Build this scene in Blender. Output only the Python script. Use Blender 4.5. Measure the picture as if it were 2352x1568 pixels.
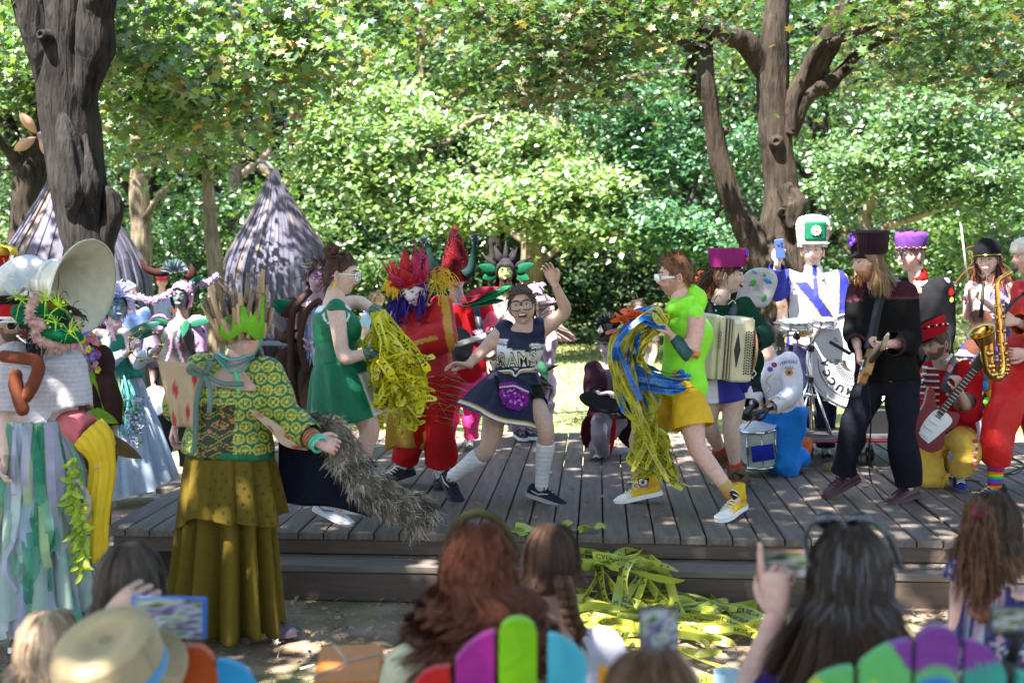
import bpy,math,random
import numpy as np
from mathutils import Vector,Matrix
random.seed(5); rng = np.random.default_rng(5)
for _o in list(bpy.data.objects): bpy.data.objects.remove(_o)
scene = bpy.context.scene
COL = scene.collection
# ------------------------------------------------------------ camera, sky, sun, exposure
FPX = 3005.0; CX,CY = 1176.0,784.0; CAMZ = 1.85; PIT = math.atan(197/3005.0); DECK = 0.30
cd = bpy.data.cameras.new('camera'); cam = bpy.data.objects.new('camera',cd); COL.objects.link(cam)
cam.location = (0,0,CAMZ); cam.rotation_euler = (math.pi/2-PIT,0,0)
cd.sensor_width = 36; cd.lens = 46.0; cd.clip_end = 600; cd.clip_start = 0.05
cd.dof.use_dof = True; cd.dof.focus_distance = 8.3; cd.dof.aperture_fstop = 2.8
scene.camera = cam
SUN_EL,SUN_AZ = math.radians(60),math.radians(-140)      # azimuth from +Y towards +X: behind the camera, to the left
sdir = Vector((math.sin(SUN_AZ)*math.cos(SUN_EL),math.cos(SUN_AZ)*math.cos(SUN_EL),math.sin(SUN_EL)))
world = bpy.data.worlds.new('World'); scene.world = world; world.use_nodes = True
wn = world.node_tree
sky = wn.nodes.new('ShaderNodeTexSky'); sky.sky_type = 'NISHITA'; sky.sun_disc = False
sky.sun_elevation = SUN_EL; sky.sun_rotation = SUN_AZ
wn.links.new(sky.outputs[0],wn.nodes['Background'].inputs[0]); wn.nodes['Background'].inputs[1].default_value = 0.09
sl = bpy.data.lights.new('sun','SUN'); sl.energy = 5.0; sl.angle = math.radians(0.55); sl.color = (1.0,0.95,0.87)
so = bpy.data.objects.new('sun',sl); COL.objects.link(so); so.rotation_euler = (-sdir).to_track_quat('-Z','Y').to_euler()
so.location = (-6,-8,14)
scene.view_settings.view_transform = 'Standard'; scene.view_settings.look = 'None'
scene.view_settings.exposure = 3.05; scene.view_settings.gamma = 1
scene.render.engine = 'CYCLES'
scene.cycles.max_bounces = 5; scene.cycles.diffuse_bounces = 3; scene.cycles.transmission_bounces = 4; scene.cycles.transparent_max_bounces = 8
# ------------------------------------------------------------ helpers
def P(u,v,D):
 x = (u-CX)/FPX; y = -(v-CY)/FPX
 s,c = math.sin(PIT),math.cos(PIT)
 d = np.array([x,y*s+c,y*c-s]); return np.array([0,0,CAMZ]) + d*(D/d[1])
def G(u,v,z=0.0):
 p = P(u,v,1.0); d = p-np.array([0,0,CAMZ]); return np.array([0,0,CAMZ]) + d*((z-CAMZ)/d[2])
def PX(D): return D/FPX                                   # metres per reference pixel at depth D
def lin(c):
 c = np.asarray(c,float)/255.0
 return np.where(c <= 0.04045,c/12.92,((c+0.055)/1.055)**2.4)
def hx(s): return lin([int(s[i:i+2],16) for i in (0,2,4)])
def nrm(v):
 v = np.asarray(v,float); n = np.linalg.norm(v); return v/n if n > 1e-9 else v
def frame(z,x=None):
 z = nrm(z); x = np.array([1.,0,0]) if x is None else np.asarray(x,float)
 if abs(np.dot(nrm(x),z)) > .98: x = np.array([0,0,1.]) if abs(z[2]) < .9 else np.array([0,1.,0])
 x = nrm(x-z*np.dot(x,z)); return np.stack([x,np.cross(z,x),z],1)     # columns
def eul(yaw=0,pitch=0,roll=0):
 return np.array(Matrix.Rotation(yaw,3,'Z') @ Matrix.Rotation(pitch,3,'X') @ Matrix.Rotation(roll,3,'Y'))
def smooth(pts,n):
 pts = np.asarray(pts,float); m = len(pts)
 if m < 3:
  t = np.linspace(0,1,n)[:,None]; return pts[0]*(1-t)+pts[-1]*t
 q = np.vstack([2*pts[0]-pts[1],pts,2*pts[-1]-pts[-2]]); out = []
 for t in np.linspace(0,m-1-1e-9,n):
  i = int(t); f = t-i; a,b,c,d = q[i],q[i+1],q[i+2],q[i+3]
  out.append(.5*((2*b)+(-a+c)*f+(2*a-5*b+4*c-d)*f*f+(-a+3*b-3*c+d)*f**3))
 return np.array(out)
def wave(V,freq,seed=0,n=6):
 r = np.random.default_rng(seed); s = np.zeros(len(V))
 for i in range(n):
  k = r.normal(size=3); k = k/np.linalg.norm(k)*freq*(0.6+.9*r.random()); s += np.sin(V@k+r.random()*6.3)
 return s/math.sqrt(n)
# ---- materials: base colour comes from the object's own paint (attribute), plus grain, wear and relief
MATS = {}
def mat(name,rough=.7,spec=.35,var=.12,vscale=30.,bump=.25,bscale=120.,trans=0.,metal=0.,sheen=0.,wood=False,bdist=.01,coat=0.,alpha=1.,emit=0.):
 if name in MATS: return MATS[name]
 m = bpy.data.materials.new(name); m.use_nodes = True; N = m.node_tree; L = N.links
 b = N.nodes['Principled BSDF']; out = N.nodes['Material Output']
 at = N.nodes.new('ShaderNodeAttribute'); at.attribute_name = 'Col'
 tc = N.nodes.new('ShaderNodeTexCoord'); mp = N.nodes.new('ShaderNodeMapping'); L.new(tc.outputs['Object'],mp.inputs[0])
 if wood: mp.inputs['Scale'].default_value = wood
 n1 = N.nodes.new('ShaderNodeTexNoise'); n1.inputs['Scale'].default_value = vscale; n1.inputs['Detail'].default_value = 5
 L.new(mp.outputs[0],n1.inputs['Vector'])
 mr = N.nodes.new('ShaderNodeMapRange'); mr.inputs[1].default_value = .25; mr.inputs[2].default_value = .75
 mr.inputs[3].default_value = 1-var; mr.inputs[4].default_value = 1+var; L.new(n1.outputs[0],mr.inputs[0])
 mx = N.nodes.new('ShaderNodeVectorMath'); mx.operation = 'SCALE'; L.new(at.outputs['Color'],mx.inputs[0]); L.new(mr.outputs[0],mx.inputs['Scale'])
 L.new(mx.outputs[0],b.inputs['Base Color'])
 b.inputs['Roughness'].default_value = rough; b.inputs['Specular IOR Level'].default_value = spec
 b.inputs['Metallic'].default_value = metal; b.inputs['Sheen Weight'].default_value = sheen; b.inputs['Coat Weight'].default_value = coat
 if bump:
  n2 = N.nodes.new('ShaderNodeTexNoise'); n2.inputs['Scale'].default_value = bscale; n2.inputs['Detail'].default_value = 4
  L.new(mp.outputs[0],n2.inputs['Vector'])
  bp = N.nodes.new('ShaderNodeBump'); bp.inputs['Strength'].default_value = bump; bp.inputs['Distance'].default_value = bdist
  L.new(n2.outputs[0],bp.inputs['Height']); L.new(bp.outputs[0],b.inputs['Normal'])
 if emit:
  L.new(mx.outputs[0],b.inputs['Emission Color']); b.inputs['Emission Strength'].default_value = emit
 last = b.outputs[0]
 if trans:
  t = N.nodes.new('ShaderNodeBsdfTranslucent'); L.new(mx.outputs[0],t.inputs[0])
  ms = N.nodes.new('ShaderNodeMixShader'); ms.inputs[0].default_value = trans
  L.new(last,ms.inputs[1]); L.new(t.outputs[0],ms.inputs[2]); last = ms.outputs[0]
 if alpha < 1:
  t = N.nodes.new('ShaderNodeBsdfTransparent'); ms = N.nodes.new('ShaderNodeMixShader'); ms.inputs[0].default_value = alpha
  L.new(t.outputs[0],ms.inputs[1]); L.new(last,ms.inputs[2]); last = ms.outputs[0]
 L.new(last,out.inputs[0]); MATS[name] = m; return m
def M(k):
 return {
 'skin': lambda: mat('skin',.48,.4,.13,45,.2,260,bdist=.004),
 'cloth': lambda: mat('cloth',.85,.1,.10,25,.35,60,sheen=0.),
 'satin': lambda: mat('satin',.5,.25,.07,15,.4,30,bdist=.02),
 'knit': lambda: mat('knit',.9,.1,.12,60,.6,150,sheen=0.),
 'velvet': lambda: mat('velvet',.9,.05,.18,40,.3,200),
 'tulle': lambda: mat('tulle',.8,.1,.10,20,.2,40,trans=.35,alpha=.62),
 'leather': lambda: mat('leather',.45,.35,.12,40,.25,150),
 'rubber': lambda: mat('rubber',.6,.4,.08,40,.1,100),
 'felt': lambda: mat('felt',.95,.05,.15,80,.4,250,sheen=0.),
 'hair': lambda: mat('hair',.5,.16,.22,60,.3,120),
 'plastic': lambda: mat('plastic',.3,.5,.04,8,0),
 'paint': lambda: mat('paint',.4,.4,.14,14,.2,50),
 'tape': lambda: mat('tape',.28,.5,.05,15,.25,25,trans=.3,bdist=.02),
 'chrome': lambda: mat('chrome',.16,.5,.03,8,0,metal=1.),
 'brass': lambda: mat('brass',.2,.5,.10,14,.05,30,metal=1.),
 'sequin': lambda: mat('sequin',.18,.8,.5,220,.9,260,metal=.7),
 'wood': lambda: mat('wood',.6,.35,.2,10,.3,40,wood=(1,1,.15)),
 'glass': lambda: mat('glass',.08,.5,.02,5,0,alpha=.16),
 'darkglass': lambda: mat('darkglass',.06,.8,.02,5,0),
 'screen': lambda: mat('screen',.1,.6,0,5,0,emit=.05),
 'fur': lambda: mat('fur',.7,.3,.3,35,.4,120),
 'leafc': lambda: mat('leafc',.5,.4,.15,20,.2,40,trans=.25),
 }[k]()
class MB:
 def __init__(s): s.V = []; s.F = []; s.C = []; s.MI = []; s.n = 0
 def add(s,V,F,col=(.5,.5,.5),mi=0):
  V = np.asarray(V,float); col = np.asarray(col,float)
  if col.ndim == 1: col = np.tile(col,(len(V),1))
  s.V.append(V); s.C.append(col)
  for f in F: s.F.append(tuple(int(i)+s.n for i in f)); s.MI.append(mi)
  s.n += len(V); return s
 def merge(s,o,mi=None):
  for V,C in zip(o.V,o.C): s.V.append(V); s.C.append(C)
  for f,m in zip(o.F,o.MI): s.F.append(tuple(i+s.n for i in f)); s.MI.append(m if mi is None else mi)
  s.n += o.n; return s
 def tube(s,pts,rx,n=8,col=(.5,.5,.5),ry=None,xdir=None,caps=True,twist=0,round_=False,mi=0):
  pts = np.asarray(pts,float); m = len(pts)
  rx = np.broadcast_to(np.asarray(rx,float),(m,)); ry = rx if ry is None else np.broadcast_to(np.asarray(ry,float),(m,))
  col = np.asarray(col,float)
  T = np.zeros_like(pts); T[1:-1] = pts[2:]-pts[:-2]; T[0] = pts[1]-pts[0]; T[-1] = pts[-1]-pts[-2]
  if round_:
   d0 = nrm(T[0]); d1 = nrm(T[-1]); k = [.97,.75,.4]; e = [.25,.66,.92]
   a = [pts[0]-d0*rx[0]*ee for ee in e[::-1]]; b = [pts[-1]+d1*rx[-1]*ee for ee in e]
   pts = np.vstack([a,pts,b]); T = np.vstack([[T[0]]*3,T,[T[-1]]*3])
   ryr = ry/np.maximum(rx,1e-9)
   rx2 = np.concatenate([rx[0]*np.array(k[::-1]),rx,rx[-1]*np.array(k)])
   rr = np.concatenate([[ryr[0]]*3,ryr,[ryr[-1]]*3]); rx = rx2; ry = rx*rr
   if col.ndim == 2: col = np.vstack([[col[0]]*3,col,[col[-1]]*3])
   m += 6
  X = []; x = None
  for i in range(m):
   if xdir is not None:
    xd = np.asarray(xdir,float); xd = xd if xd.ndim == 1 else xd[min(i,len(xd)-1)]
    f = frame(T[i],xd)
   else:
    f = frame(T[i],x if x is not None else None)
   x = f[:,0]; X.append(f)
  a = np.arange(n)*2*math.pi/n
  V = []
  for i in range(m):
   aa = a+twist*i/m
   V.append(pts[i]+np.outer(np.cos(aa)*rx[i],X[i][:,0])+np.outer(np.sin(aa)*ry[i],X[i][:,1]))
  F = [(i*n+j,i*n+(j+1) % n,(i+1)*n+(j+1) % n,(i+1)*n+j) for i in range(m-1) for j in range(n)]
  if caps: F += [tuple(range(n-1,-1,-1)),tuple((m-1)*n+j for j in range(n))]
  c = col if col.ndim == 1 else np.repeat(col,n,0)
  return s.add(np.vstack(V),F,c,mi)
 def ell(s,c,r,R=None,n=12,m=8,col=(.5,.5,.5),mi=0):
  th = np.linspace(0,math.pi,m+1); V = [[0,0,1]]
  for t in th[1:-1]:
   for j in range(n): V.append([math.sin(t)*math.cos(2*math.pi*j/n),math.sin(t)*math.sin(2*math.pi*j/n),math.cos(t)])
  V.append([0,0,-1]); V = np.array(V)*np.asarray(r,float)
  if R is not None: V = V@np.asarray(R).T
  F = [(0,1+j,1+(j+1) % n) for j in range(n)]
  for i in range(m-2): F += [(1+i*n+j,1+(i+1)*n+j,1+(i+1)*n+(j+1) % n,1+i*n+(j+1) % n) for j in range(n)]
  k = len(V)-1; F += [(k,1+(m-2)*n+(j+1) % n,1+(m-2)*n+j) for j in range(n)]
  return s.add(V+np.asarray(c),F,col,mi)
 def box(s,c,h,R=None,col=(.5,.5,.5),bev=0.,mi=0):
  h = np.asarray(h,float)
  if bev <= 0:
   V = np.array([[x,y,z] for x in (-1,1) for y in (-1,1) for z in (-1,1)],float)*h
   F = [(0,1,3,2),(4,6,7,5),(0,4,5,1),(2,3,7,6),(0,2,6,4),(1,5,7,3)]
  else:
   bv = min(bev,.9*h.min()); pr = [(-h[2],h[:2]-bv),(-h[2]+bv,h[:2]),(h[2]-bv,h[:2]),(h[2],h[:2]-bv)]; V = []
   for z,(a,b) in pr:
    q = bv*.6
    V += [[a-q,-b,z],[a,-b+q,z],[a,b-q,z],[a-q,b,z],[-a+q,b,z],[-a,b-q,z],[-a,-b+q,z],[-a+q,-b,z]]
   V = np.array(V); F = [(i*8+j,i*8+(j+1) % 8,(i+1)*8+(j+1) % 8,(i+1)*8+j) for i in range(3) for j in range(8)]
   F += [tuple(range(7,-1,-1)),tuple(range(24,32))]
  if R is not None: V = V@np.asarray(R).T
  return s.add(V+np.asarray(c),F,col,mi)
 def lathe(s,prof,c,R=None,n=24,col=(.5,.5,.5),sx=1.,sy=1.,mi=0,caps=False):
  prof = np.asarray(prof,float); a = np.arange(n)*2*math.pi/n; m = len(prof)
  V = np.vstack([np.stack([np.cos(a)*r*sx,np.sin(a)*r*sy,np.full(n,z)],1) for r,z in prof])
  if R is not None: V = V@np.asarray(R).T
  F = [(i*n+j,i*n+(j+1) % n,(i+1)*n+(j+1) % n,(i+1)*n+j) for i in range(m-1) for j in range(n)]
  if caps: F += [tuple(range(n-1,-1,-1)),tuple((m-1)*n+j for j in range(n))]
  col = np.asarray(col,float); cc = np.repeat(col,n,0) if col.ndim == 2 else col
  return s.add(V+np.asarray(c),F,cc,mi)
 def prism(s,out,c,R,th,col=(.5,.5,.5),mi=0):
  """2-D outline in R's x,y plane, thickness th along R's z"""
  o = np.asarray(out,float); n = len(o); R = np.asarray(R)
  V = np.vstack([np.c_[o,np.full(n,-th/2)],np.c_[o,np.full(n,th/2)]])@R.T+np.asarray(c)
  F = [tuple(range(n-1,-1,-1)),tuple(range(n,2*n))]+[(i,(i+1) % n,n+(i+1) % n,n+i) for i in range(n)]
  return s.add(V,F,col,mi)
 def ribbon(s,pts,nor,w,col=(.5,.5,.5),mi=0):
  pts = np.asarray(pts,float); m = len(pts); nor = np.asarray(nor,float)
  T = np.gradient(pts,axis=0); B = np.cross(T,np.broadcast_to(nor,pts.shape)); B /= np.linalg.norm(B,axis=1)[:,None]+1e-9
  w = np.broadcast_to(np.asarray(w,float),(m,))[:,None]
  V = np.empty((2*m,3)); V[0::2] = pts-B*w/2; V[1::2] = pts+B*w/2
  return s.add(V,[(2*i,2*i+1,2*i+3,2*i+2) for i in range(m-1)],col,mi)
 def grid(s,A,col=(.5,.5,.5),closed=False,mi=0):
  """A: (m,n,3) surface"""
  A = np.asarray(A,float); m,n = A.shape[:2]; k = n if closed else n-1
  col = np.asarray(col,float); cc = col.reshape(-1,3) if col.ndim == 3 else col
  return s.add(A.reshape(-1,3),[(i*n+j,i*n+(j+1) % n,(i+1)*n+(j+1) % n,(i+1)*n+j) for i in range(m-1) for j in range(k)],cc,mi)
 def arr(s): return np.vstack(s.V),s.F,np.vstack(s.C)
 def xf(s,R,c):
  s.V = [v@np.asarray(R).T+np.asarray(c) for v in s.V]; return s
 def build(s,name,mats,parent=None,smooth_=True,solid=0):
  V,F,C = s.arr(); return mkobj(name,V,F,C,mats,parent,smooth_,s.MI,solid)
def mkobj(name,V,F,C,mats,parent=None,smooth_=True,MI=None,solid=0):
 base = np.array(parent['_b']) if parent is not None else np.zeros(3)
 me = bpy.data.meshes.new(name); me.from_pydata((np.asarray(V)-base).tolist(),[],F)
 a = me.color_attributes.new('Col','FLOAT_COLOR','POINT')
 a.data.foreach_set('color',np.c_[C,np.ones(len(C))].astype(np.float32).ravel())
 mats = mats if isinstance(mats,(list,tuple)) else [mats]
 for m in mats: me.materials.append(M(m) if isinstance(m,str) else m)
 if MI is not None and len(mats) > 1: me.polygons.foreach_set('material_index',np.array(MI,np.int32))
 me.polygons.foreach_set('use_smooth',np.full(len(me.polygons),bool(smooth_)))
 me.update(); o = bpy.data.objects.new(name,me); COL.objects.link(o)
 if parent is not None: o.parent = parent; o['_b'] = base.tolist()
 if solid:
  md = o.modifiers.new('s','SOLIDIFY'); md.thickness = solid; md.offset = 0
 return o
def fast_mesh(name,V,Q,C,m,parent=None,smooth_=False):
 """big arrays: V (n,3), Q (k,3|4)"""
 base = np.array(parent['_b']) if parent is not None else np.zeros(3)
 me = bpy.data.meshes.new(name); n = len(V); k,w = Q.shape
 me.vertices.add(n); me.vertices.foreach_set('co',(V-base).astype(np.float32).ravel())
 me.loops.add(k*w); me.loops.foreach_set('vertex_index',Q.astype(np.int32).ravel())
 me.polygons.add(k); me.polygons.foreach_set('loop_start',(np.arange(k)*w).astype(np.int32))
 me.update(calc_edges=True)
 a = me.color_attributes.new('Col','FLOAT_COLOR','POINT'); a.data.foreach_set('color',np.c_[C,np.ones(n)].astype(np.float32).ravel())
 me.materials.append(M(m) if isinstance(m,str) else m)
 me.polygons.foreach_set('use_smooth',np.full(k,smooth_))
 o = bpy.data.objects.new(name,me); COL.objects.link(o)
 if parent is not None: o.parent = parent; o['_b'] = base.tolist()
 return o
def tag(o,label=None,cat=None,group=None,kind=None):
 if label: o['label'] = label
 if cat: o['category'] = cat
 if group: o['group'] = group
 if kind: o['kind'] = kind
 return o
def thing(name,label,cat,base,group=None):
 o = bpy.data.objects.new(name,None); COL.objects.link(o); o.empty_display_size = .1
 o.location = [float(x) for x in base]; o['_b'] = [float(x) for x in base]; return tag(o,label,cat,group)
TMP = bpy.data.scenes.new('tmp')
def remesh(mb,voxel=.014,it=6,fac=.5):
 V,F,C = mb.arr(); me = bpy.data.meshes.new('t'); me.from_pydata(V.tolist(),[],F)
 o = bpy.data.objects.new('t',me); TMP.collection.objects.link(o)
 r = o.modifiers.new('r','REMESH'); r.mode = 'VOXEL'; r.voxel_size = voxel; r.adaptivity = 0
 sm = o.modifiers.new('s','SMOOTH'); sm.factor = fac; sm.iterations = it
 vl = TMP.view_layers[0]; vl.update(); ev = o.evaluated_get(vl.depsgraph); m2 = ev.data
 n = len(m2.vertices); co = np.empty(n*3,np.float32); m2.vertices.foreach_get('co',co)
 no = np.empty(n*3,np.float32); m2.vertices.foreach_get('normal',no)
 k = len(m2.polygons); ls = np.empty(len(m2.loops),np.int32); m2.loops.foreach_get('vertex_index',ls)
 tot = np.empty(k,np.int32); m2.polygons.foreach_get('loop_total',tot)
 if (tot == 4).all(): Fo = ls.reshape(-1,4).tolist()
 else:
  st = np.r_[0,np.cumsum(tot)[:-1]]; Fo = [ls[a:a+b].tolist() for a,b in zip(st,tot)]
 bpy.data.objects.remove(o); bpy.data.meshes.remove(me)
 return co.reshape(-1,3).astype(float),Fo,no.reshape(-1,3).astype(float)
# ---- lettering: outlines of the built-in font as flat triangles, laid on surfaces afterwards
_txt = {}
def text_tris(s,bold=0.0):
 if (s,bold) in _txt: return _txt[(s,bold)]
 cu = bpy.data.curves.new('t','FONT'); cu.body = s; cu.resolution_u = 2; cu.offset = bold; cu.size = 1
 o = bpy.data.objects.new('t',cu); TMP.collection.objects.link(o); vl = TMP.view_layers[0]; vl.update()
 me = bpy.data.meshes.new_from_object(o.evaluated_get(vl.depsgraph))
 V = np.array([v.co[:2] for v in me.vertices]); F = [tuple(p.vertices) for p in me.polygons]
 bpy.data.objects.remove(o); bpy.data.curves.remove(cu); bpy.data.meshes.remove(me)
 V = V-V.min(0); _txt[(s,bold)] = (V,F); return V,F
def text_on(mb,s,c,R,h,col,w=None,bold=.02,mi=0,bend=None):
 """flat text centred at c, height h, optional total width w; R columns = right, up, normal"""
 V,F = text_tris(s,bold); V = V.copy(); sz = V.max(0); sy = h/sz[1]; sx = w/sz[0] if w else sy
 V = (V-sz/2)*[sx,sy]; z = np.zeros(len(V)) if bend is None else bend(V[:,0],V[:,1])
 return mb.add(np.c_[V,z]@np.asarray(R).T+np.asarray(c),F,col,mi)
# ============================================================ setting: ground
def groundmat():
 m = bpy.data.materials.new('park_ground'); m.use_nodes = True; N = m.node_tree; L = N.links; b = N.nodes['Principled BSDF']
 tc = N.nodes.new('ShaderNodeTexCoord')
 def noise(sc,det=5):
  n = N.nodes.new('ShaderNodeTexNoise'); n.inputs['Scale'].default_value = sc; n.inputs['Detail'].default_value = det; L.new(tc.outputs['Object'],n.inputs['Vector']); return n
 def ramp(inp,stops):
  r = N.nodes.new('ShaderNodeValToRGB'); e = r.color_ramp.elements
  e[0].position,e[0].color = stops[0][0],(*stops[0][1],1); e[1].position,e[1].color = stops[-1][0],(*stops[-1][1],1)
  for p,c in stops[1:-1]: x = e.new(p); x.color = (*c,1)
  L.new(inp,r.inputs[0]); return r
 dirt = ramp(noise(3.5,8).outputs[0],[(.3,(.11,.074,.05)),(.5,(.21,.15,.108)),(.7,(.32,.245,.185))])
 grass = ramp(noise(6,8).outputs[0],[(.3,(.14,.17,.06)),(.55,(.24,.25,.11)),(.75,(.36,.33,.19))])
 # lawn begins some way behind the stage; patchy edge
 sp = N.nodes.new('ShaderNodeSeparateXYZ'); L.new(tc.outputs['Object'],sp.inputs[0])
 ad = N.nodes.new('ShaderNodeMath'); ad.operation = 'MULTIPLY_ADD'; ad.inputs[1].default_value = 7; L.new(noise(.6,6).outputs[0],ad.inputs[0]); L.new(sp.outputs['Y'],ad.inputs[2])
 mr = N.nodes.new('ShaderNodeMapRange'); mr.inputs[1].default_value = 14.5; mr.inputs[2].default_value = 17.5; L.new(ad.outputs[0],mr.inputs[0])
 pm = N.nodes.new('ShaderNodeMapRange'); pm.inputs[1].default_value = .5; pm.inputs[2].default_value = .62; pm.inputs[4].default_value = .55; L.new(noise(1.7,6).outputs[0],pm.inputs[0])
 mx0 = N.nodes.new('ShaderNodeMath'); mx0.operation = 'MAXIMUM'; L.new(mr.outputs[0],mx0.inputs[0]); L.new(pm.outputs[0],mx0.inputs[1])
 mx = N.nodes.new('ShaderNodeMix'); mx.data_type = 'RGBA'; L.new(mx0.outputs[0],mx.inputs['Factor']); L.new(dirt.outputs[0],mx.inputs['A']); L.new(grass.outputs[0],mx.inputs['B'])
 L.new(mx.outputs['Result'],b.inputs['Base Color']); b.inputs['Roughness'].default_value = .95; b.inputs['Specular IOR Level'].default_value = .1
 bp = N.nodes.new('ShaderNodeBump'); bp.inputs['Strength'].default_value = .9; bp.inputs['Distance'].default_value = .03; L.new(noise(40,8).outputs[0],bp.inputs['Height']); L.new(bp.outputs[0],b.inputs['Normal'])
 return m
def ground():
 # graded sheet: fine near the stage, coarse to the horizon
 xs = np.r_[-400,-150,-60,np.linspace(-25,25,101),60,150,400]; ys = np.r_[-200,-60,-15,np.linspace(-5,45,121),70,150,400]
 X,Y = np.meshgrid(xs,ys); Vf = np.c_[X.ravel(),Y.ravel(),np.zeros(X.size)]
 z = .02*wave(Vf,1.3,3)+.012*wave(Vf,5,4); z[np.abs(X.ravel()) > 26] = 0; z -= .03
 mb = MB(); A = np.stack([X,Y,z.reshape(X.shape)],2); mb.grid(A,(.2,.15,.1))
 o = mb.build('ground',groundmat()); tag(o,'bare trodden park soil turning into lawn behind the stage','ground',kind='structure')
ground()
# ============================================================ stage of wide grey boards
AB = math.radians(3.73); EB = np.array([math.sin(AB),math.cos(AB),0]); ER = np.array([math.cos(AB),-math.sin(AB),0])
O0 = G(1326,1230,DECK)
def stage_pt(r,b,z): p = O0+ER*r+EB*b; return np.array([p[0],p[1],z])
deckmat = mat('weathered_deck_wood',.62,.22,.42,5,.55,60,wood=(6,.55,6),bdist=.004)
def board_mesh(L0,L1,w,th,shear0=0,shear1=0,col=(.2,.18,.17)):
 """runs along local y from L0 to L1; slightly crowned edges, worn end"""
 mb = MB(); b = .006; ys = [L0,L0+.015,(L0+L1)/2,L1-.015,L1]
 prof = [(-w/2,-th),(w/2,-th),(w/2,-b),(w/2-b,0),(-w/2+b,0),(-w/2,-b)]
 A = [[(x,y+(shear0 if i < 2 else shear1 if i > 2 else 0)*x,z-(b if i in (0,4) and z == 0 else 0)) for x,z in prof] for i,y in enumerate(ys)]
 A = np.array(A,float); mb.grid(A,col,closed=True); n = 6
 mb.F += [tuple(range(n-1,-1,-1)),tuple(4*n+j for j in range(n))]; mb.MI += [0,0]; return mb
def stage():
 st = thing('stage','low outdoor stage of weathered grey boards with a front step','stage',stage_pt(1.0,0,0))
 pitch = .1425; depth = 4.25
 lA = G(248,1213.6,DECK); lB = G(427.5,1085,DECK)
 def rb(p): d = p-O0; return np.dot(d,ER),np.dot(d,EB)
 ra,ba = rb(lA); rbb,bb = rb(lB)
 i0 = int(math.floor(ra/pitch))-3
 for i in range(i0,44):
  rc = (i+.5)*pitch; w = pitch-.009; b0 = random.uniform(-.006,.006); b1 = depth+random.uniform(-.02,.02)
  if rc < ra-.02:                                           # boards cut off by the slanting left edge
   t = (rc-ra)/(rbb-ra); b0 = ba+t*(bb-ba)
   if b0 > depth-.4: continue
  gx = .012 if i == 14 else 0
  cuts = [b0,b1] if i % 3 else [b0,b0+random.uniform(1.6,2.6),b1]
  if cuts[-2] > b1-.3: cuts = [b0,b1]
  for c0,c1 in zip(cuts[:-1],cuts[1:]):
   g = random.uniform(.8,1.12); col = np.array([.118,.097,.083])*g*(1+np.array([random.uniform(-.03,.05),0,random.uniform(-.02,.04)]))
   mb = board_mesh(c0+.003,c1-.003,w-gx,.042,col=col)
   o = mb.build('board',deckmat,None,False); o.parent = st; o['_b'] = st['_b']
   p = stage_pt(rc-gx/2,0,DECK+random.uniform(-.0025,.0025)); b = np.array(st['_b'])
   o.location = (p-b).tolist(); o.rotation_euler = (0,0,-AB)
 sc_ = MB()
 for i in range(i0,44):
  for b_ in (.05,.65,1.25,1.85,2.45,3.05,3.65):
   for o_ in (-.04,.04):
    q = (i+.5)*pitch+o_
    if q > ra+.05: p = stage_pt(q,b_+random.uniform(-.012,.012),DECK+.0035); sc_.add([p+[math.cos(a)*.0055,math.sin(a)*.0055,0] for a in np.arange(6)*1.047],[(0,1,2,3,4,5)],(.03,.026,.025))
 tag(sc_.build('deck_screws','rubber',st,False),kind='stuff')
 # framing below: front beam, left beam, lower step
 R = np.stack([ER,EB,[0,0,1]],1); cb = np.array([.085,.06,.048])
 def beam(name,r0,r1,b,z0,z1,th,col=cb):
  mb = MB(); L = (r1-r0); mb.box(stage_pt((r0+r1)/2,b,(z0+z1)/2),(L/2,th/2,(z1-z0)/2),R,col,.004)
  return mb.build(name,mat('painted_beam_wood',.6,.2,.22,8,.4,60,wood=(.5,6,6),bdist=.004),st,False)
 beam('front_beam',ra+.03,.0165+14*pitch+.12,.035,.175,.2565,.04); beam('front_beam',14*pitch+.142,44*pitch,.035,.175,.2565,.04)
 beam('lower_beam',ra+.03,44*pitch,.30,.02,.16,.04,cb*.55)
 lr = rb(G(600,1290,.165))[0]
 beam('step_board',lr,44*pitch,-.01,.128,.168,.135,np.array([.14,.115,.098]))
 beam('step_board',lr,44*pitch,-.152,.127,.167,.138,np.array([.13,.107,.092]))
 beam('step_riser',lr+.02,44*pitch,-.195,-.03,.123,.04)
 # left side beam
 mb = MB(); p0 = lA+ER*.03+EB*.06; p1 = p0+(lB-lA)*2.0; c = (p0+p1)/2; d = nrm(p1-p0)
 mb.box([c[0],c[1],.155],(.02,np.linalg.norm(p1-p0)/2,.095),frame([0,0,1.],np.cross(d,[0,0,1.])),cb); mb.build('side_beam',MATS['painted_beam_wood'],st,False)
 return st
stage()
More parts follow.
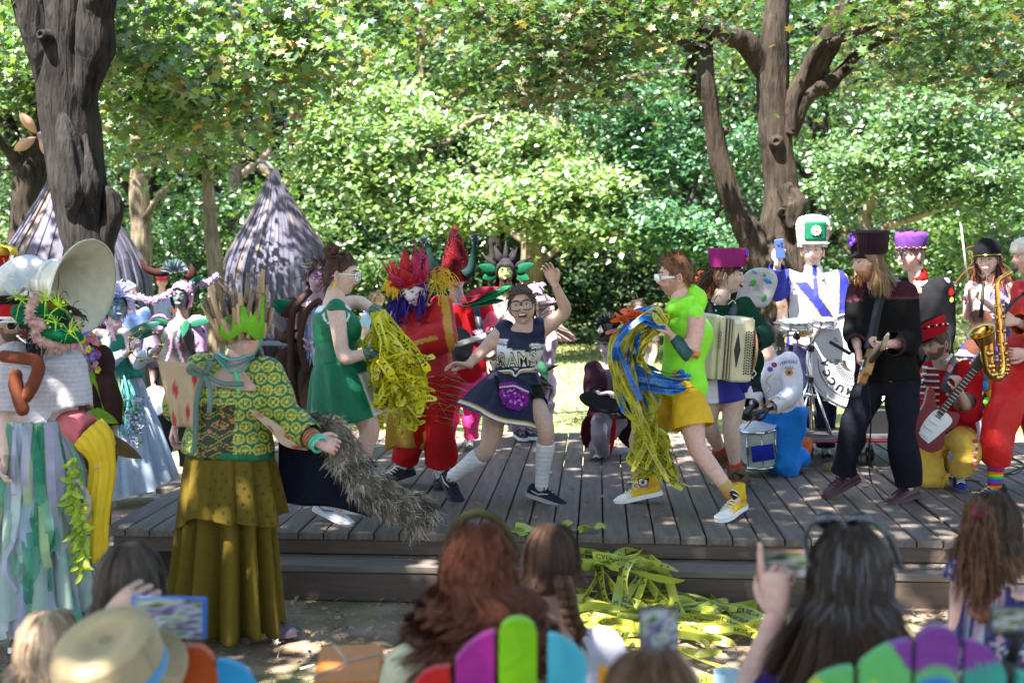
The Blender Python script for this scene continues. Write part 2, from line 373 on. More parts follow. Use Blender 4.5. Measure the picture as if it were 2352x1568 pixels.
# ============================================================ trees
barkm = {}
def bark(name,a,b,sc=1.,bump=1.):
 if name in barkm: return barkm[name]
 m = bpy.data.materials.new(name); m.use_nodes = True; N = m.node_tree; L = N.links; s = N.nodes['Principled BSDF']
 tc = N.nodes.new('ShaderNodeTexCoord'); mp = N.nodes.new('ShaderNodeMapping'); mp.inputs['Scale'].default_value = (1,1,.16); L.new(tc.outputs['Object'],mp.inputs[0])
 n1 = N.nodes.new('ShaderNodeTexNoise'); n1.inputs['Scale'].default_value = 26*sc; n1.inputs['Detail'].default_value = 8; n1.inputs['Distortion'].default_value = .6; L.new(mp.outputs[0],n1.inputs['Vector'])
 n2 = N.nodes.new('ShaderNodeTexNoise'); n2.inputs['Scale'].default_value = 3*sc; n2.inputs['Detail'].default_value = 5; L.new(tc.outputs['Object'],n2.inputs['Vector'])
 r = N.nodes.new('ShaderNodeValToRGB'); r.color_ramp.elements[0].position = .35; r.color_ramp.elements[0].color = (*a,1); r.color_ramp.elements[1].position = .65; r.color_ramp.elements[1].color = (*b,1)
 ad = N.nodes.new('ShaderNodeMath'); ad.operation = 'MULTIPLY_ADD'; ad.inputs[1].default_value = .5
 m2 = N.nodes.new('ShaderNodeMath'); m2.operation = 'MULTIPLY'; m2.inputs[1].default_value = .5; L.new(n2.outputs[0],m2.inputs[0])
 L.new(n1.outputs[0],ad.inputs[0]); L.new(m2.outputs[0],ad.inputs[2]); L.new(ad.outputs[0],r.inputs[0]); L.new(r.outputs[0],s.inputs['Base Color'])
 s.inputs['Roughness'].default_value = .9; s.inputs['Specular IOR Level'].default_value = .06
 bp = N.nodes.new('ShaderNodeBump'); bp.inputs['Strength'].default_value = bump; bp.inputs['Distance'].default_value = .03/sc; L.new(n1.outputs[0],bp.inputs['Height']); L.new(bp.outputs[0],s.inputs['Normal'])
 barkm[name] = m; return m
def leafmat(name,trans=.36,rough=.36,spec=.7):
 if name in MATS: return MATS[name]
 m = bpy.data.materials.new(name); m.use_nodes = True; N = m.node_tree; L = N.links; b = N.nodes['Principled BSDF']
 at = N.nodes.new('ShaderNodeAttribute'); at.attribute_name = 'Col'; L.new(at.outputs['Color'],b.inputs['Base Color'])
 b.inputs['Roughness'].default_value = rough; b.inputs['Specular IOR Level'].default_value = spec
 t = N.nodes.new('ShaderNodeBsdfTranslucent'); hs = N.nodes.new('ShaderNodeVectorMath'); hs.operation = 'MULTIPLY'; hs.inputs[1].default_value = (1.25,1.5,.55)
 L.new(at.outputs['Color'],hs.inputs[0]); L.new(hs.outputs[0],t.inputs[0])
 ms = N.nodes.new('ShaderNodeMixShader'); ms.inputs[0].default_value = trans; L.new(b.outputs[0],ms.inputs[1]); L.new(t.outputs[0],ms.inputs[2])
 L.new(ms.outputs[0],N.nodes['Material Output'].inputs[0]); MATS[name] = m; return m
LEAF = leafmat('tree_leaf')
KITE = (np.array([[0,-.5,0],[.36,-.08,.06],[0,.55,0],[-.36,-.08,.06]]),np.array([[0,1,2,3]]))
_ml = [(0,-.5),(.16,-.2),(.5,-.22),(.3,.05),(.42,.35),(.14,.25),(0,.58),(-.14,.25),(-.42,.35),(-.3,.05),(-.5,-.22),(-.16,-.2)]
MAPLE = (np.array([[x,y,.16*abs(x)] for x,y in _ml]),np.array([[0,1,10,11][k:k+4] for k in (0,)]+[[1,2,3,3],[9,10,10,10]]))
MAPLE = (MAPLE[0],np.array([[0,1,3,11],[1,2,3,3],[3,4,5,5],[3,5,7,11],[5,6,7,7],[7,8,9,9],[7,9,11,11],[9,10,11,11]]))
def leaves(C,size,cols,shape=KITE,up=1.1,jit=.35,lean=0.):
 """C (n,3) -> vertex and quad arrays; leaf planes lean to the horizontal"""
 n = len(C); N = rng.normal(size=(n,3)); N[:,2] = np.abs(N[:,2])+up; N += lean*np.array(sdir)*[1,1,.3]; N /= np.linalg.norm(N,axis=1)[:,None]
 A = rng.normal(size=(n,3)); A -= N*np.sum(A*N,1)[:,None]; A /= np.linalg.norm(A,axis=1)[:,None]; B = np.cross(N,A)
 s = size*(1+jit*rng.uniform(-1,1,n)); T,Q = shape; k = len(T)
 V = C[:,None,:]+s[:,None,None]*(T[None,:,0,None]*B[:,None,:]+T[None,:,1,None]*A[:,None,:]+T[None,:,2,None]*N[:,None,:])
 F = (np.arange(n)[:,None,None]*k+Q[None]).reshape(-1,4)
 cols = np.asarray(cols); return V.reshape(-1,3),F,np.repeat(cols,k,0)
def tri_fix(V,F,C):                                                # quads with a doubled corner become triangles
 a = F[F[:,2] != F[:,3]]; t = F[F[:,2] == F[:,3]][:,:3]
 return V,np.vstack([a[:,[0,1,2]],a[:,[0,2,3]],t]),C
def leafcols(n,base,var=.3,hue=.15):
 b = np.asarray(base); g = 1+var*rng.uniform(-1,1,n); h = rng.uniform(-hue,hue,n)
 return np.clip(np.stack([b[0]*g*(1+h*1.5),b[1]*g,b[2]*g*(1-h)],1),.004,.9)
def sprays(blobs,per=70,spray_r=.55,flat=.18):
 """blobs: (centre, radii(3), n_leaves) -> leaf centres grouped in flat drooping sprays"""
 out = []
 for c,r,n in blobs:
  k = max(1,int(n/per)); d = rng.normal(size=(k,3)); d /= np.linalg.norm(d,axis=1)[:,None]
  cc = np.asarray(c)+d*(rng.random((k,1))**.45)*np.asarray(r)
  for q in cc:
   m = int(per*rng.uniform(.5,1.5)); sr = spray_r*rng.uniform(.6,1.5)
   e = rng.normal(size=(m,3)); e[:,:2] *= sr*.55; ax = rng.uniform(0,6.28)
   e[:,2] = e[:,2]*sr*flat-.22*(np.abs(e[:,0]*math.cos(ax)+e[:,1]*math.sin(ax)))
   out.append(q+e)
 return np.vstack(out)
def nrm2(d): return d/(np.linalg.norm(d,axis=1)[:,None]+1e-9)
def limb(mb,pts,r,n=10,seg=None,rough=.06,col=(.1,.08,.07),furrow=0.):
 pts = np.asarray(pts,float); seg = seg or max(8,4*len(pts)); q = smooth(pts,seg); rr = np.interp(np.linspace(0,1,seg),np.linspace(0,1,len(r)),r)
 k = mb.n; mb.tube(q,rr,n,col); V = mb.V[-1]; c = np.repeat(q,n,0); d = V-c
 mb.V[-1] = c+d*(1+rough*wave(V,5/max(rr.mean(),.03)*.35,5)[:,None]+rough*.6*wave(V*[1,1,.3],2.2/max(rr.mean(),.03),8)[:,None])
 if furrow: mb.V[-1] -= nrm2(d)*(furrow*np.abs(wave(V*[1,1,.16],46,21)))[:,None]
def tree(label,base,limbs,barkmat,crownC,leafsize,cols,shape=KITE,group=None,n=12,knots=(),rough=.06,name='tree',up=.5,lean=.75):
 t = thing(name,label,'tree',base,group); mb = MB()
 for pts,r in limbs: limb(mb,pts,r,n,rough=rough,furrow=.016 if n > 30 else 0,seg=70 if n > 30 else None)
 for c,d,r in knots:                                            # healed branch stubs
  f = frame(d); mb.lathe([(r*1.4,-.09),(r*1.0,-.02),(r*.75,.004),(r*.55,.004),(r*.4,-.012),(0,-.015)],c,f,12)
 mb.build('trunk',barkmat,t)
 if crownC is not None:
  V,F,C = leaves(crownC,leafsize,cols if len(cols) == len(crownC) else leafcols(len(crownC),cols),shape,up=up,lean=lean)
  if shape is MAPLE: V,F,C = tri_fix(V,F,C)
  fast_mesh('crown',V,F,C,LEAF,t)
 return t
GREY = ((.008,.0072,.007),(.036,.032,.031)); BROWN = ((.011,.0085,.0065),(.052,.041,.033)); PALE = ((.06,.047,.03),(.22,.18,.125))
def blobpx(u,v,D,ru,rv,rd,n): return (P(u,v,D),np.array([ru*PX(D),rd,rv*PX(D)]),n)
# --- big grey maple, front left
D = 12.0
def big_left():
 b = P(195,800,D); b[2] = 0
 L = [([[b[0],D,-.1],P(208,640,D),P(202,540,D),P(185,440,D),P(165,330,D),P(152,210,D),P(150,100,D),P(160,-10,D),P(175,-160,D)],[.36,.235,.25,.265,.26,.255,.265,.28,.24]),
         ([P(120,230,D-.05),P(100,120,D-.1),P(75,30,D-.15),P(30,-120,D-.2),P(-40,-300,D-.3)],[.1,.17,.16,.14,.10]),
         ([P(175,300,D-.08),P(215,120,D-.14),P(225,0,D-.2),P(260,-200,D-.6)],[.05,.18,.17,.12]),
         ([P(210,480,D-.05),P(245,450,D-.1),P(258,490,D-.1),P(240,560,D-.08),P(222,640,D)],[.03,.09,.11,.09,.03]),
         ([P(165,520,D-.18),P(170,440,D-.24),P(160,330,D-.22),P(135,200,D-.12)],[.03,.12,.13,.02]),
         ([P(225,560,D-.1),P(205,420,D-.2),P(190,280,D-.12)],[.03,.12,.02])]
 top = P(175,-160,D)
 for a in range(7):
  an = a*.9+.3; e = top+np.array([math.cos(an)*3.4,math.sin(an)*3.2,2.2+.5*math.sin(a*3)]); L.append(([top+[0,0,-.3],(top+e)/2+[0,0,.6],e],[.16,.1,.04]))
 kn = [(P(125,95,D)-[0,.36,0],[-.3,-1,.1],.05),(P(262,488,D)-[0,.15,0],[.8,-.8,.1],.05)]
 bl = [blobpx(50,110,13.5,110,80,.8,600),blobpx(350,110,13.4,200,130,1.4,1900),blobpx(470,230,13.7,210,110,1.4,1700),blobpx(300,330,14,90,60,.7,250),
          blobpx(700,110,13.8,210,120,1.4,1500)]
 C = sprays(bl,60,.42,.25)
 cols = leafcols(len(C),(.10,.16,.05),.35,.2); red = rng.random(len(C)) < .12; cols[red] = leafcols(red.sum(),(.20,.15,.06))
 blu = rng.random(len(C)) < .12; cols[blu] = leafcols(blu.sum(),(.055,.085,.06))
 tree('massive grey-barked maple with branch scars standing at the left',[b[0],D,0],L,bark('bark_grey',*GREY,1.),C,.115,cols,MAPLE,n=56,knots=kn,rough=.05)
big_left()
# --- two-stemmed maple on the right
def big_right():
 D = 14.0; b = P(1790,800,D); b[2] = 0
 L = [([[b[0],D,-.1],P(1785,640,D),P(1785,545,D),P(1795,450,D),P(1785,350,D),P(1775,250,D),P(1775,140,D),P(1785,20,D),P(1795,-150,D)],[.38,.29,.20,.185,.175,.17,.16,.14,.11]),
         ([P(1765,620,D),P(1735,560,D-.05),P(1690,480,D-.1),P(1655,380,D-.1),P(1635,270,D-.15),P(1620,170,D-.2),P(1615,60,D-.2),P(1605,-120,D-.2)],[.20,.165,.125,.115,.10,.10,.10,.08]),
         ([P(1760,165,D),P(1715,100,D-.1),P(1660,75,D-.3),P(1560,20,D-.5),P(1440,-60,D-.8)],[.13,.12,.1,.09,.05]),
         ([P(1640,90,D-.2),P(1600,30,D-.3),P(1540,-70,D-.5)],[.09,.07,.05]),
         ([P(1810,300,D-.05),P(1835,215,D-.1),P(1880,140,D-.15),P(1925,60,D-.3),P(1960,-10,D-.4),P(2000,-140,D-.5)],[.12,.13,.13,.13,.11,.08]),
         ([P(1815,310,D-.1),P(1850,225,D-.15),P(1920,180,D-.2),P(1990,110,D-.2),P(2090,70,D)],[.09,.09,.08,.06,.03]),
         ([P(1822,300,D-.12),P(1830,215,D-.2),P(1870,120,D-.3),P(1930,90,D-.6),P(2010,60,D-1)],[.07,.06,.055,.05,.03]),
         ([P(1600,120,D-.2),P(1530,80,D-.5),P(1440,75,D-.9),P(1330,110,D-1.4),P(1260,100,D-1.7)],[.06,.05,.04,.03,.015]),
         ([P(1810,470,D-.05),P(1850,560,D-.1),P(1840,640,D-.1)],[.08,.16,.12]),
         ([P(1800,430,D-.12),P(1825,470,D-.2),P(1815,520,D-.15)],[.1,.14,.1])]
 kn = [(P(1808,438,D)-[0,.24,0],[.2,-1,.1],.06),(P(1790,490,D)-[0,.25,0],[0,-1,0],.05),(P(1772,330,D)-[0,.25,0],[-.2,-1,0],.06),(P(1668,300,D)-[0,.14,0],[.5,-1,.3],.035)]
 bl = [blobpx(1150,30,12.8,170,50,.9,1000),blobpx(1320,70,12.6,170,70,.9,1100),blobpx(1480,30,12.6,150,50,.9,800),blobpx(1250,180,12.9,120,40,.7,500),blobpx(1400,210,13.2,110,50,.7,400),
          blobpx(1690,10,15.2,200,60,.8,700),blobpx(2030,10,13.4,130,50,.8,600),blobpx(2220,40,12.9,150,60,.9,1000),blobpx(2130,170,13.4,130,50,.7,450),blobpx(2310,170,13.2,80,60,.7,400),blobpx(1930,110,14.8,110,70,.5,350)]
 C = sprays(bl,60,.45,.22)
 cols = leafcols(len(C),(.05,.092,.03),.35,.2); red = rng.random(len(C)) < .2; cols[red] = leafcols(red.sum(),(.12,.095,.04))
 tree('broad brown maple forking into two stems behind the drums',[b[0],D,0],L,bark('bark_brown',*BROWN,1.1,.8),C,.10,cols,MAPLE,n=44,knots=kn,rough=.05,up=1.1,lean=.3)
big_right()
# --- shade trees whose crowns arch over stage and audience, trunks outside the view
def shade_tree(label,x,y,blobs,h=7.5):
 t0 = np.array([x,y,-.1]); top = np.array([x,y,h])
 L = [([t0,[x+.1,y,2.5],[x-.1,y+.1,5],top],[.42,.32,.28,.2])]
 for c,r,n in blobs: L.append(([[x,y,h*.55],(top+np.array(c))/2+[0,0,-.2],np.array(c)],[.16,.1,.03]))
 C = sprays([(np.array(c),np.array(r),n) for c,r,n in blobs],60,.6,.25)
 tree(label,[x,y,0],L,bark('bark_grey',*GREY),C,.16,leafcols(len(C),(.09,.14,.035)),KITE,n=12,group='shade trees around the stage',up=1.1,lean=0)
CANOPY = 2.8
def cb(x,y,z,rx,ry,rz,n): return ((x,y,z),(rx,ry,rz),int(n*CANOPY))
shade_tree('tall maple shading the audience from behind on the left',-8.5,1.5,[cb(-5,2.5,6.5,3.2,3.2,1.2,3600),cb(-2.5,5.5,7.0,2.8,2.6,1.1,3200),cb(-7,6,7,3,3,1.3,2600),cb(-3.5,-1.5,7.5,3.4,3,1.4,3000)])
shade_tree('tall maple shading the audience from behind on the right',8.5,1.0,[cb(3.5,2.0,6.6,3.4,3.0,1.2,3300),cb(2.0,5.0,7.2,2.8,2.6,1.1,3000),cb(6.5,5.5,7.2,3,3,1.3,2600),cb(1.5,-2,7.8,3.4,3,1.4,3000)])
shade_tree('tall maple rising behind the audience',.5,-5.5,[cb(-.3,-1.5,8.6,3.2,3,1.5,2600),cb(-4,-4.5,8.2,3.4,3,1.4,2600),cb(4,-5,8.2,3.2,3,1.4,2000)])
shade_tree('unseen tall maple added to shade the two wooden huts',-11.5,13.0,[cb(-7.8,14.3,8.2,2.4,2.2,.8,330),cb(-6.2,19.6,9.2,2.4,2.2,.8,300)],9)  # tree outside the view, put in so its crown shades the huts
# --- woodland trees, built once per kind, then copied
def wood_tree(label,x,y,h,cr,n,base_col,barkm_,group,seed=0,leaf=.2,low=.25,lean=0.):
 global rng
 keep = rng; rng = np.random.default_rng(100+seed); r = rng
 L = [([[0,0,-.2],[lean*.3,.1,h*.3],[lean*.8,0,h*.65],[lean,0,h]],[h*.022,h*.017,h*.012,.03])]; bl = []
 k = 16
 for i in range(k):
  z = h*(low+(1-low)*(i+.5)/k); a = i*2.4+r.uniform(-.4,.4); q = cr*(1.05-.75*abs((i/k)-.35))*r.uniform(.6,1.1)
  e = np.array([lean*z/h+math.cos(a)*q,math.sin(a)*q,z+.1*q]); s = np.array([lean*z/h*.8,0,z-.2*q])
  L.append(([s,(s+e)/2+[0,0,.15*q],e],[h*.008,h*.005,.012])); bl.append((e*[.9,.9,1],(q*.55,q*.55,h*.06),n/k))
 C = sprays(bl,150,.55*cr/2.2,.14); t = tree(label,[0,0,0],L,barkm_,C,leaf,leafcols(len(C),base_col,.35,.2),KITE,group,n=7)
 t.location = (x,y,0); rng = keep; return t
def dup(root,loc,rz=0,label=None,sc=1.):
 r = root.copy(); COL.objects.link(r); r.location = loc; r.rotation_euler = (0,0,rz); r.scale = (sc,)*3
 if label: r['label'] = label
 for ch in root.children:
  c = ch.copy(); COL.objects.link(c); c.parent = r
 return r
GR = 'trees of the wood behind the lawn'
kinds = [wood_tree('bright beech reaching over the lawn, centre of the wood edge',.3,26.5,11,4.0,13000,(.12,.18,.065),bark('bark_pale',*PALE),GR,1,.125,.16,.4),
         wood_tree('dark full maple at the wood edge behind the right stem',6.8,29,12,4.2,13000,(.030,.072,.026),bark('bark_brown',*BROWN),GR,2,.125,.06),
         wood_tree('yellow-green hornbeam at the wood edge left of centre',-5.2,29,12,4.0,13000,(.065,.112,.032),bark('bark_grey',*GREY),GR,3,.125,.08),
         wood_tree('tall blue-green linden deep in the wood',2.6,38,17,5.0,13000,(.034,.082,.032),bark('bark_grey',*GREY),GR,4,.17,.06)]
spots = [(3.9,28.5,1,'deep green maple right behind the bright beech'),(-9.5,28,2,'yellow-green hornbeam behind the left wooden hut'),(11.2,27,0,'bright beech at the far right wood edge'),(-2.2,31,0,'pale beech standing between the huts and the bright beech'),
         (-13.5,32,1,'dark maple in the far left corner of the wood'),(8.8,34,0,'bright beech in the second row behind the dark guitarist'),(14.5,33,2,'hornbeam in the far right corner of the wood'),(-7.5,36,3,'tall linden behind the left hut trees'),
         (-1.8,40,3,'tall linden deep in the centre of the wood'),(7.0,41,3,'tall linden deep in the wood to the right'),(12.5,42,1,'dark maple in the back row far right'),(-12,43,3,'tall linden in the back row far left'),(-5,46,2,'tall hornbeam in the back row left of centre'),
         (17,44,3,'linden at the right end of the back row'),(2.5,50,1,'dark maple closing the view in the centre'),(-17,46,1,'dark maple at the left end of the back row'),(10,52,2,'hornbeam closing the view on the right'),(-9,54,1,'dark maple closing the view on the left'),(20,53,2,'hornbeam furthest to the right'),(-20,55,2,'hornbeam furthest to the left')]
for i,(x,y,k,lb) in enumerate(spots): dup(kinds[k],(x,y,0),i*1.7,lb,1.0 if y < 35 else 1.18 if y < 45 else 1.5)
for i,(x,y,k,lb) in enumerate([(-15,-12,1,'unseen sky-blocking maple behind the audience, far left'),(-5.5,-15,3,'unseen sky-blocking linden behind the audience, left of the middle'),(5.5,-15,2,'unseen sky-blocking hornbeam behind the audience, right of the middle'),(15,-12,1,'unseen sky-blocking maple behind the audience, far right'),(-17,-1,3,'unseen sky-blocking linden left of the audience'),(-18,9,1,'unseen sky-blocking maple left of the stage'),(17,0,3,'unseen sky-blocking linden right of the audience'),(17,10,1,'unseen sky-blocking maple right of the stage'),(18,19,2,'unseen sky-blocking hornbeam right of the lawn'),(-19,19,2,'unseen sky-blocking hornbeam left of the huts')]): dup(kinds[k],(x,y,0),i*1.3,lb,1.15)  # unseen trees added behind and beside the camera to block low sky light
# shrubs along the lawn edge
def shrub(label,x,y,r,h,n,col,seed):
 global rng
 keep = rng; rng = np.random.default_rng(300+seed)
 bl = [(np.array([rng.uniform(-.5,.5)*r,rng.uniform(-.3,.3)*r,h*(.15+.75*i/6)]),(r*.75,r*.6,h*.2),n/7) for i in range(7)]
 C = sprays(bl,45,.4,.35); C[:,2] = np.maximum(C[:,2],.03)
 t = thing('shrub',label,'shrub',(0,0,0),'shrubs along the lawn edge'); mb = MB()
 for i in range(5): a = i*1.3; limb(mb,[[.1*math.cos(a),.1*math.sin(a),-.05],[.4*r*math.cos(a),.4*r*math.sin(a),h*.4],[.6*r*math.cos(a),.6*r*math.sin(a),h*.8]],[.04,.025,.01],5)
 mb.build('stem',bark('bark_brown',*BROWN),t); V,F,Cc = leaves(C,.11,leafcols(len(C),col,.35),KITE,up=.4,lean=.8); fast_mesh('foliage',V,F,Cc,LEAF,t); t.location = (x,y,0); rng = keep; return t
sk = [shrub('dense dark green shrub right of the lawn gap',2.0,27.5,1.7,2.6,6000,(.03,.07,.028),1),shrub('light green hazel shrub at the left lawn edge',-4.2,26.5,1.6,2.4,5600,(.06,.11,.03),2)]
for i,(x,y,k,s,lb) in enumerate([(-1.2,27.8,0,1.,'dark shrub behind the spiky-hooded performer'),(4.8,26.5,0,1.1,'dark shrub behind the neon green dancer'),(7.6,25.5,1,1.1,'light green shrub behind the drummer in the tall hat'),(10.3,24.5,0,1.2,'dark shrub behind the woman in the riding helmet'),(13,25,1,1.2,'light green shrub at the right margin'),
  (-6.9,27,0,1.1,'dark shrub between the two huts'),(-9.6,25.5,1,1.,'light shrub behind the pale sycamore'),(-12,26,0,1.2,'dark shrub behind the left hut'),(.6,30,0,1.2,'dark shrub in the shade under the bright beech'),(-2.8,30,0,1.3,'dark shrub right of the centre hut')]): dup(sk[k],(x,y,0),i*1.1,lb,s)
# smaller trunks that stand free
def slim(label,pts,r,bm,blobs,col,leaf=.16,n=10):
 C = sprays(blobs,55,.45,.2) if blobs else None; b = np.array(pts[0]); tree(label,[b[0],b[1],0],[(pts,r)] if not isinstance(pts[0],list) else [],bm,C,leaf,leafcols(len(C),col,.35,.2) if C is not None else [],KITE,n=n)
def gp(u,D): p = P(u,800,D); return np.array([p[0],D,-.1])
PB = bark('bark_pale',*PALE); BB = bark('bark_brown',*BROWN); GB = bark('bark_grey',*GREY)
tree('pale mottled sycamore leaning behind the left hut',[*gp(322,18.5)[:2],0],[([gp(322,18.5),P(325,560,18.5),P(318,440,18.5),P(322,330,18.5),P(312,180,18.6),P(305,60,18.7)],[.2,.15,.13,.14,.11,.08]),([P(322,420,18.5),P(350,370,18.4),P(395,350,18.3),P(445,345,18.2)],[.08,.07,.05,.03]),([P(335,350,18.4),P(360,340,18.2),P(372,320,18.0)],[.06,.055,.05]),([P(335,500,18.4),P(365,450,18.3),P(395,420,18.2)],[.05,.04,.02])],PB,
     sprays([blobpx(330,130,18.8,170,90,1.2,2400)],75,.5,.2),.11,(.11,.15,.04))
tree('slender tan trunk between the two wooden huts',[*gp(490,20)[:2],0],[([gp(492,20),P(495,640,20),P(488,560,20),P(482,480,20),P(470,330,20)],[.17,.12,.11,.10,.06])],PB,sprays([blobpx(455,330,20,80,70,1.,1300)],75,.5,.2),.11,(.09,.13,.04))
tree('reddish brown tree with forked limbs at the left edge',[*gp(65,19)[:2],0],[([gp(65,19),P(65,520,19),P(65,430,19),P(72,380,19)],[.33,.27,.25,.24]),([P(70,420,19),P(40,340,19),P(10,270,19),P(-30,180,19)],[.16,.12,.11,.08]),([P(75,400,19),P(85,300,19),P(95,150,19),P(90,20,19)],[.2,.15,.12,.1]),([P(55,400,19),P(20,345,18.8),P(-20,300,18.6)],[.1,.08,.06])],BB,
     sprays([blobpx(40,200,19,120,150,1.2,2890),blobpx(110,60,19,120,80,1.2,2040),blobpx(20,560,20.5,60,60,1,850)],75,.5,.2),.11,(.085,.13,.04))
tree('grey straight trunk behind the spiky-hooded performer',[*gp(1140,27)[:2],0],[([gp(1140,27),P(1138,480,27),P(1138,300,27),P(1130,120,27)],[.17,.15,.13,.08])],GB,sprays([blobpx(1120,150,27,120,90,1.5,2550)],75,.55,.2),.125,(.09,.15,.05))
tree('pale double trunk right of centre at the lawn edge',[*gp(1222,24)[:2],0],[([gp(1222,24),P(1228,560,24),P(1215,440,24),P(1208,300,24),P(1205,150,24)],[.22,.17,.12,.11,.07]),([P(1225,580,24),P(1250,480,24),P(1272,360,24),P(1280,240,24),P(1300,100,24)],[.14,.11,.09,.07,.05]),([P(1140,265,25),P(1080,280,24.5),P(1010,340,24)],[.04,.06,.07])],PB,
     sprays([blobpx(1230,330,23.3,110,70,1.2,2550),blobpx(1330,420,22.5,110,50,1.2,2890),blobpx(1150,450,22.6,140,60,1.2,3740),blobpx(1000,480,22.6,130,60,1.2,3740),blobpx(900,400,22.8,130,90,1.2,4080),blobpx(880,250,23.2,150,90,1.2,3740),blobpx(1320,520,22.6,100,40,1,2210),blobpx(760,330,23,90,80,1,2210)],85,.5,.15),.115,(.16,.23,.095))
tree('thin pale birch leaning right behind the bearded guitarist',[*gp(1960,21)[:2],0],[([gp(1960,21),P(1985,520,21),P(2010,440,21),P(2030,330,21),P(2045,200,21)],[.1,.08,.07,.055,.04]),([P(1965,570,21),P(2040,520,20.8),P(2130,490,20.6),P(2200,465,20.4),P(2260,450,20.2)],[.08,.07,.05,.04,.02]),([P(2000,470,21),P(2060,430,20.8),P(2130,420,20.6)],[.03,.025,.015])],PB,
     sprays([blobpx(2080,330,20.6,150,110,1.2,3740),blobpx(2250,430,20.2,120,90,1.2,3060),blobpx(2180,250,20.6,150,80,1.2,2720),blobpx(1930,420,22,80,110,1.,1700),blobpx(2300,560,21,80,60,1,1190)],75,.45,.2),.10,(.075,.135,.055))
tree('young fern-leaved walnut between the two stems',[*gp(1560,23)[:2],0],[([gp(1560,23),P(1555,640,23),P(1570,520,23),P(1600,420,23)],[.08,.06,.05,.03])],GB,
     sprays([blobpx(1520,520,22.6,120,60,1.2,3060),blobpx(1640,560,22.8,100,50,1,2040),blobpx(1500,350,23.5,120,90,1.2,2720),blobpx(1450,250,23.5,120,60,1.2,2040),blobpx(1700,330,24,60,90,1,1190)],75,.45,.18),.11,(.05,.12,.055))
# hillside of the far wood: one uncountable mass of foliage closing the view
def far_wood():
 n = 90000; x = rng.uniform(-46,46,n); t = rng.random(n); z = 19*t**.8; y = 60+8*t+3*np.sin(x*.5)+2*rng.normal(size=n)+2.5*np.sin(x*1.3+z)
 C = np.stack([x,y,z],1); V,F,Cc = leaves(C,.5,leafcols(n,(.016,.040,.015),.8,.2),KITE,up=.3,lean=.8)
 tag(fast_mesh('far_wood',V,F,Cc,LEAF),'far wood of mixed green foliage closing the view behind the park','wood',kind='stuff')
 xs = np.linspace(-120,120,49); ys = np.linspace(58,150,24); X,Y = np.meshgrid(xs,ys); Z = np.clip((Y-60)*.55,-.2,30)+.8*np.sin(X*.2)*np.clip((Y-60)/20,0,1)
 mb = MB(); mb.grid(np.stack([X,Y,Z],2),(.05,.08,.03)); tag(mb.build('hillside',mat('forest_floor',.9,.1,.3,1.5,.5,3)),'leaf-covered slope rising behind the wood','hill',kind='structure')
far_wood()
# grass on the lawn and dry litter on the soil
def grass():
 n = 60000; x = rng.uniform(-13,13,n); y = rng.uniform(13,28,n)**1.0
 C = np.stack([x,y,np.full(n,.0)],1); a = rng.uniform(0,6.28,n); h = rng.uniform(.03,.07,n); w = .006+.002*y/10
 dx = np.stack([np.cos(a)*w,np.sin(a)*w,0*a],1); tp = np.stack([rng.normal(0,.03,n),rng.normal(0,.03,n),h],1)
 V = np.stack([C-dx,C+dx,C+tp],1).reshape(-1,3); F = np.arange(3*n).reshape(-1,3)
 tag(fast_mesh('lawn_grass',V,F,np.repeat(leafcols(n,(.24,.26,.10),.4,.25),3,0),LEAF),'short lawn grass behind the stage','grass',kind='stuff')
 n = 5200; x = rng.uniform(-4,4,n); y = rng.uniform(4.2,7.2,n); k = rng.random(n) < .6+.3*np.sin(x*2.1+y*3); x = x[k]; y = y[k]; n = len(x)
 a = rng.uniform(0,6.28,n); L = rng.uniform(.02,.07,n); C = np.stack([x,y,rng.uniform(-.028,.0,n)],1)
 d = np.stack([np.cos(a)*L,np.sin(a)*L,rng.uniform(-.1,.5,n)*L],1); w = np.stack([-np.sin(a),np.cos(a),0*a],1)*.0022
 V = np.stack([C-w,C+w,C+d],1).reshape(-1,3)
 tag(fast_mesh('dry_grass',V,np.arange(3*n).reshape(-1,3),np.repeat(leafcols(n,(.30,.25,.14),.4,.2),3,0),LEAF),'dry straw-coloured grass wisps on the bare soil','grass',kind='stuff')
 C = np.array([stage_pt(a,b_,z_) for a,b_,z_ in [(rng.uniform(-2.3,3.2),rng.uniform(.05,2.5),DECK+.008) for _ in range(46)]+[(rng.uniform(-1.5,3.),rng.uniform(-.19,-.02),.176) for _ in range(30)]]); V,F,Cc = leaves(C,.04,leafcols(len(C),(.20,.15,.09),.5,.3),MAPLE,up=3.); V,F,Cc = tri_fix(V,F,Cc); tag(fast_mesh('stray_leaves',V,F,Cc,LEAF),'stray dry leaves on the boards and the step','leaves',kind='stuff')
 n = 1500; x = rng.uniform(-4,4,n); y = 5.2+rng.random(n)**.6*1.9-.06*x*1; C = np.stack([x,y,rng.uniform(-.02,.012,n)],1); on = y < 6.92-.065*x; C = C[on]; n = len(C)
 V,F,Cc = leaves(C,.038,leafcols(n,(.22,.16,.115),.5,.15),MAPLE,up=1.2); V,F,Cc = tri_fix(V,F,Cc)
 tag(fast_mesh('leaf_litter',V,F,Cc,LEAF),'fallen brown leaves scattered along the foot of the step','leaves',kind='stuff')
grass()
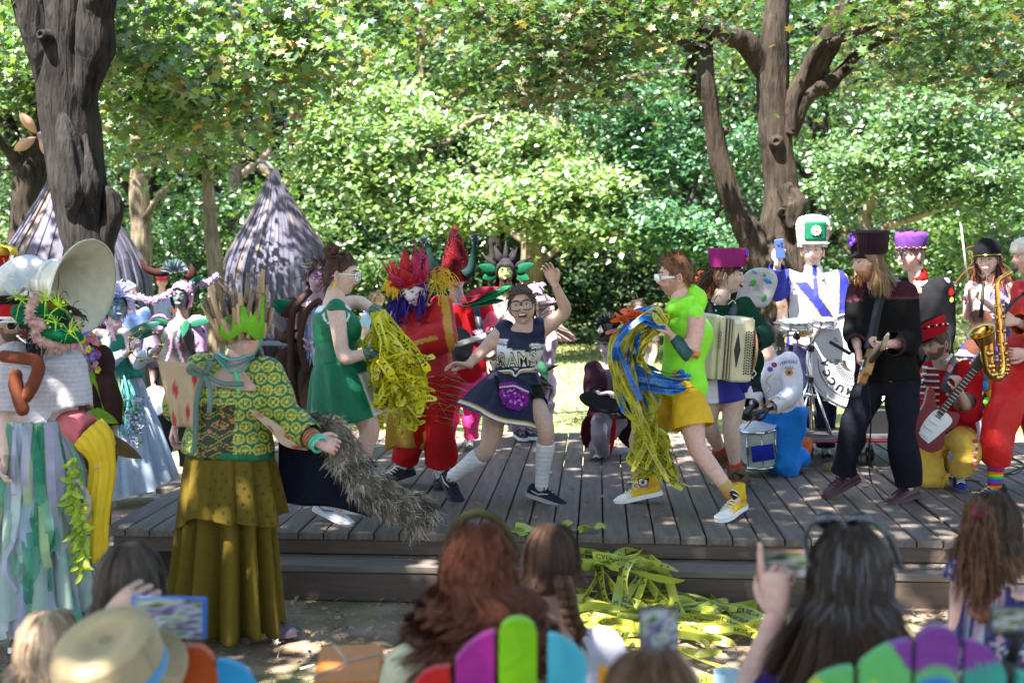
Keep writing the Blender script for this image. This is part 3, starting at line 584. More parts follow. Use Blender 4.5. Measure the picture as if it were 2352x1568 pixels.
# ============================================================ people: figure builder
SK = {'fair': (.60,.40,.33),'pink': (.62,.36,.30),'tan': (.46,.29,.21),'light': (.58,.39,.32),'warm': (.50,.31,.24)}
HAIRC = {'brown': (.055,.03,.02),'dark': (.03,.02,.016),'ginger': (.22,.085,.03),'red': (.16,.05,.025),'blond': (.42,.30,.17),'ltbrown': (.12,.07,.04),'grey': (.30,.29,.29),'dirtyblond': (.24,.15,.08)}
def headR(yaw,pitch=0,roll=0):
 y,p,r = math.radians(yaw),math.radians(pitch),math.radians(roll)
 f = np.array([math.sin(y)*math.cos(p),-math.cos(y)*math.cos(p),math.sin(p)]); up = np.array([0,0,1.])
 x = nrm(np.cross(f,up)); u = np.cross(x,f)
 x2 = x*math.cos(r)+u*math.sin(r)*(1 if True else 0); u2 = u*math.cos(r)-x*math.sin(r)
 return np.stack([x2,f,u2],1)
def _sph(n,m):
 th = np.linspace(.02,math.pi-.02,m); ph = np.arange(n)*2*math.pi/n
 T,Pp = np.meshgrid(th,ph,indexing='ij'); return np.stack([np.sin(T)*np.sin(Pp),np.sin(T)*np.cos(Pp),np.cos(T)],2)
def headshape(d):
 dx,dy,dz = d[...,0],d[...,1],d[...,2]; a = np.arctan2(dx,dy); e = dz; A = np.abs(a)
 p = d*np.array([.076,.098,.117]); t = np.clip(-dz,0,1)
 p[...,0] *= 1-.30*t**1.4
 p[...,1] *= np.where(dy < 0,1-.42*t,1-.03*t)
 g = lambda x,s: np.exp(-(x/s)**2)
 fr = np.clip(dy*1.6,0,1)
 s = np.interp(e,[-.36,-.27,-.2,.1,.2],[0,.011,.026,.006,0])
 f = -.006*fr*g(e,.9)+g(a,.15)*s*fr+g(a,.28)*g(e+.25,.1)*.004
 f += fr*(-.010*g(A-.42,.2)*g(e-.06,.11)+.005*g(A-.36,.3)*g(e-.23,.07)+.006*g(a,.26)*g(e+.47,.10)-.003*g(a,.3)*g(e+.62,.05)+.010*g(a,.3)*g(e+.82,.14)+.004*g(A-.62,.2)*g(e+.16,.15))
 p[...,1] += f; return p,a,e
def add_head(mb,c,R,sc,skin,o,mi=0):
 """o: dict of face options"""
 R = np.asarray(R)*sc; d = _sph(44,34); p,a,e = headshape(d); col = np.tile(np.asarray(skin,float),(*a.shape,1)); A = np.abs(a)
 ck = np.exp(-((A-.62)/.28)**2-((e+.2)/.18)**2)[...,None]; col = col*(1-ck*.12*np.array([0,1,1]))
 lipm = (A < .30)*(np.abs(e+.47) < .075); lc = o.get('lips',np.asarray(skin)*[.82,.5,.5]); col[lipm] = lc
 if 'beard' in o:
  bm = ((e < -.36)*(A < 1.5)+(e < -.05)*(A > .95)*(A < 1.45) > 0)*(~((A < .2)*(np.abs(e+.47) < .05))); k = o.get('beardk',.8); col[bm] = col[bm]*(1-k)+np.asarray(o['beard'])*k
 if 'paint' in o: col = o['paint'](a,e,col)
 V = p.reshape(-1,3)@R.T+c; m,n = a.shape
 F = [(i*n+j,(i+1)*n+j,(i+1)*n+(j+1) % n,i*n+(j+1) % n) for i in range(m-1) for j in range(n)]+[tuple(range(n)),tuple((m-1)*n+j for j in range(n-1,-1,-1))]
 mb.add(V,F,col.reshape(-1,3),mi)
 L = lambda q: np.asarray(q)@R.T+c
 for s in (-1,1):
  ec = np.array([s*.031,.074,.006])
  if not o.get('noeyes'):
   mb.ell(L(ec),(.0125*sc,)*3,None,10,8,o.get('eyew',(.62,.60,.57)),mi)
   g = np.array(o.get('gaze',(0,0))); q = ec+np.array([g[0]*.004,.0085,g[1]*.003]); mb.ell(L(q),(.0062*sc,.0062*sc,.0062*sc),None,8,6,o.get('iris',(.05,.04,.03)),mi)
   lid = [L(ec+[x,.0125-abs(x)*.35,.006+.0025*(1-(x/.015)**2)]) for x in np.linspace(-.016,.016,5)]; mb.tube(lid,.0042*sc,5,o.get('lidc',np.asarray(skin)*.62),mi=mi)
  br = [L([s*x,.094-.75*(x-.015)**2*14-.000*x,.030+.006*math.sin((x-.012)/.038*2.6)]) for x in np.linspace(.013,.05,6)]; mb.tube(br,[.003*sc,.0042*sc,.0042*sc,.004*sc,.003*sc,.0015*sc],5,o.get('brow',(.05,.03,.02)),mi=mi)
  if not o.get('noears'):
   Re = R/sc; mb.ell(L([s*.078,-.008,-.004]),np.array([.010,.019,.032])*sc,Re@np.array(Matrix.Rotation(-s*.35,3,'Z')),10,8,np.asarray(skin)*[1,.9,.88],mi)
   mb.ell(L([s*.086,-.004,.0]),np.array([.005,.009,.018])*sc,Re,8,6,np.asarray(skin)*.55,mi)
 mo = o.get('mouth','closed')
 if mo == 'open':
  mb.ell(L([0,.090,-.058]),np.array([.017,.012,.012])*sc,R/sc,12,8,(.06,.012,.012),mi)
  mb.ell(L([0,.094,-.050]),np.array([.014,.009,.0045])*sc,R/sc,10,6,(.8,.78,.74),mi)
 elif mo == 'laugh':
  mb.ell(L([0,.090,-.057]),np.array([.026,.014,.015])*sc,R/sc,14,8,(.08,.015,.015),mi)
  mb.ell(L([0,.0975,-.050]),np.array([.021,.008,.0055])*sc,R/sc,12,6,(.85,.83,.8),mi)
  for sg in (-1,1): mb.tube([L([x,.1025-abs(x)*.55,-.055+(.010 if sg > 0 else -.016)*(1-(x/.030)**2)+abs(x)*.25]) for x in np.linspace(-.030,.030,7)],.0034*sc,5,lc,mi=mi)
 elif mo == 'smile':
  mb.ell(L([0,.0925,-.054]),np.array([.022,.010,.007])*sc,R/sc,12,8,(.82,.8,.76),mi)
  for sg in (-1,1): mb.tube([L([x,.098-abs(x)*.55,-.054+sg*.0075*(1-(x/.026)**2)+abs(x)*.18]) for x in np.linspace(-.026,.026,7)],.0032*sc,5,lc,mi=mi)
 else:
  mb.tube([L([x,.1005-abs(x)*.55,-.053+.002*math.cos(x*120)]) for x in np.linspace(-.02,.02,5)],.0016*sc,4,np.asarray(skin)*.35,mi=mi)
 return a
def add_hand(mb,w,d,pn,side,sc,col,curl=.35,spread=.12,thumb=.6,point=False,mi=0):
 """w wrist, d finger direction, pn palm normal (side the palm looks to); side=+1 puts the thumb on cross(d,pn)"""
 d = nrm(d); pn = nrm(np.asarray(pn)-d*np.dot(pn,d)); x = np.cross(d,pn)*side; w = np.asarray(w); sc = sc*.95
 S = lambda a,b,c: w+(x*a+d*b+pn*c)*sc
 mb.tube([S(0,-.03,0),S(0,.0,0),S(.0,.03,.002),S(0,.065,.003),S(0,.092,.002),S(0,.1,.002)],np.array([.024,.027,.036,.041,.040,.034])*sc,10,col,ry=np.array([.02,.019,.017,.016,.013,.009])*sc,xdir=x,mi=mi)
 for k,(ox,L,r) in enumerate([(.030,.072,.0092),(.010,.082,.0097),(-.011,.075,.0092),(-.031,.058,.0082)]):
  c = curl if not (point and k == 0) else .05; c = c*(1+.1*k); ang = 0; p = S(ox,.09,.002); pts = [p]; rad = [r*1.05]; f = nrm(d+x*spread*ox*25)
  for seg in (.45,.3,.25):
   ang += c*1.25; q = pts[-1]+(f*math.cos(ang)+pn*math.sin(ang))*L*seg*sc; pts.append(q); rad.append(r*(1-.12*len(rad)))
  P2 = smooth(pts,7); mb.tube(P2,np.interp(np.linspace(0,1,7),np.linspace(0,1,4),rad)*sc,7,col,round_=True,mi=mi)
  mb.ell(P2[-1]-pn*.004*sc+nrm(P2[-1]-P2[-2])*.003,np.array([.005,.005,.005])*sc,None,6,4,np.minimum(np.asarray(col)*1.15+.03,.9),mi)
 t = [S(.026,.018,.004),S(.046,.042,.012),S(.056+.008*thumb,.066,.018+.02*curl),S(.052+.012*thumb,.09,.022+.035*curl)]; P2 = smooth(t,7)
 mb.tube(P2,np.array([.014,.0135,.0125,.012,.011,.0105,.0085])*sc,8,col,round_=True,mi=mi)
TORSO = [(-.13,.115,.095),(-.04,.158,.112),(.08,.165,.12),(.42,.128,.098),(.70,.152,.115),(.86,.165,.11),(.98,.14,.08),(1.07,.07,.06)]
class Fig:
 def __init__(s,label,D,J,skin='fair',sc=1.,w=1.,name='person',base=None,fem=False,fat=1.,kind='person'):
  s.D = D; s.sc = sc; s.w = w; s.fat = fat; s.fem = fem; s.J = {k: (P(v[0],v[1],D+(v[2] if len(v) > 2 else 0))) for k,v in J.items()}
  s.skin = np.array(SK[skin]) if isinstance(skin,str) else np.array(skin)
  if base is None:
   f = [s.J[k] for k in ('al','ar') if k in s.J]; b = np.mean(f,0) if f else s.J.get('hd',s.J.get('nk')).copy(); base = np.array([b[0],b[1],min([q[2] for q in f],default=.08)-.08])
  s.root = thing(name,label,kind,base); s.body = MB(); s.extra = MB()
  J = s.J
  s.S = (J['sl']+J['sr'])/2 if 'sl' in J else None
  if s.S is not None:
   s.H = (J['hl']+J['hr'])/2 if 'hl' in J else s.S-[0,0,.5]; s.xs = nrm(J['sr']-J['sl']); s.xh = nrm(J['hr']-J['hl']) if 'hl' in J else s.xs
   s.up = nrm(s.S-s.H); s.fw = nrm(np.cross(s.xs,s.up))*-1  # towards viewer when shoulders run left to right
 def bodypart(s,kind,a=None,t0=0.,t1=1.,infl=0.,k=1.,n=12):
  """add a limb or the torso to a mesh builder; infl in metres"""
  mb = s._mb; J = s.J; f = s.sc*s.fat
  if kind == 'torso':
   t = np.linspace(t0,t1,9); T = np.array(TORSO); sp = J.get('sp')
   wd = np.interp(t,T[:,0],T[:,1])*s.w*s.sc; dp = np.interp(t,T[:,0],T[:,2])*s.fat*s.sc
   if s.fem: wd = wd*np.interp(t,[0,.1,.45,.7,1],[1.06,1.06,.9,.93,.92])
   base = s.H+np.outer(t,s.S-s.H); x = s.xh+np.outer(np.clip(t,0,1),s.xs-s.xh)
   if sp is not None: base += np.outer(np.clip(4*t*(1-t),0,1),sp-(s.S+s.H)/2)
   mb.tube(base,(wd+infl)*k,16,ry=(dp+infl)*k,xdir=x,round_=False)
   if kind == 'torso' and t1 > .75 and s.fem:
    fwv = np.cross(s.xs,s.up); fwv = fwv if np.dot(fwv,s.facing) > 0 else -fwv
    for sg in (-1,1): mb.ell(s.H+(s.S-s.H)*.70+s.xs*sg*.068*s.w*s.sc+fwv*.075*s.sc,np.array([.064,.058,.064])*s.sc+infl*.8)
   return
  if kind == 'arm':
   p = [J['s'+a],J['e'+a],J['w'+a]]; tt = [0,.25,.5,.62,1]; rr = [.056,.049,.040,.042,.027]
  elif kind == 'leg':
   p = [J['h'+a],J['k'+a],J['a'+a]]; tt = [0,.25,.5,.64,.85,1]; rr = [.088,.078,.056,.057,.041,.037]
  q = np.array([p[0]+(p[1]-p[0])*min(1,2*t) if t <= .5 else p[1]+(p[2]-p[1])*(2*t-1) for t in np.linspace(0,1,21)])
  q[1:-1] = (q[:-2]+q[1:-1]*2+q[2:])/4
  t = np.linspace(t0,t1,max(4,int(14*(t1-t0))+2)); Q = np.stack([np.interp(t,np.linspace(0,1,21),q[:,i]) for i in range(3)],1)
  r = (np.interp(t,tt,rr)*f+(np.interp(t,np.linspace(t0,t1,len(infl)),infl) if isinstance(infl,(list,tuple)) else infl))*k
  mb.tube(Q,r,n,round_=(t0 == 0)); return
 facing = np.array([0,-1.,0]); shod = True
 def make_body(s,parts=('torso','al','ar','ll','lr'),voxel=.015,head=None,hands=(),feet=True,extra=None):
  mb = s._mb = MB(); J = s.J
  if 'torso' in parts:
   s.bodypart('torso',t0=-.13,t1=1.05,n=14)
   for a in 'lr': mb.tube([s.S+(s.H-s.S)*.08,J['s'+a]],[.06*s.sc,.056*s.sc],10,round_=True)
  for a in 'lr':
   if 'a'+a in parts and 'e'+a in J: s.bodypart('arm',a)
   if 'l'+a in parts and 'k'+a in J:
    s.bodypart('leg',a)
    if feet:
     t = J['t'+a]; an = J['a'+a]; dn = np.array([0,0,-.05*s.sc]); tt = an+dn*.6+(t-an-dn*.6)*(.62 if s.shod else 1.); mb.tube([an+dn*.7,(an+tt)/2+dn*.3,tt],np.array([.028,.026,.018])*s.sc,8,round_=True)
  if head is not None and 'nk' in J: mb.tube([J['nk']-[0,0,.05],J['nk']+(J['hd']-J['nk'])*.75],[.066*s.sc,.052*s.sc],12)
  V,F,N = remesh(mb,voxel*s.sc)
  out = MB(); c = np.tile(s.skin,(len(V),1))*(1+.04*wave(V,20,2)[:,None]*[0,1,1]); out.add(V,F,c)
  s.hR = None
  if head is not None:
   s.hR = headR(*head.get('rot',(0,0,0))); s.hs = s.sc*head.get('sc',1.); add_head(out,J['hd'],s.hR,s.hs,s.skin,head); s.ho = head
  for h in hands: a = h.pop('a'); add_hand(out,J['w'+a],h.pop('d'),h.pop('pn'),h.pop('side',1),s.sc*h.pop('sc',1.),h.pop('col',s.skin),**h)
  if extra: extra(out)
  s.bodyobj = out.build('body','skin',s.root); return s
 def wear(s,name,parts,col,m='cloth',voxel=.014,wr=.005,wf=28,colf=None,more=None,parent=None,it=5):
  mb = s._mb = MB()
  for p in parts:
   k = dict(p[1]) if len(p) > 1 and isinstance(p[1],dict) else {}
   cl = k.pop('closed',0)
   if not cl and p[0] == 'torso' and k.get('t0',0) > -.12: k['t0'] = k.get('t0',0)-.09
   if not cl and p[0] != 'torso' and k.get('t1',1) < .995: k['t1'] = min(1.,k['t1']+.06)
   if p[0] == 'torso': s.bodypart('torso',**k)
   else: s.bodypart(p[0][:-1],p[0][-1],**k)
  if more: more(mb)
  V,F,N = remesh(mb,voxel*s.sc,it); cut = np.zeros(len(V),bool); ends = []
  for p in parts:
   k = dict(p[1]) if len(p) > 1 and isinstance(p[1],dict) else {}
   if p[0] == 'torso':
    if k.get('t0',0) > -.12 and not k.get('closed'): c0 = s.H+(s.S-s.H)*k.get('t0',0); h = (V-c0)@s.up; near = np.linalg.norm((V-c0)-np.outer(h,s.up),axis=1) < .26*s.sc; m_ = near*(h < .0)*(h > -.16); cut |= m_; ends.append((c0-s.up*.006,-s.up,m_))
   elif k.get('t1',1) < .995 and not k.get('closed'):
    kk = {'arm': ('s','e','w'),'leg': ('h','k','a')}[p[0][:-1]]; pp = [s.J[q+p[0][-1]] for q in kk]; t = k['t1']; e = pp[0]+(pp[1]-pp[0])*2*t if t <= .5 else pp[1]+(pp[2]-pp[1])*(2*t-1); d = nrm(pp[1]-pp[0] if t <= .5 else pp[2]-pp[1])
    h = (V-e)@d; near = np.linalg.norm(V-e,axis=1) < .19*s.sc; m_ = near*(h > -.008)*(np.linalg.norm((V-e)-np.outer(h,d),axis=1) < .13*s.sc); cut |= m_; ends.append((e,d,m_))
  if cut.any() and cut.mean() < .5: F = [f for f in F if not all(cut[i] for i in f)]
  w = .7*wave(V,wf,11)+1.1*(.7-np.abs(wave(V*[1,1,.7],wf*.9,14)))+.35*wave(V*[1,1,.5],wf*2.3,12); V = V+N*(w*wr*1.6)[:,None]
  for p_,d_,m_ in ends: h = (V-p_)@d_; q = np.linalg.norm(V-p_,axis=1) < .3*s.sc; V[m_] -= np.outer(np.maximum(h[m_]+.009,0),d_)
  col = np.asarray(col,float); C = np.tile(col,(len(V),1)) if colf is None else colf(s,V,N)
  o = mkobj(name,V,F,C,m,parent or s.root,solid=.003 if cut.any() else 0); return o
 def tl(s,V):
  """torso coordinates: across (-1..1 at the shoulder joints), up (0 hips .. 1 shoulders), front depth (m, + to the front)"""
  d = V-s.H; L = np.linalg.norm(s.S-s.H); y = d@s.up/L; x = (V-(s.H+(s.S-s.H)*np.clip(y,0,1)[:,None]))@s.xs/(np.linalg.norm(s.J['sr']-s.J['sl'])/2)
  f = np.cross(s.xs,s.up); f = f if np.dot(f,s.facing) > 0 else -f; return x,y,(V-s.H)@f
 def shoe(s,a,upper,sole=(.7,.7,.68),high=False,name='shoe',toe=None,laces=(.75,.75,.72),L=.275,m='cloth',tz=None,accent=None):
  an = s.J['a'+a]; t = s.J['t'+a]; f = nrm(t-an-np.array([0,0,(t-an)[2]])) if tz is None else nrm(tz); q = s.sc
  f = nrm(t-(an-[0,0,.055*q])) ; up = nrm(np.array([0,0,1.])-f*f[2]); x = np.cross(f,up); c = an-up*.075*q-f*.02*q
  W = lambda b,a_,z: c+(f*b+x*a_+up*z)*q
  mb = MB(); xs = [-.062,-.05,-.02,.04,.10,.15,.185,.203,.21]; hw = [.022,.033,.037,.038,.045,.047,.041,.028,.012]; ht = [.06,.085,.09,.085,.066,.052,.045,.036,.024]
  k = L/.275; A = []; C = []
  for b,w,h in zip(xs,hw,ht):
   ring = []
   for th in np.linspace(0,2*math.pi,14,endpoint=False): ring.append(W(b*k,math.copysign(abs(math.cos(th))**.7,math.cos(th))*w*(1-.25*max(0,math.sin(th))),.022+max(0,math.sin(th))*(h-.022)+min(0,math.sin(th))*.004))
   A.append(ring); C.append([np.asarray(toe if toe is not None and b > .145 else upper)]*14)
  mb.grid(np.array(A),np.array(C),closed=True); mb.F += [tuple(range(13,-1,-1)),tuple(8*14+j for j in range(14))]; mb.MI += [0,0]
  if high: mb.tube([W(-.018,0,.06),W(-.012,0,.10),W(-.012,0,.155)],[.044*q,.042*q,.043*q],12,upper,ry=np.array([.05,.047,.047])*q,xdir=x)
  so = MB(); A = []
  for b,w in zip([-.07,-.055,-.02,.04,.10,.15,.19,.21,.218],[.018,.034,.039,.038,.047,.050,.044,.03,.012]):
   A.append([W(b*k,w,.026),W(b*k,w*1.02,.0),W(b*k,-w*1.02,0),W(b*k,-w,.026)])
  so.grid(np.array(A),sole,closed=True); so.F += [(3,2,1,0),(32,33,34,35)]; so.MI += [0,0]
  o = mb.build(name,m,s.root); so.build('sole','rubber',o,False)
  lb = MB(); hh = np.interp([.03,.055,.08,.105,.13],xs,ht); yy = [.03,.055,.08,.105,.13]
  if high: hh = np.r_[.135,.11,hh]; yy = [.036,.04]+yy
  for i,(y_,h_) in enumerate(zip(yy,hh)): lb.tube([W(y_*k,-.028,h_-.008),W((y_+.008)*k,0,h_+.007),W((y_+.016)*k,.028,h_-.008)],.0035*q,5,laces)
  lb.tube([W(.03*k,.0,hh[0]+.01),W(.05*k,.035,hh[0]+.012),W(.06*k,.05,hh[0]-.02)],.003*q,4,laces)
  lb.build('laces','cloth',o)
  if accent is not None:
   ab = MB()
   for sg in (-1,1): ab.tube([W(-.03*k,sg*.039,.05),W(.02*k,sg*.041,.04),W(.06*k,sg*.043,.055),W(.09*k,sg*.041,.062)],[.003,.006,.005,.002],5,accent)
   ab.build('stripe','plastic',o)
  return o
 def haircap(s,col,line=None,puff=1.07,noise=.05,name='hair',strands=0,slen=.1,sdir=None,grav=.5,wid=.006,extra=None,seed=3,m='hair',top=None,flare=0.,lift=.18):
  """cap following the skull with a hairline, plus loose locks"""
  R = s.hR*s.hs; c = s.J['hd']; d = _sph(48,36); p,a,e = headshape(d.copy()); A = np.abs(a)
  if line is None: line = [(0,.52),(.6,.50),(.95,.28),(1.25,-.02),(1.5,.0),(1.75,-.25),(2.2,-.62),(3.2,-.70)]
  lx,ly = zip(*line); hl = np.interp(A,lx,ly)
  dd = d.reshape(-1,3); nz = wave(dd,9,seed).reshape(a.shape)+.7*wave(dd*[1,1,.3],26,seed+1).reshape(a.shape)
  pp = d*np.array([.080,.102,.121])*(puff+noise*.6*nz[...,None]); pp[...,1] = np.where(e < 0,np.where(d[...,1] < 0,pp[...,1]*(1-.25*np.clip(-e,0,1)),pp[...,1]),pp[...,1])
  if top is not None: pp[...,2] += np.clip(e,0,1)*top
  keep = e > hl; mb = MB(); V = pp.reshape(-1,3)@R.T+c; m_,n = a.shape
  F = [(i*n+j,(i+1)*n+j,(i+1)*n+(j+1) % n,i*n+(j+1) % n) for i in range(m_-1) for j in range(n) if keep[i,j] and keep[i+1,j] and keep[i,(j+1) % n]]
  F += [tuple(range(n))]
  col = np.asarray(col,float); C = np.tile(col,(V.shape[0],1))*(1+.25*nz.reshape(-1,1)); mb.add(V,F,np.clip(C,.003,1))
  if strands:
   r = np.random.default_rng(seed); ii,jj = np.where(keep); sel = r.integers(0,len(ii),strands)
   nn = d[ii[sel],jj[sel]]@s.hR.T; fl = (np.array([0,-.8,-.35])@s.hR.T if sdir is None else np.asarray(sdir,float)); tg = fl-nn*(nn@fl)[:,None]; tg /= np.linalg.norm(tg,axis=1)[:,None]+.15; strand_set(mb,V.reshape(m_,n,3)[ii[sel],jj[sel]],tg+nn*lift,slen,grav,wid,col,r)
  if extra: extra(mb,lambda q: np.asarray(q,float)@R.T+c,R)
  return mb.build(name,m,s.root)
def strand_set(mb,roots,nor,L,grav,wid,col,r,sdir=None,seg=6,curl=0.,var=.45,jit=.35):
 col = np.asarray(col,float)
 for p,nn in zip(roots,nor):
  l = L*r.uniform(.6,1.25); q = [np.array(p)]; v = nrm(nn+jit*r.normal(size=3)+(0 if sdir is None else np.asarray(sdir)))
  ph = r.uniform(0,6.28); s1 = nrm(r.normal(size=3))
  for k in range(seg):
   v = nrm(v+np.array([0,0,-grav*.5])+.35*jit*r.normal(size=3)); q.append(q[-1]+v*l/seg+curl*math.sin(ph+k*1.9)*s1)
  w = wid*np.array([1.]*(seg-1)+[.7,.15]); mb.ribbon(np.array(q),nrm(np.cross(v,r.normal(size=3))),w,np.clip(col*(1+var*r.uniform(-1,1)),.003,.95))
def skirt(mb,top,hem,pleat=10,amp=.06,rows=14,n=96,col=(.5,.5,.5),colf=None,flare=1.0,wob=.0,seed=0,x=None):
 """top/hem: (centre, rx, ry); soft pleats that open towards the hem"""
 c0,a0,b0 = top; c1,a1,b1 = hem; c0 = np.asarray(c0); c1 = np.asarray(c1); ph = np.arange(n)*2*math.pi/n; r = np.random.default_rng(seed)
 ax = nrm(c0-c1); f = frame(ax,[1,0,0] if x is None else x); A = []; C = []; ph0 = r.uniform(0,6.28,4)
 for t in np.linspace(0,1,rows):
  tt = t**flare; a = a0+(a1-a0)*tt; b = b0+(b1-b0)*tt
  q = ph*pleat+ph0[0]+1.1*np.sin(ph*2+ph0[1])+.5*np.sin(ph*5+ph0[3]); fold = amp*(.12+.88*t**.8)*(1.5*np.abs(np.sin(q/2))-1.+.45*np.sin(q*.53*2+ph0[2]))*min(a1,b1)
  cen = c0+(c1-c0)*t; z = wob*t*(np.sin(ph*3+ph0[3])+.5*np.sin(ph*5))
  A.append(cen+np.outer(np.cos(ph)*(a+fold),f[:,0])+np.outer(np.sin(ph)*(b+fold),f[:,1])+np.outer(z,f[:,2]))
  C.append(np.tile(np.asarray(col),(n,1)) if colf is None else np.array([colf(t,q) for q in ph]))
 return mb.grid(np.array(A),np.array(C),closed=True)
def sleeve_puff(*a): pass
def glasses(F_,col,lens,name='glasses',w=.062,h=.024,lm='glass',shape=1.,dark=False):
 R = F_.hR*F_.hs; c = F_.J['hd']; L = lambda q: np.asarray(q)@R.T+c; mb = MB(); g = MB()
 for s in (-1,1):
  cc = np.array([s*.033,.106,.004]); ring = [cc+[math.copysign(abs(math.cos(t))**.75,math.cos(t))*w/2*.92,-.006*abs(math.cos(t)+s*.0),math.copysign(abs(math.sin(t))**.8,math.sin(t))*h] for t in np.linspace(0,2*math.pi,15)]
  mb.tube([L(q) for q in ring],.0034*F_.hs,5,col)
  g.grid(np.array([[L(cc) for _ in range(14)],[L(cc+(q-cc)*.97) for q in ring[:-1]]]),lens,closed=True)
  mb.tube([L(cc+[s*w/2*.9,-.006,.008]),L([s*.078,.06,.012]),L([s*.082,.0,.008]),L([s*.079,-.03,-.006])],.0036*F_.hs,5,col)
 mb.tube([L([-.007,.108,.006]),L([0,.112,.010]),L([.007,.108,.006])],.0035*F_.hs,5,col)
 o = mb.build(name,'plastic',F_.root); g.build('lens',lm,o)
def tape_letters(mb,pts,nor,w,s0,s1,text,col,both=True):
 """lay lettering along a ribbon"""
 V,F = text_tris(text,.0); V = V.copy(); sz = V.max(0); T = np.gradient(pts,axis=0); B = np.cross(T,np.broadcast_to(nor,pts.shape)); B /= np.linalg.norm(B,axis=1)[:,None]+1e-9
 nn = np.cross(B,T); nn /= np.linalg.norm(nn,axis=1)[:,None]+1e-9
 t = (s0+(s1-s0)*V[:,0]/sz[0])*(len(pts)-1); i = np.clip(t.astype(int),0,len(pts)-2); f = (t-i)[:,None]
 base = pts[i]*(1-f)+pts[i+1]*f; b = B[i]*(1-f)+B[i+1]*f; y = (V[:,1]/sz[1]-.5)*w*.5; N = nn[i]
 for sg in ((1,-1) if both else (1,)): mb.add(base+b*y[:,None]+N*.0016*sg,F,col)
YEL = (.72,.66,.035); INK = (.012,.012,.012)
def tape_bundle(ro,pts_list,w,cols,words,r,name='tape_strip',gap=0.):
 """each strip a part of its bundle, its printing in the same mesh"""
 for k,pts in enumerate(pts_list):
  mb = MB(); n = len(pts); d = nrm(pts[-1]-pts[0]); base_n = nrm(np.cross(d,r.normal(size=3))); tw = r.uniform(-2.2,2.2); ax2 = np.cross(d,base_n)
  an = r.uniform(0,6.28)+tw*np.linspace(0,1,n); nor = np.outer(np.cos(an),base_n)+np.outer(np.sin(an),ax2); nor += .25*np.stack([np.sin(np.linspace(0,9,n)+r.uniform(0,6)) for _ in range(3)],1)
  c = np.asarray(cols[k % len(cols)]); ww = w*r.uniform(.8,1.1); mb.ribbon(pts,nor,np.r_[np.full(n-1,ww),ww*.6],c*r.uniform(.85,1.1))
  Lm = np.sum(np.linalg.norm(np.diff(pts,axis=0),axis=1)); nw = max(1,int(Lm/(w*5.2)))
  for j in range(nw):
   if r.random() >= gap: tape_letters(mb,pts,nor,ww,(j+.08)/nw,(j+.86)/nw,words[r.integers(0,len(words))],INK)
  mb.build(name,'tape',ro)
def flow_hair(F,L,n,col,tip,wid=.004,wavy=.012,freq=14.,spread=.03,puff=1.08,face=1.0,seed=1,start=(.3,.98),name='hair',locks=90):
 """hair falling from the crown in loose locks, then hanging free"""
 r = np.random.default_rng(seed); R = F.hR; c = F.J['hd']; s = F.hs; col = np.asarray(col,float); tip = np.asarray(tip,float); A = np.array([.080,.102,.121])*puff*s; k = max(1,n//locks); n = k*locks; K = lambda a: np.repeat(a,k)[:,None]
 p0 = K(r.uniform(face,2*math.pi-face,locks)); w1 = K(r.uniform(0,6.28,locks)); fr = K(freq*r.uniform(.7,1.3,locks)); l = K(L*r.uniform(.7,1.1,locks))*r.uniform(.85,1.05,(n,1)); g0 = K(1+.25*r.uniform(-1,1,locks)); sp = K(spread*r.uniform(.3,1.4,locks)); dr = K(r.normal(size=locks)*.12); jr = K(r.uniform(.96,1.05,locks))*r.uniform(.97,1.03,(n,1))
 ph = p0+r.normal(size=(n,1))*.09; e0 = np.arcsin(np.clip(r.uniform(*start,(n,1)),-.99,.995)); u = np.linspace(0,1,8)[None]; la = e0*(1-u)-.12*u; pp = ph+dr*(.5-la*.5)
 out = np.concatenate([np.sin(ph),np.cos(ph),0*ph],1)[:,None]; tg = np.concatenate([np.cos(ph),-np.sin(ph),0*ph],1)[:,None]
 a = np.stack([np.cos(la)*np.sin(pp),np.cos(la)*np.cos(pp),np.sin(la)],2)*A*jr[:,:,None]+out*(.3*wavy*np.sin(w1+la*6))[:,:,None]
 t = np.linspace(.06,1,20)[None]; jx = r.normal(size=(n,2))*.012; k1 = (np.sin(w1+fr*t*l)-np.sin(w1)+dr*.3*t)*wavy*np.minimum(1,2*t)+jx[:,:1]*t; k2 = .7*(np.cos(w1*1.3+fr*t*l)-np.cos(w1*1.3))*wavy*np.minimum(1,2*t)+sp*t**1.3*s+jx[:,1:]*t
 b = a[:,-1:]+out*k2[:,:,None]+tg*k1[:,:,None]+np.array([0,0,-1.])*(l*t)[:,:,None]; q = np.concatenate([a,b],1)@R.T+c; m = q.shape[1]
 nn = np.concatenate([np.sin(ph),np.cos(ph),0*ph+.2],1)@R.T+.3*r.normal(size=(n,3)); T = np.gradient(q,axis=1); B = np.cross(T,nn[:,None]); B /= np.linalg.norm(B,axis=2)[:,:,None]+1e-9
 w = (wid*np.r_[.6,np.ones(m-4),.8,.5,.15])[None,:,None]; V = np.stack([q-B*w/2,q+B*w/2],2).reshape(-1,3); g = np.clip(np.linspace(-.2,1,m),0,1)[None,:,None]; C = np.clip((col*(1-g)+tip*g)*(g0*(1+.25*r.uniform(-1,1,(n,1))))[:,:,None],.004,.9)
 i = np.arange(m-1); Q = np.stack([2*i,2*i+1,2*i+3,2*i+2],1)[None]+(np.arange(n)*2*m)[:,None,None]; return fast_mesh(name,V,Q.reshape(-1,4),np.repeat(C.reshape(-1,3),2,0),'hair',F.root,True)
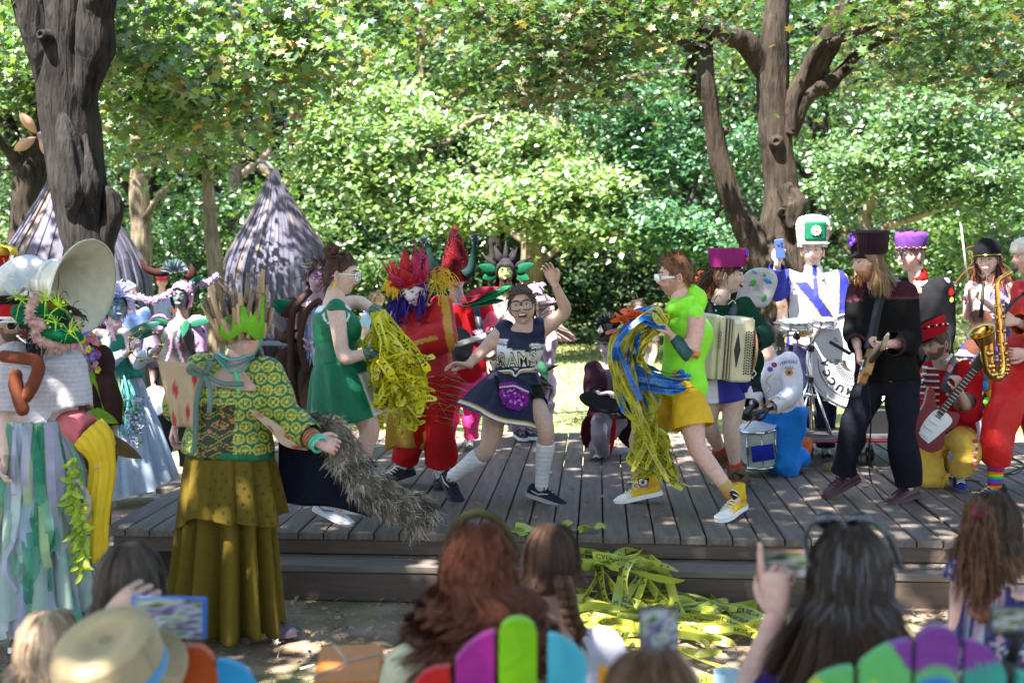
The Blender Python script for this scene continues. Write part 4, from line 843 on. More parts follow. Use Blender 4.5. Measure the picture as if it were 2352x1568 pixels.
# ============================================================ performers on the stage
def pts_px(lst,D): return np.array([P(q[0],q[1],D+(q[2] if len(q) > 2 else 0)) for q in lst])
def on_surface(obj_verts,faces): pass
from mathutils.bvhtree import BVHTree
def wrap_text(o,mb,s,c,R,h,w,col,off,bold=.02,arch=0.):
 """project lettering onto a garment along the text normal"""
 me = o.data; b = np.array(o['_b']); bv = BVHTree.FromPolygons([tuple(np.array(v.co)+b) for v in me.vertices],[tuple(p.vertices) for p in me.polygons])
 V,F = text_tris(s,bold); V = V.copy(); sz = V.max(0); V = (V-sz/2)*[w/sz[0],h/sz[1]]; V[:,1] += arch*(1-(2*V[:,0]/w)**2)
 R = np.asarray(R); Q = np.asarray(c)+np.c_[V,np.zeros(len(V))]@R.T; n = R[:,2]; out = []
 for q in Q:
  hit = bv.ray_cast(Vector(q+n*.3),Vector(-n)); out.append(np.array(hit[0])+n*off if hit[0] is not None else q)
 mb.add(np.array(out),F,col)
def wrap_strip(o,mb,pts,n,w,col,off=.003,seg=24):
 """project a flat band onto a garment"""
 me = o.data; b = np.array(o['_b']); bv = BVHTree.FromPolygons([tuple(np.array(v.co)+b) for v in me.vertices],[tuple(p.vertices) for p in me.polygons])
 q = smooth(pts,seg) if len(pts) > 2 else smooth(pts,seg); T = np.gradient(q,axis=0); B = np.cross(T,n); B /= np.linalg.norm(B,axis=1)[:,None]; n = nrm(n); A = []
 for k in (-.5,0,.5):
  row = []
  for a in q+B*w*k:
   h = bv.ray_cast(Vector(a+n*.35),Vector(-n)); row.append(np.array(h[0])+n*off if h[0] is not None else a)
  A.append(row)
 mb.grid(np.array(A),col)
# ---------- dancer in the navy RAMS uniform
def rams():
 D = 8.2
 F = Fig('laughing woman in navy and white cheerleader uniform dancing with one arm raised',D,dict(hd=(1200,703,-.03),nk=(1209,756,.0),sl=(1152,762,.02),sr=(1246,756,0),el=(1108,806,-.05),wl=(1076,838,-.16),er=(1302,715,-.03),wr=(1274,652,-.1),
  hl=(1148,893,.02),hr=(1212,908,0),kl=(1122,1032,-.08),al=(1036,1096,.08),tl=(1052,1145,.0),kr=(1256,985,-.2),ar=(1243,1120,-.02),tr=(1296,1158,-.08)),'warm',1.,.98,fem=True)
 F.facing = np.array([-.1,-1,0])
 F.make_body(head=dict(rot=(-4,2,-6),sc=1.05,mouth='laugh',lips=(.45,.13,.12),brow=(.05,.03,.02)),hands=[dict(a='l',d=(-1,-.2,.15),pn=(.1,-.3,-1),side=-1,curl=.3,thumb=.8),dict(a='r',d=(-.4,-.05,1),pn=(-.35,-.9,.1),side=1,curl=.3)])
 F.haircap(HAIRC['brown'],puff=1.06,noise=.03,strands=200,slen=.07,grav=.4,wid=.006,lift=.05,extra=lambda mb,L,R: [mb.ell(L([0,-.13,.02]),(.045,.045,.05),None,12,8,HAIRC['brown']),strand_set(mb,[L([.03*k,-.15,.0]) for k in (-1,0,1)]*14,[np.array([.3,.6,-.2])]*42,.16,.6,.012,HAIRC['brown'],np.random.default_rng(1))])
 glasses(F,(.03,.03,.03),(.5,.45,.35),w=.074,h=.028)
 navy = np.array([.012,.014,.045]); white = np.array([.72,.70,.72]); gold = np.array([.42,.30,.12])
 def colf(s,V,N):
  x,y,d = s.tl(V); C = np.tile(navy,(len(V),1)); yl = np.full(len(V),.38); yu = np.where(np.abs(x) > .55,.84,.70); w = (y > yl)*(y < yu)*(np.linalg.norm(V-F.J['sl'],axis=1) > .05); C[w] = white
  C[w*(np.abs(x) > .55)*(y > .74)*(y < .77)] = navy; C[w*(np.abs(x) > .55)*(y > .79)*(y < .81)] = gold; C[w*(y < .40)] = gold; C[w*(y > .41)*(y < .435)] = navy; return C
 top = F.wear('top',[('torso',dict(t0=.18,t1=.99,infl=.014))],navy,'satin',.011,.003,18,colf=colf,more=lambda mb: [mb.tube([F.S+(F.H-F.S)*.12+F.xs*.06*s_,F.J[a]+[0,0,.012]-F.xs*s_*.02],[.062,.067],10,round_=True) for a,s_ in (('sl',-1),('sr',1))])
 n = nrm([-.05,-1,.05]); c = F.H+(F.S-F.H)*.56+n*.13; r = nrm(F.xs-n*np.dot(F.xs,n)); R = np.stack([r,np.cross(n,r),n],1)
 lt = MB(); wrap_text(top,lt,'RAMS',c,R,.105,.245,(.012,.012,.02),.004,.045,-.01); wrap_text(top,lt,'RAMS',c,R,.088,.232,(.62,.56,.36),.007,.0,-.01)
 v = lambda x,y: F.H+(F.S-F.H)*y+r*x+n*.13
 for k,cc in enumerate((navy,white,gold,navy)): wrap_strip(top,lt,[v(-.13,.40-.035*k),v(-.03,.40-.035*k),v(0.0,.31-.035*k),v(.03,.40-.035*k),v(.13,.40-.035*k)],n,.010,cc,.004)
 lt.build('lettering','cloth',top)
 sk = MB(); up = F.H+(F.S-F.H)*.28
 def hem(t,q): return gold*[1.3,1.25,.6] if .88 < t < .94 else white if t >= .94 and t < .985 else navy
 skirt(sk,(up,.125,.105),(P(1150,962,D-.02),.285,.30),9,.10,26,120,navy,hem,.85,.012,3,x=P(1300,975,D)-P(1060,895,D)); sk.build('skirt','satin',F.root,solid=.003)
 F.wear('shorts',[('legl',dict(t0=0,t1=.24,infl=.012)),('legr',dict(t0=0,t1=.2,infl=.012)),('torso',dict(t0=-.13,t1=.25,infl=.012))],(.012,.012,.014),'cloth',.014,.002)
 for a in 'lr': F.wear('sock',[('leg'+a,dict(t0=.60,t1=1.,infl=.006))],white,'knit',.010,.001,colf=lambda s,V,N: np.where((np.sin(V[:,2]*210) > .8)[:,None],white*.8,white))
 F.shoe('l',(.02,.022,.035),(.03,.03,.035),laces=(.02,.02,.02),accent=(.45,.45,.47)); F.shoe('r',(.02,.022,.035),(.32,.29,.28),laces=(.02,.02,.02),accent=(.45,.45,.47))
 pk = MB(); c = P(1181,905,D-.24); R = headR(0,0,12); pk.prism([(-.10,.045),(-.02,.075),(.085,.03),(.10,-.02),(.05,-.09),(-.03,-.085),(-.09,-.02)],c,np.stack([R[:,0]*-1,R[:,2],R[:,1]],1),.06,(.30,.02,.42))
 for i in range(90): q = rng.uniform(-1,1,2)*[.075,.055]; pk.box(c+[q[0],-.033-.004*rng.random(),q[1]-.01],(.006,.001,.006),eul(*rng.normal(0,.4,3)),[(.5,.03,.6),(.75,.1,.7),(.15,.02,.5),(.8,.5,.8)][i % 4])
 b = pk.build('belt_bag','sequin',F.root,False); st = MB(); st.tube(smooth([c+[-.09,0,.02],P(1140,868,D-.12),up+[-.13,0,.03],up+[0,.12,.03],P(1230,905,D),c+[.1,.02,.0]],24),.012,6,(.01,.01,.012),ry=.004); st.tube([c+[-.09,-.034,.045],c+[0,-.036,.055],c+[.09,-.034,.015]],.006,5,(.5,.5,.5)); st.build('strap','cloth',b)
rams()
# ---------- dancer in neon green and yellow shorts
def neon():
 D = 7.95
 F = Fig('man in neon green sleeveless hoodie, yellow shorts and yellow high-top sneakers',D,dict(hd=(1552,636,0),nk=(1568,690,0),sl=(1566,722,.19),sr=(1601,728,-.17),el=(1560,800,.25),wl=(1531,750,.1),er=(1590,822,-.22),wr=(1543,772,-.2),
  hl=(1556,893,.10),hr=(1577,897,-.08),kl=(1462,1004,.12),al=(1482,1114,.2),tl=(1410,1150,.2),kr=(1600,1030,-.18),ar=(1690,1146,-.26),tr=(1650,1192,-.42)),'pink',1.03,1.02)
 F.facing = np.array([-1,-.15,0])
 F.make_body(head=dict(rot=(-86,-4,3),sc=1.04,beard=(.26,.11,.05),beardk=.55,brow=(.2,.09,.04)),hands=[dict(a='r',d=(-.5,0,.8),pn=(-.8,.1,-.4),side=1,curl=.7),dict(a='l',d=(-.5,0,.8),pn=(-.8,.1,-.4),side=-1,curl=.7)])
 hc = (.15,.065,.03)
 F.haircap(hc,line=[(0,.5),(.6,.48),(.95,.3),(1.2,-.12),(1.45,-.12),(1.6,.1),(1.9,-.3),(2.4,-.5),(3.2,-.55)],puff=1.03,noise=.04,top=.010,strands=500,slen=.035,grav=-.1,wid=.005,sdir=(-.5,0,.4),lift=.12)
 gl = MB(); R = F.hR*F.hs; L = lambda q: np.asarray(q)@R.T+F.J['hd']
 for s in (-1,1):
  gl.box(L([s*.034,.108,.002]),(.034,.005,.020),F.hR,(.78,.77,.78),.004); gl.prism([(.065,.016),(.02,.012),(-.02,.008),(-.02,-.004),(.02,-.004),(.065,-.010)],L([s*.080,.038,.004]),np.stack([F.hR[:,1],F.hR[:,2],F.hR[:,0]],1),.005,(.78,.77,.78))
 gl.build('white_glasses','plastic',F.root)
 neo = np.array([.28,.78,.035])
 def hood(mb):
  n0 = F.J['nk']; mb.tube(smooth([n0+[.07,.02,.03],n0+[.02,-.085,.0],n0+[-.065,-.05,-.055],n0+[-.07,.04,-.055],n0+[.0,.10,.0],n0+[.07,.02,.03]],20),[.036]*20,8); mb.tube([n0+[.01,0,-.08],n0+[.012,0,.02]],[.12,.075],12)
  mb.tube(smooth([n0+[.06,.0,.055],n0+[.085,.0,.0],n0+[.085,0,-.09]],8),[.04,.05,.06,.065,.065,.06,.05,.04],10,round_=True)
  for a in 'lr': mb.tube([F.S+(F.H-F.S)*.1,F.J['s'+a]+[0,0,.02]],[.07,.05],10,round_=True)
 F.wear('sleeveless_hoodie',[('torso',dict(t0=-.08,t1=1.0,infl=.02))],neo,'satin',.012,.007,22,more=hood)
 yl = np.array([.62,.37,.012])
 F.wear('shorts',[('torso',dict(t0=-.14,t1=.30,infl=.012)),('legl',dict(t0=0,t1=.32,infl=[.015,.035,.055])),('legr',dict(t0=0,t1=.33,infl=[.015,.035,.06]))],yl,'satin',.012,.006,24)
 def camo(s,V,N): w = wave(V*[1,1,.5],55,4); return np.where((w > .35)[:,None],np.array([.55,.26,.06]),np.array([.035,.085,.09]))
 F.wear('arm_sleeve',[('armr',dict(t0=.42,t1=.98,infl=.004))],yl,'knit',.010,.001,colf=camo)
 def palm(s,V,N): z = (V[:,2]-V[:,2].min())/(V[:,2].max()-V[:,2].min()); C = np.outer(1-z,[.42,.13,.05])+np.outer(z,[.45,.36,.12]); w = wave(V,60,9); C[(w > .9)*(z < .7)] = (.02,.02,.015); return C
 for a in 'lr': F.wear('sock',[('leg'+a,dict(t0=.84,t1=1.,infl=.005))],yl,'knit',.010,.001,colf=palm); F.shoe(a,(.66,.40,.03),(.72,.70,.68),True,toe=(.75,.73,.7),L=.29)
 bd = MB(); an = F.J['al']; bd.lathe([(.0,.003),(.026,.003),(.026,0)],an+[-.02,-.052,.03],frame([0,-1,0]),16,(.75,.74,.72)); bd.prism([(.017*math.sin(k*math.pi/5)*(1 if k % 2 == 0 else .42),.017*math.cos(k*math.pi/5)*(1 if k % 2 == 0 else .42)) for k in range(10)],an+[-.02,-.057,.03],np.stack([[1,0,0],[0,0,1],[0,-1,0]],1),.002,(.02,.05,.2)); bd.build('ankle_patch','rubber',F.root)
 # bundle of printed tape
 r = np.random.default_rng(21); ro = thing('tape_pompom','streaming pompom of yellow, blue and orange caution tape held by the neon dancer','pompom',P(1530,745,D)); pl = []; cols = []
 YY = (.56,.52,.045); BL = (.02,.16,.58); OR = (.75,.10,.02)
 for i in range(46):
  c = YY if r.random() < .62 else BL if r.random() < .75 else OR; k = r.random(); h = np.array([1528+r.uniform(-12,12),735+r.uniform(-22,22)])
  a = [h,[1470+r.uniform(-20,30),715+k*60+r.uniform(-15,10)],[1405+k*70+r.uniform(-12,12),770+k*40+r.uniform(-10,20)],[1400+k*70+r.uniform(-10,12),850+r.uniform(-20,20)],[1440+k*60+r.uniform(-20,20),930+r.uniform(-20,20)],[1490+r.uniform(-35,50),1010+r.uniform(-20,20)],[1480+r.uniform(-50,80),1085+r.uniform(-60,30)]]
  n = 7 if c is YY else r.integers(4,6); yy = r.uniform(-.16,.12); q = [(x,y,-.16+yy+.05*r.normal()) for x,y in a[:n]]; pl.append(smooth(pts_px(q,D),34)); cols.append(c)
 for i in range(7): y = 858+i*7; q = [(1500-r.uniform(0,60),y-20+r.uniform(-10,10),-.2),(1540,y,-.27),(1590+r.uniform(-20,12),y+r.uniform(-12,8),-.24)]; pl.append(smooth(pts_px(q,D),14)); cols.append(BL)
 for i in range(6): q = [(1520,720+r.uniform(-10,15),-.15),(1470+r.uniform(-10,10),722+r.uniform(-8,40),-.22),(1410+r.uniform(-20,30),705+r.uniform(0,90),-.2)]; pl.append(smooth(pts_px(q,D),12)); cols.append(OR)
 for i in range(10): q = [(1500+r.uniform(-40,40),985+r.uniform(-20,40),-.2),(1450+r.uniform(-20,90),1040+r.uniform(-30,30),-.25),(1430+r.uniform(-10,170),1090+r.uniform(-40,40),-.2)]; pl.append(smooth(pts_px(q,D),14)); cols.append(YY)
 tape_bundle(ro,pl,.036,cols,['CRIME SCENE','DO NOT CROSS','LINE DO NOT','CAUTION','TIMBER HARVEST','BOUNDARY'],r)
neon()
# ---------- cheerleader in green with the yellow pompom
def greencheer():
 D = 7.55
 F = Fig('cheerleader in a sleeveless green pleated dress with white trim and hair bun',D,dict(hd=(783,632,0),nk=(764,684,0),sl=(762,706,.16),sr=(772,712,-.15),el=(822,690,.3),wl=(866,716,.15),er=(788,826,-.2),wr=(852,808,-.24),
  hl=(770,862,.09),hr=(784,864,-.08),kl=(850,985,.12),al=(806,1152,.26),tl=(848,1188,.22),kr=(858,988,-.10),ar=(756,1156,.02),tr=(812,1204,-.05)),'fair',.98,.95,fem=True)
 F.facing = np.array([1,-.15,0])
 F.make_body(head=dict(rot=(84,-6,0),sc=1.02,lips=(.45,.16,.14),brow=(.06,.03,.02)),hands=[dict(a='l',d=(.3,-.1,-1),pn=(-.6,-.3,0),side=1,curl=.8,col=(.06,.10,.10)),dict(a='r',d=(.9,-.1,-.4),pn=(.3,.2,-.8),side=1,curl=.8,col=(.05,.08,.09))])
 hc = (.065,.028,.018)
 F.haircap(hc,line=[(0,.50),(.6,.48),(.95,.36),(1.2,.12),(1.5,.12),(1.7,-.15),(2.2,-.5),(3.2,-.62)],puff=1.05,noise=.035,strands=240,slen=.06,grav=.3,wid=.005,
              extra=lambda mb,L,R: [mb.tube([L([.0,-.07,.10]),L([.0,-.10,.135]),L([0,-.075,.165]),L([0,-.04,.15]),L([0,-.06,.125])],[.03,.03,.028,.028,.024],10,hc,round_=True),strand_set(mb,[L([0,-.08,.14])]*30,[np.array([0,0,1.])]*30,.05,.3,.006,hc,np.random.default_rng(3))])
 glasses(F,(.75,.74,.72),(.45,.36,.12),w=.06,h=.024)
 er = MB(); R = F.hR*F.hs; e = np.array([.088,-.01,-.045])@R.T+F.J['hd']; er.ell(e,(.006,.006,.009),None,8,6,(.75,.5,.02)); er.ell(e-[0,0,.018],(.009,.009,.013),None,8,6,(.75,.5,.02)); er.build('earring','plastic',F.root)
 gr = np.array([.006,.135,.065]); wh = np.array([.72,.72,.74])
 def colf(s,V,N): x,y,d = s.tl(V); C = np.tile(gr,(len(V),1)); dn = np.linalg.norm(V-F.J['sr'],axis=1); C[(dn > .078)*(dn < .09)*(V[:,1] < D-.10)*(y < .97)] = wh; C[(y > .97)*(np.abs(x) < .55)] = wh; return C
 F.wear('dress_top',[('torso',dict(t0=.02,t1=1.04,infl=.018))],gr,'satin',.011,.004,20,colf=colf,more=lambda mb: [mb.tube([F.S+(F.H-F.S)*.12,F.J['s'+a]+[0,0,.015]],[.06,.046],10,round_=True) for a in 'lr'])
 sk = MB(); skirt(sk,(F.H+(F.S-F.H)*.24,.125,.15),(P(803,960,D),.235,.27),9,.10,20,110,gr,lambda t,q: wh if (math.cos(q-5.75) > .955 and t > .3) else gr,.65,.01,5); sk.build('pleated_skirt','satin',F.root,solid=.003)
 def str_(s,V,N): return np.where((np.sin(V@np.array([.5,.2,.9])*230) > 0)[:,None],np.array([.05,.15,.16]),np.array([.20,.20,.10]))
 F.wear('glove_cuff',[('arml',dict(t0=.9,t1=1.0,infl=.012))],gr,'knit',.010,.001,colf=str_,more=lambda mb: mb.tube([F.J['wl'],F.J['wl']+[.02,-.01,-.09]],[.045,.05],10,round_=True))
 F.wear('glove_cuff',[('armr',dict(t0=.9,t1=1.0,infl=.010))],gr,'knit',.010,.001,colf=str_)
 for a in 'lr': F.wear('sock',[('leg'+a,dict(t0=.93,t1=1.,infl=.006))],(.6,.6,.62),'knit',.010,.001); F.shoe(a,(.52,.53,.60),(.62,.60,.60),accent=(.06,.05,.2),laces=(.75,.25,.18))
 r = np.random.default_rng(4); ro = thing('tape_pompom','shaggy yellow caution tape pompom held by the green cheerleader','pompom',P(880,760,D)); pl = []
 for i in range(95):
  h = (868+r.uniform(-10,14),725+r.uniform(-12,30),r.uniform(-.15,.05)) if i % 3 else (868,822,-.25); a = r.uniform(-1,1); L = r.uniform(.5,1.05)
  e = (893+a*62*(.5+.6*L)+18*L,735+250*L*r.uniform(.8,1.05)-30*abs(a),r.uniform(-.35,.15)); m = ((h[0]+e[0])/2+r.uniform(-20,34),(h[1]+e[1])/2-r.uniform(-10,30),(h[2]+e[2])/2-.08); m2 = (m[0]*.4+e[0]*.6+r.uniform(-16,30),m[1]*.4+e[1]*.6+r.uniform(-12,12),e[2]-.02)
  pl.append(smooth(pts_px([h,m,m2,e,(e[0]+r.uniform(-20,30),e[1]+r.uniform(-14,14),e[2])],D),22))
 for i in range(26): s = (905+r.uniform(-30,30),850+r.uniform(-20,90),-.3); e = (s[0]+r.uniform(20,75),s[1]+r.uniform(-40,30),-.32); pl.append(smooth(pts_px([s,((s[0]+e[0])/2,s[1]-r.uniform(0,30),-.36),e],D),12))
 tape_bundle(ro,pl,.05,[(.74,.66,.02),(.70,.64,.04),(.66,.58,.03)],['CAUTION','CAUTION','CUIDADO'],r)
greencheer()
# ---------- bearded guitarist in black
def guitarist():
 D = 8.3
 F = Fig('bearded long-haired guitarist in black jacket and dark ribbed shako',D,dict(hd=(1994,602,.0),nk=(2020,650,.05),sl=(1975,668,.16),sr=(2078,672,-.06),el=(1962,760,.1),wl=(1970,798,-.12),er=(2098,786,-.08),wr=(2036,790,-.3),
  hl=(1998,872,.06),hr=(2072,876,-.02),kl=(1958,978,-.06),al=(1944,1090,.06),tl=(1890,1136,-.04),kr=(2070,986,-.1),ar=(2086,1118,-.06),tr=(2036,1155,-.2)),'pink',1.03,1.0)
 F.facing = np.array([-.7,-.7,0])
 F.make_body(head=dict(rot=(-72,-6,2),sc=1.02,beard=(.36,.15,.06),beardk=.8,brow=(.3,.14,.06)),hands=[dict(a='l',d=(.1,-.2,-1),pn=(.9,.1,0),side=-1,curl=.6),dict(a='r',d=(-1,-.1,-.1),pn=(0,-.3,1),side=-1,curl=.75)])
 hc = (.28,.175,.09); rr = np.random.default_rng(8)
 def locks(mb,L,R):
  roots = [L([s*.07,rr.uniform(-.11,.02),rr.uniform(-.03,.03)]) for s in (1,-1) for _ in range(420)]
  be = [L([rr.uniform(-.045,.045),rr.uniform(.05,.085),rr.uniform(-.10,-.07)]) for _ in range(90)]; strand_set(mb,be,[np.array([-.2,-.1,-1])]*90,.045,.3,.006,(.36,.15,.06),rr)
 F.haircap(hc,puff=1.04,extra=locks); flow_hair(F,.20,1500,hc,(.22,.13,.07),wid=.0045,wavy=.012,freq=22,spread=.05,puff=1.05,face=1.45,seed=3,start=(-.1,.4))
 black = np.array([.010,.0095,.010]); plum = np.array([.07,.022,.032])
 def colf(s,V,N):
  C = np.tile(black,(len(V),1)); x,y,d = s.tl(V); C[(y > .93)*(np.abs(x) > .45)] = plum*.7; C[(y > .91)*(y < .93)*(np.abs(x) > .45)] = plum*1.5
  for a in 'lr':
   ax = F.J['w'+a]-F.J['e'+a]; t = (V-F.J['e'+a])@ax/np.dot(ax,ax); m = (np.linalg.norm(V-F.J['w'+a],axis=1) < .13)*(t > .68)*(t < 1.05); C[m] = plum
  return C
 F.wear('jacket',[('torso',dict(t0=.0,t1=1.02,infl=.035)),('arml',dict(t0=0,t1=.93,infl=[.022,.03,.022,.03])),('armr',dict(t0=0,t1=.90,infl=[.022,.032,.024,.034]))],black,'felt',.013,.007,20,colf=colf,more=lambda mb: [mb.tube([F.S+(F.H-F.S)*.1,F.J['s'+a]],[.085,.08],10,round_=True) for a in 'lr'])
 F.wear('trousers',[('torso',dict(t0=-.14,t1=.12,infl=.0)),('legl',dict(t0=0,t1=.98,infl=[.004,.022,.03,.034,.036])),('legr',dict(t0=0,t1=.98,infl=[.004,.022,.03,.036,.040]))],(.008,.008,.014),'cloth',.013,.009,19)
 for a in 'lr': F.shoe(a,(.055,.018,.025),(.07,.03,.04),laces=(.045,.02,.025),m='leather',L=.30)
 bt = MB()
 for q in ((2031,801,-.36),(2037,800,-.36)): bt.ell(P(q[0],q[1],D+q[2]),(.007,.004,.007),None,8,5,(.6,.6,.62))
 bt.build('cuff_buttons','chrome',F.root)
 hat = MB(); R = headR(-72,-3,4); c = F.J['hd']+R[:,2]*.055-R[:,1]*.008
 prof = [(.112,.0),(.112,.02),(.118,.09),(.124,.135),(.122,.14),(.06,.135),(0,.13)]
 B = np.stack([R[:,0],R[:,1],R[:,2]],1); hat.lathe(prof,c,B,40,(.022,.012,.018),.86,1.05)
 V = hat.V[-1]; ang = np.arange(40)*2*math.pi/40
 for a in np.linspace(0,2*math.pi,46,endpoint=False): hat.tube([c+B@np.array([math.cos(a)*.113*.86,math.sin(a)*.113*1.05,.022]),c+B@np.array([math.cos(a)*.121*.86,math.sin(a)*.121*1.05,.134])],.0025,4,(.07,.028,.03) if int(a*20) % 3 else (.03,.015,.02))
 A = [[c+B@np.array([math.sin(t)*.100*k*.9,.06*1+math.cos(t)*(.062*k)+.02,.002-.03*(k-.6)]) for t in np.linspace(-1.5,1.5,17)] for k in (.55,.8,1.,1.15)]; hat.grid(np.array(A),(.008,.008,.009)); hat.grid(np.array(A)-R[:,2]*.004,(.008,.008,.009))
 h = hat.build('shako','cloth',F.root); em = MB()
 for k,(x,z,s) in enumerate([(0,.10,.022),(-.025,.085,.02),(.022,.085,.018),(0,.062,.02),(.0,.125,.014)]): em.ell(c+B@np.array([x,.128+.002*k,z]),(s,s*.6,s),B,8,6,(.11,.03,.36) if k % 2 else (.06,.02,.28))
 em.ell(c+B@np.array([.06,.135,-.012]),(.03,.003,.008),B,8,5,(.6,.6,.62)); em.build('emblem','satin',h)
 # guitar held end-on
 g = thing('electric_guitar','small tan electric guitar held low by the bearded guitarist','guitar',P(1990,840,D-.3)); m = MB(); nk = P(2022,800,D-.62); bo = P(1994,835,D-.25); ax = nrm(nk-bo); Rg = frame(nrm(np.cross(ax,[0.3,.1,1])),ax)
 ol = [(-.16,.0),(-.14,.09),(-.05,.12),(.02,.085),(.07,.10),(.12,.07),(.10,.02),(.12,-.04),(.10,-.09),(.03,-.08),(-.05,-.12),(-.14,-.09)]; q = smooth(np.array([(x,y,0) for x,y in ol+[ol[0]]]),40)[:-1,:2]
 m.prism(q,bo,Rg,.042,(.36,.19,.07)); m.build('body','paint',g,False); n_ = MB(); n_.box(bo+ax*.28,(.20,.024,.012),Rg,(.05,.025,.015),.003); n_.box(bo+ax*.52,(.06,.034,.009),Rg,(.38,.24,.12),.004)
 for k in range(6): n_.ell(bo+ax*(.48+.018*k)+Rg[:,1]*.04,(.008,.010,.012),None,8,5,(.65,.65,.66))
 for k in range(6): n_.tube([bo-ax*.1+Rg[:,1]*(k-2.5)*.008+Rg[:,2]*.024,bo+ax*.5+Rg[:,1]*(k-2.5)*.006+Rg[:,2]*.016],.0008,4,(.6,.6,.6))
 n_.build('neck','wood',g); hw = MB(); hw.box(bo-ax*.08+Rg[:,2]*.024,(.02,.035,.006),Rg,(.6,.6,.62),.003); hw.box(bo+ax*.02+Rg[:,2]*.024,(.01,.032,.005),Rg,(.02,.02,.02),.002); hw.build('bridge','chrome',g)
 sp = MB(); pts = smooth(pts_px([(1995,800,-.34),(2003,770,-.25),(2018,700,-.16),(2032,664,-.06),(2050,650,.05),(2070,690,.2)],D),24); sp.ribbon(pts,[-.5,-1,.1],.055,(.006,.006,.007)); sp.build('strap','leather',g,solid=.004)
 cb = MB(); cb.tube(smooth(pts_px([(1990,860,-.2),(2000,960,-.1),(1996,1060,0),(2003,1110,-.1),(2030,1148,-.25)],D),30),.005,6,(.008,.008,.008)); cb.build('cable','rubber',g)
guitarist()
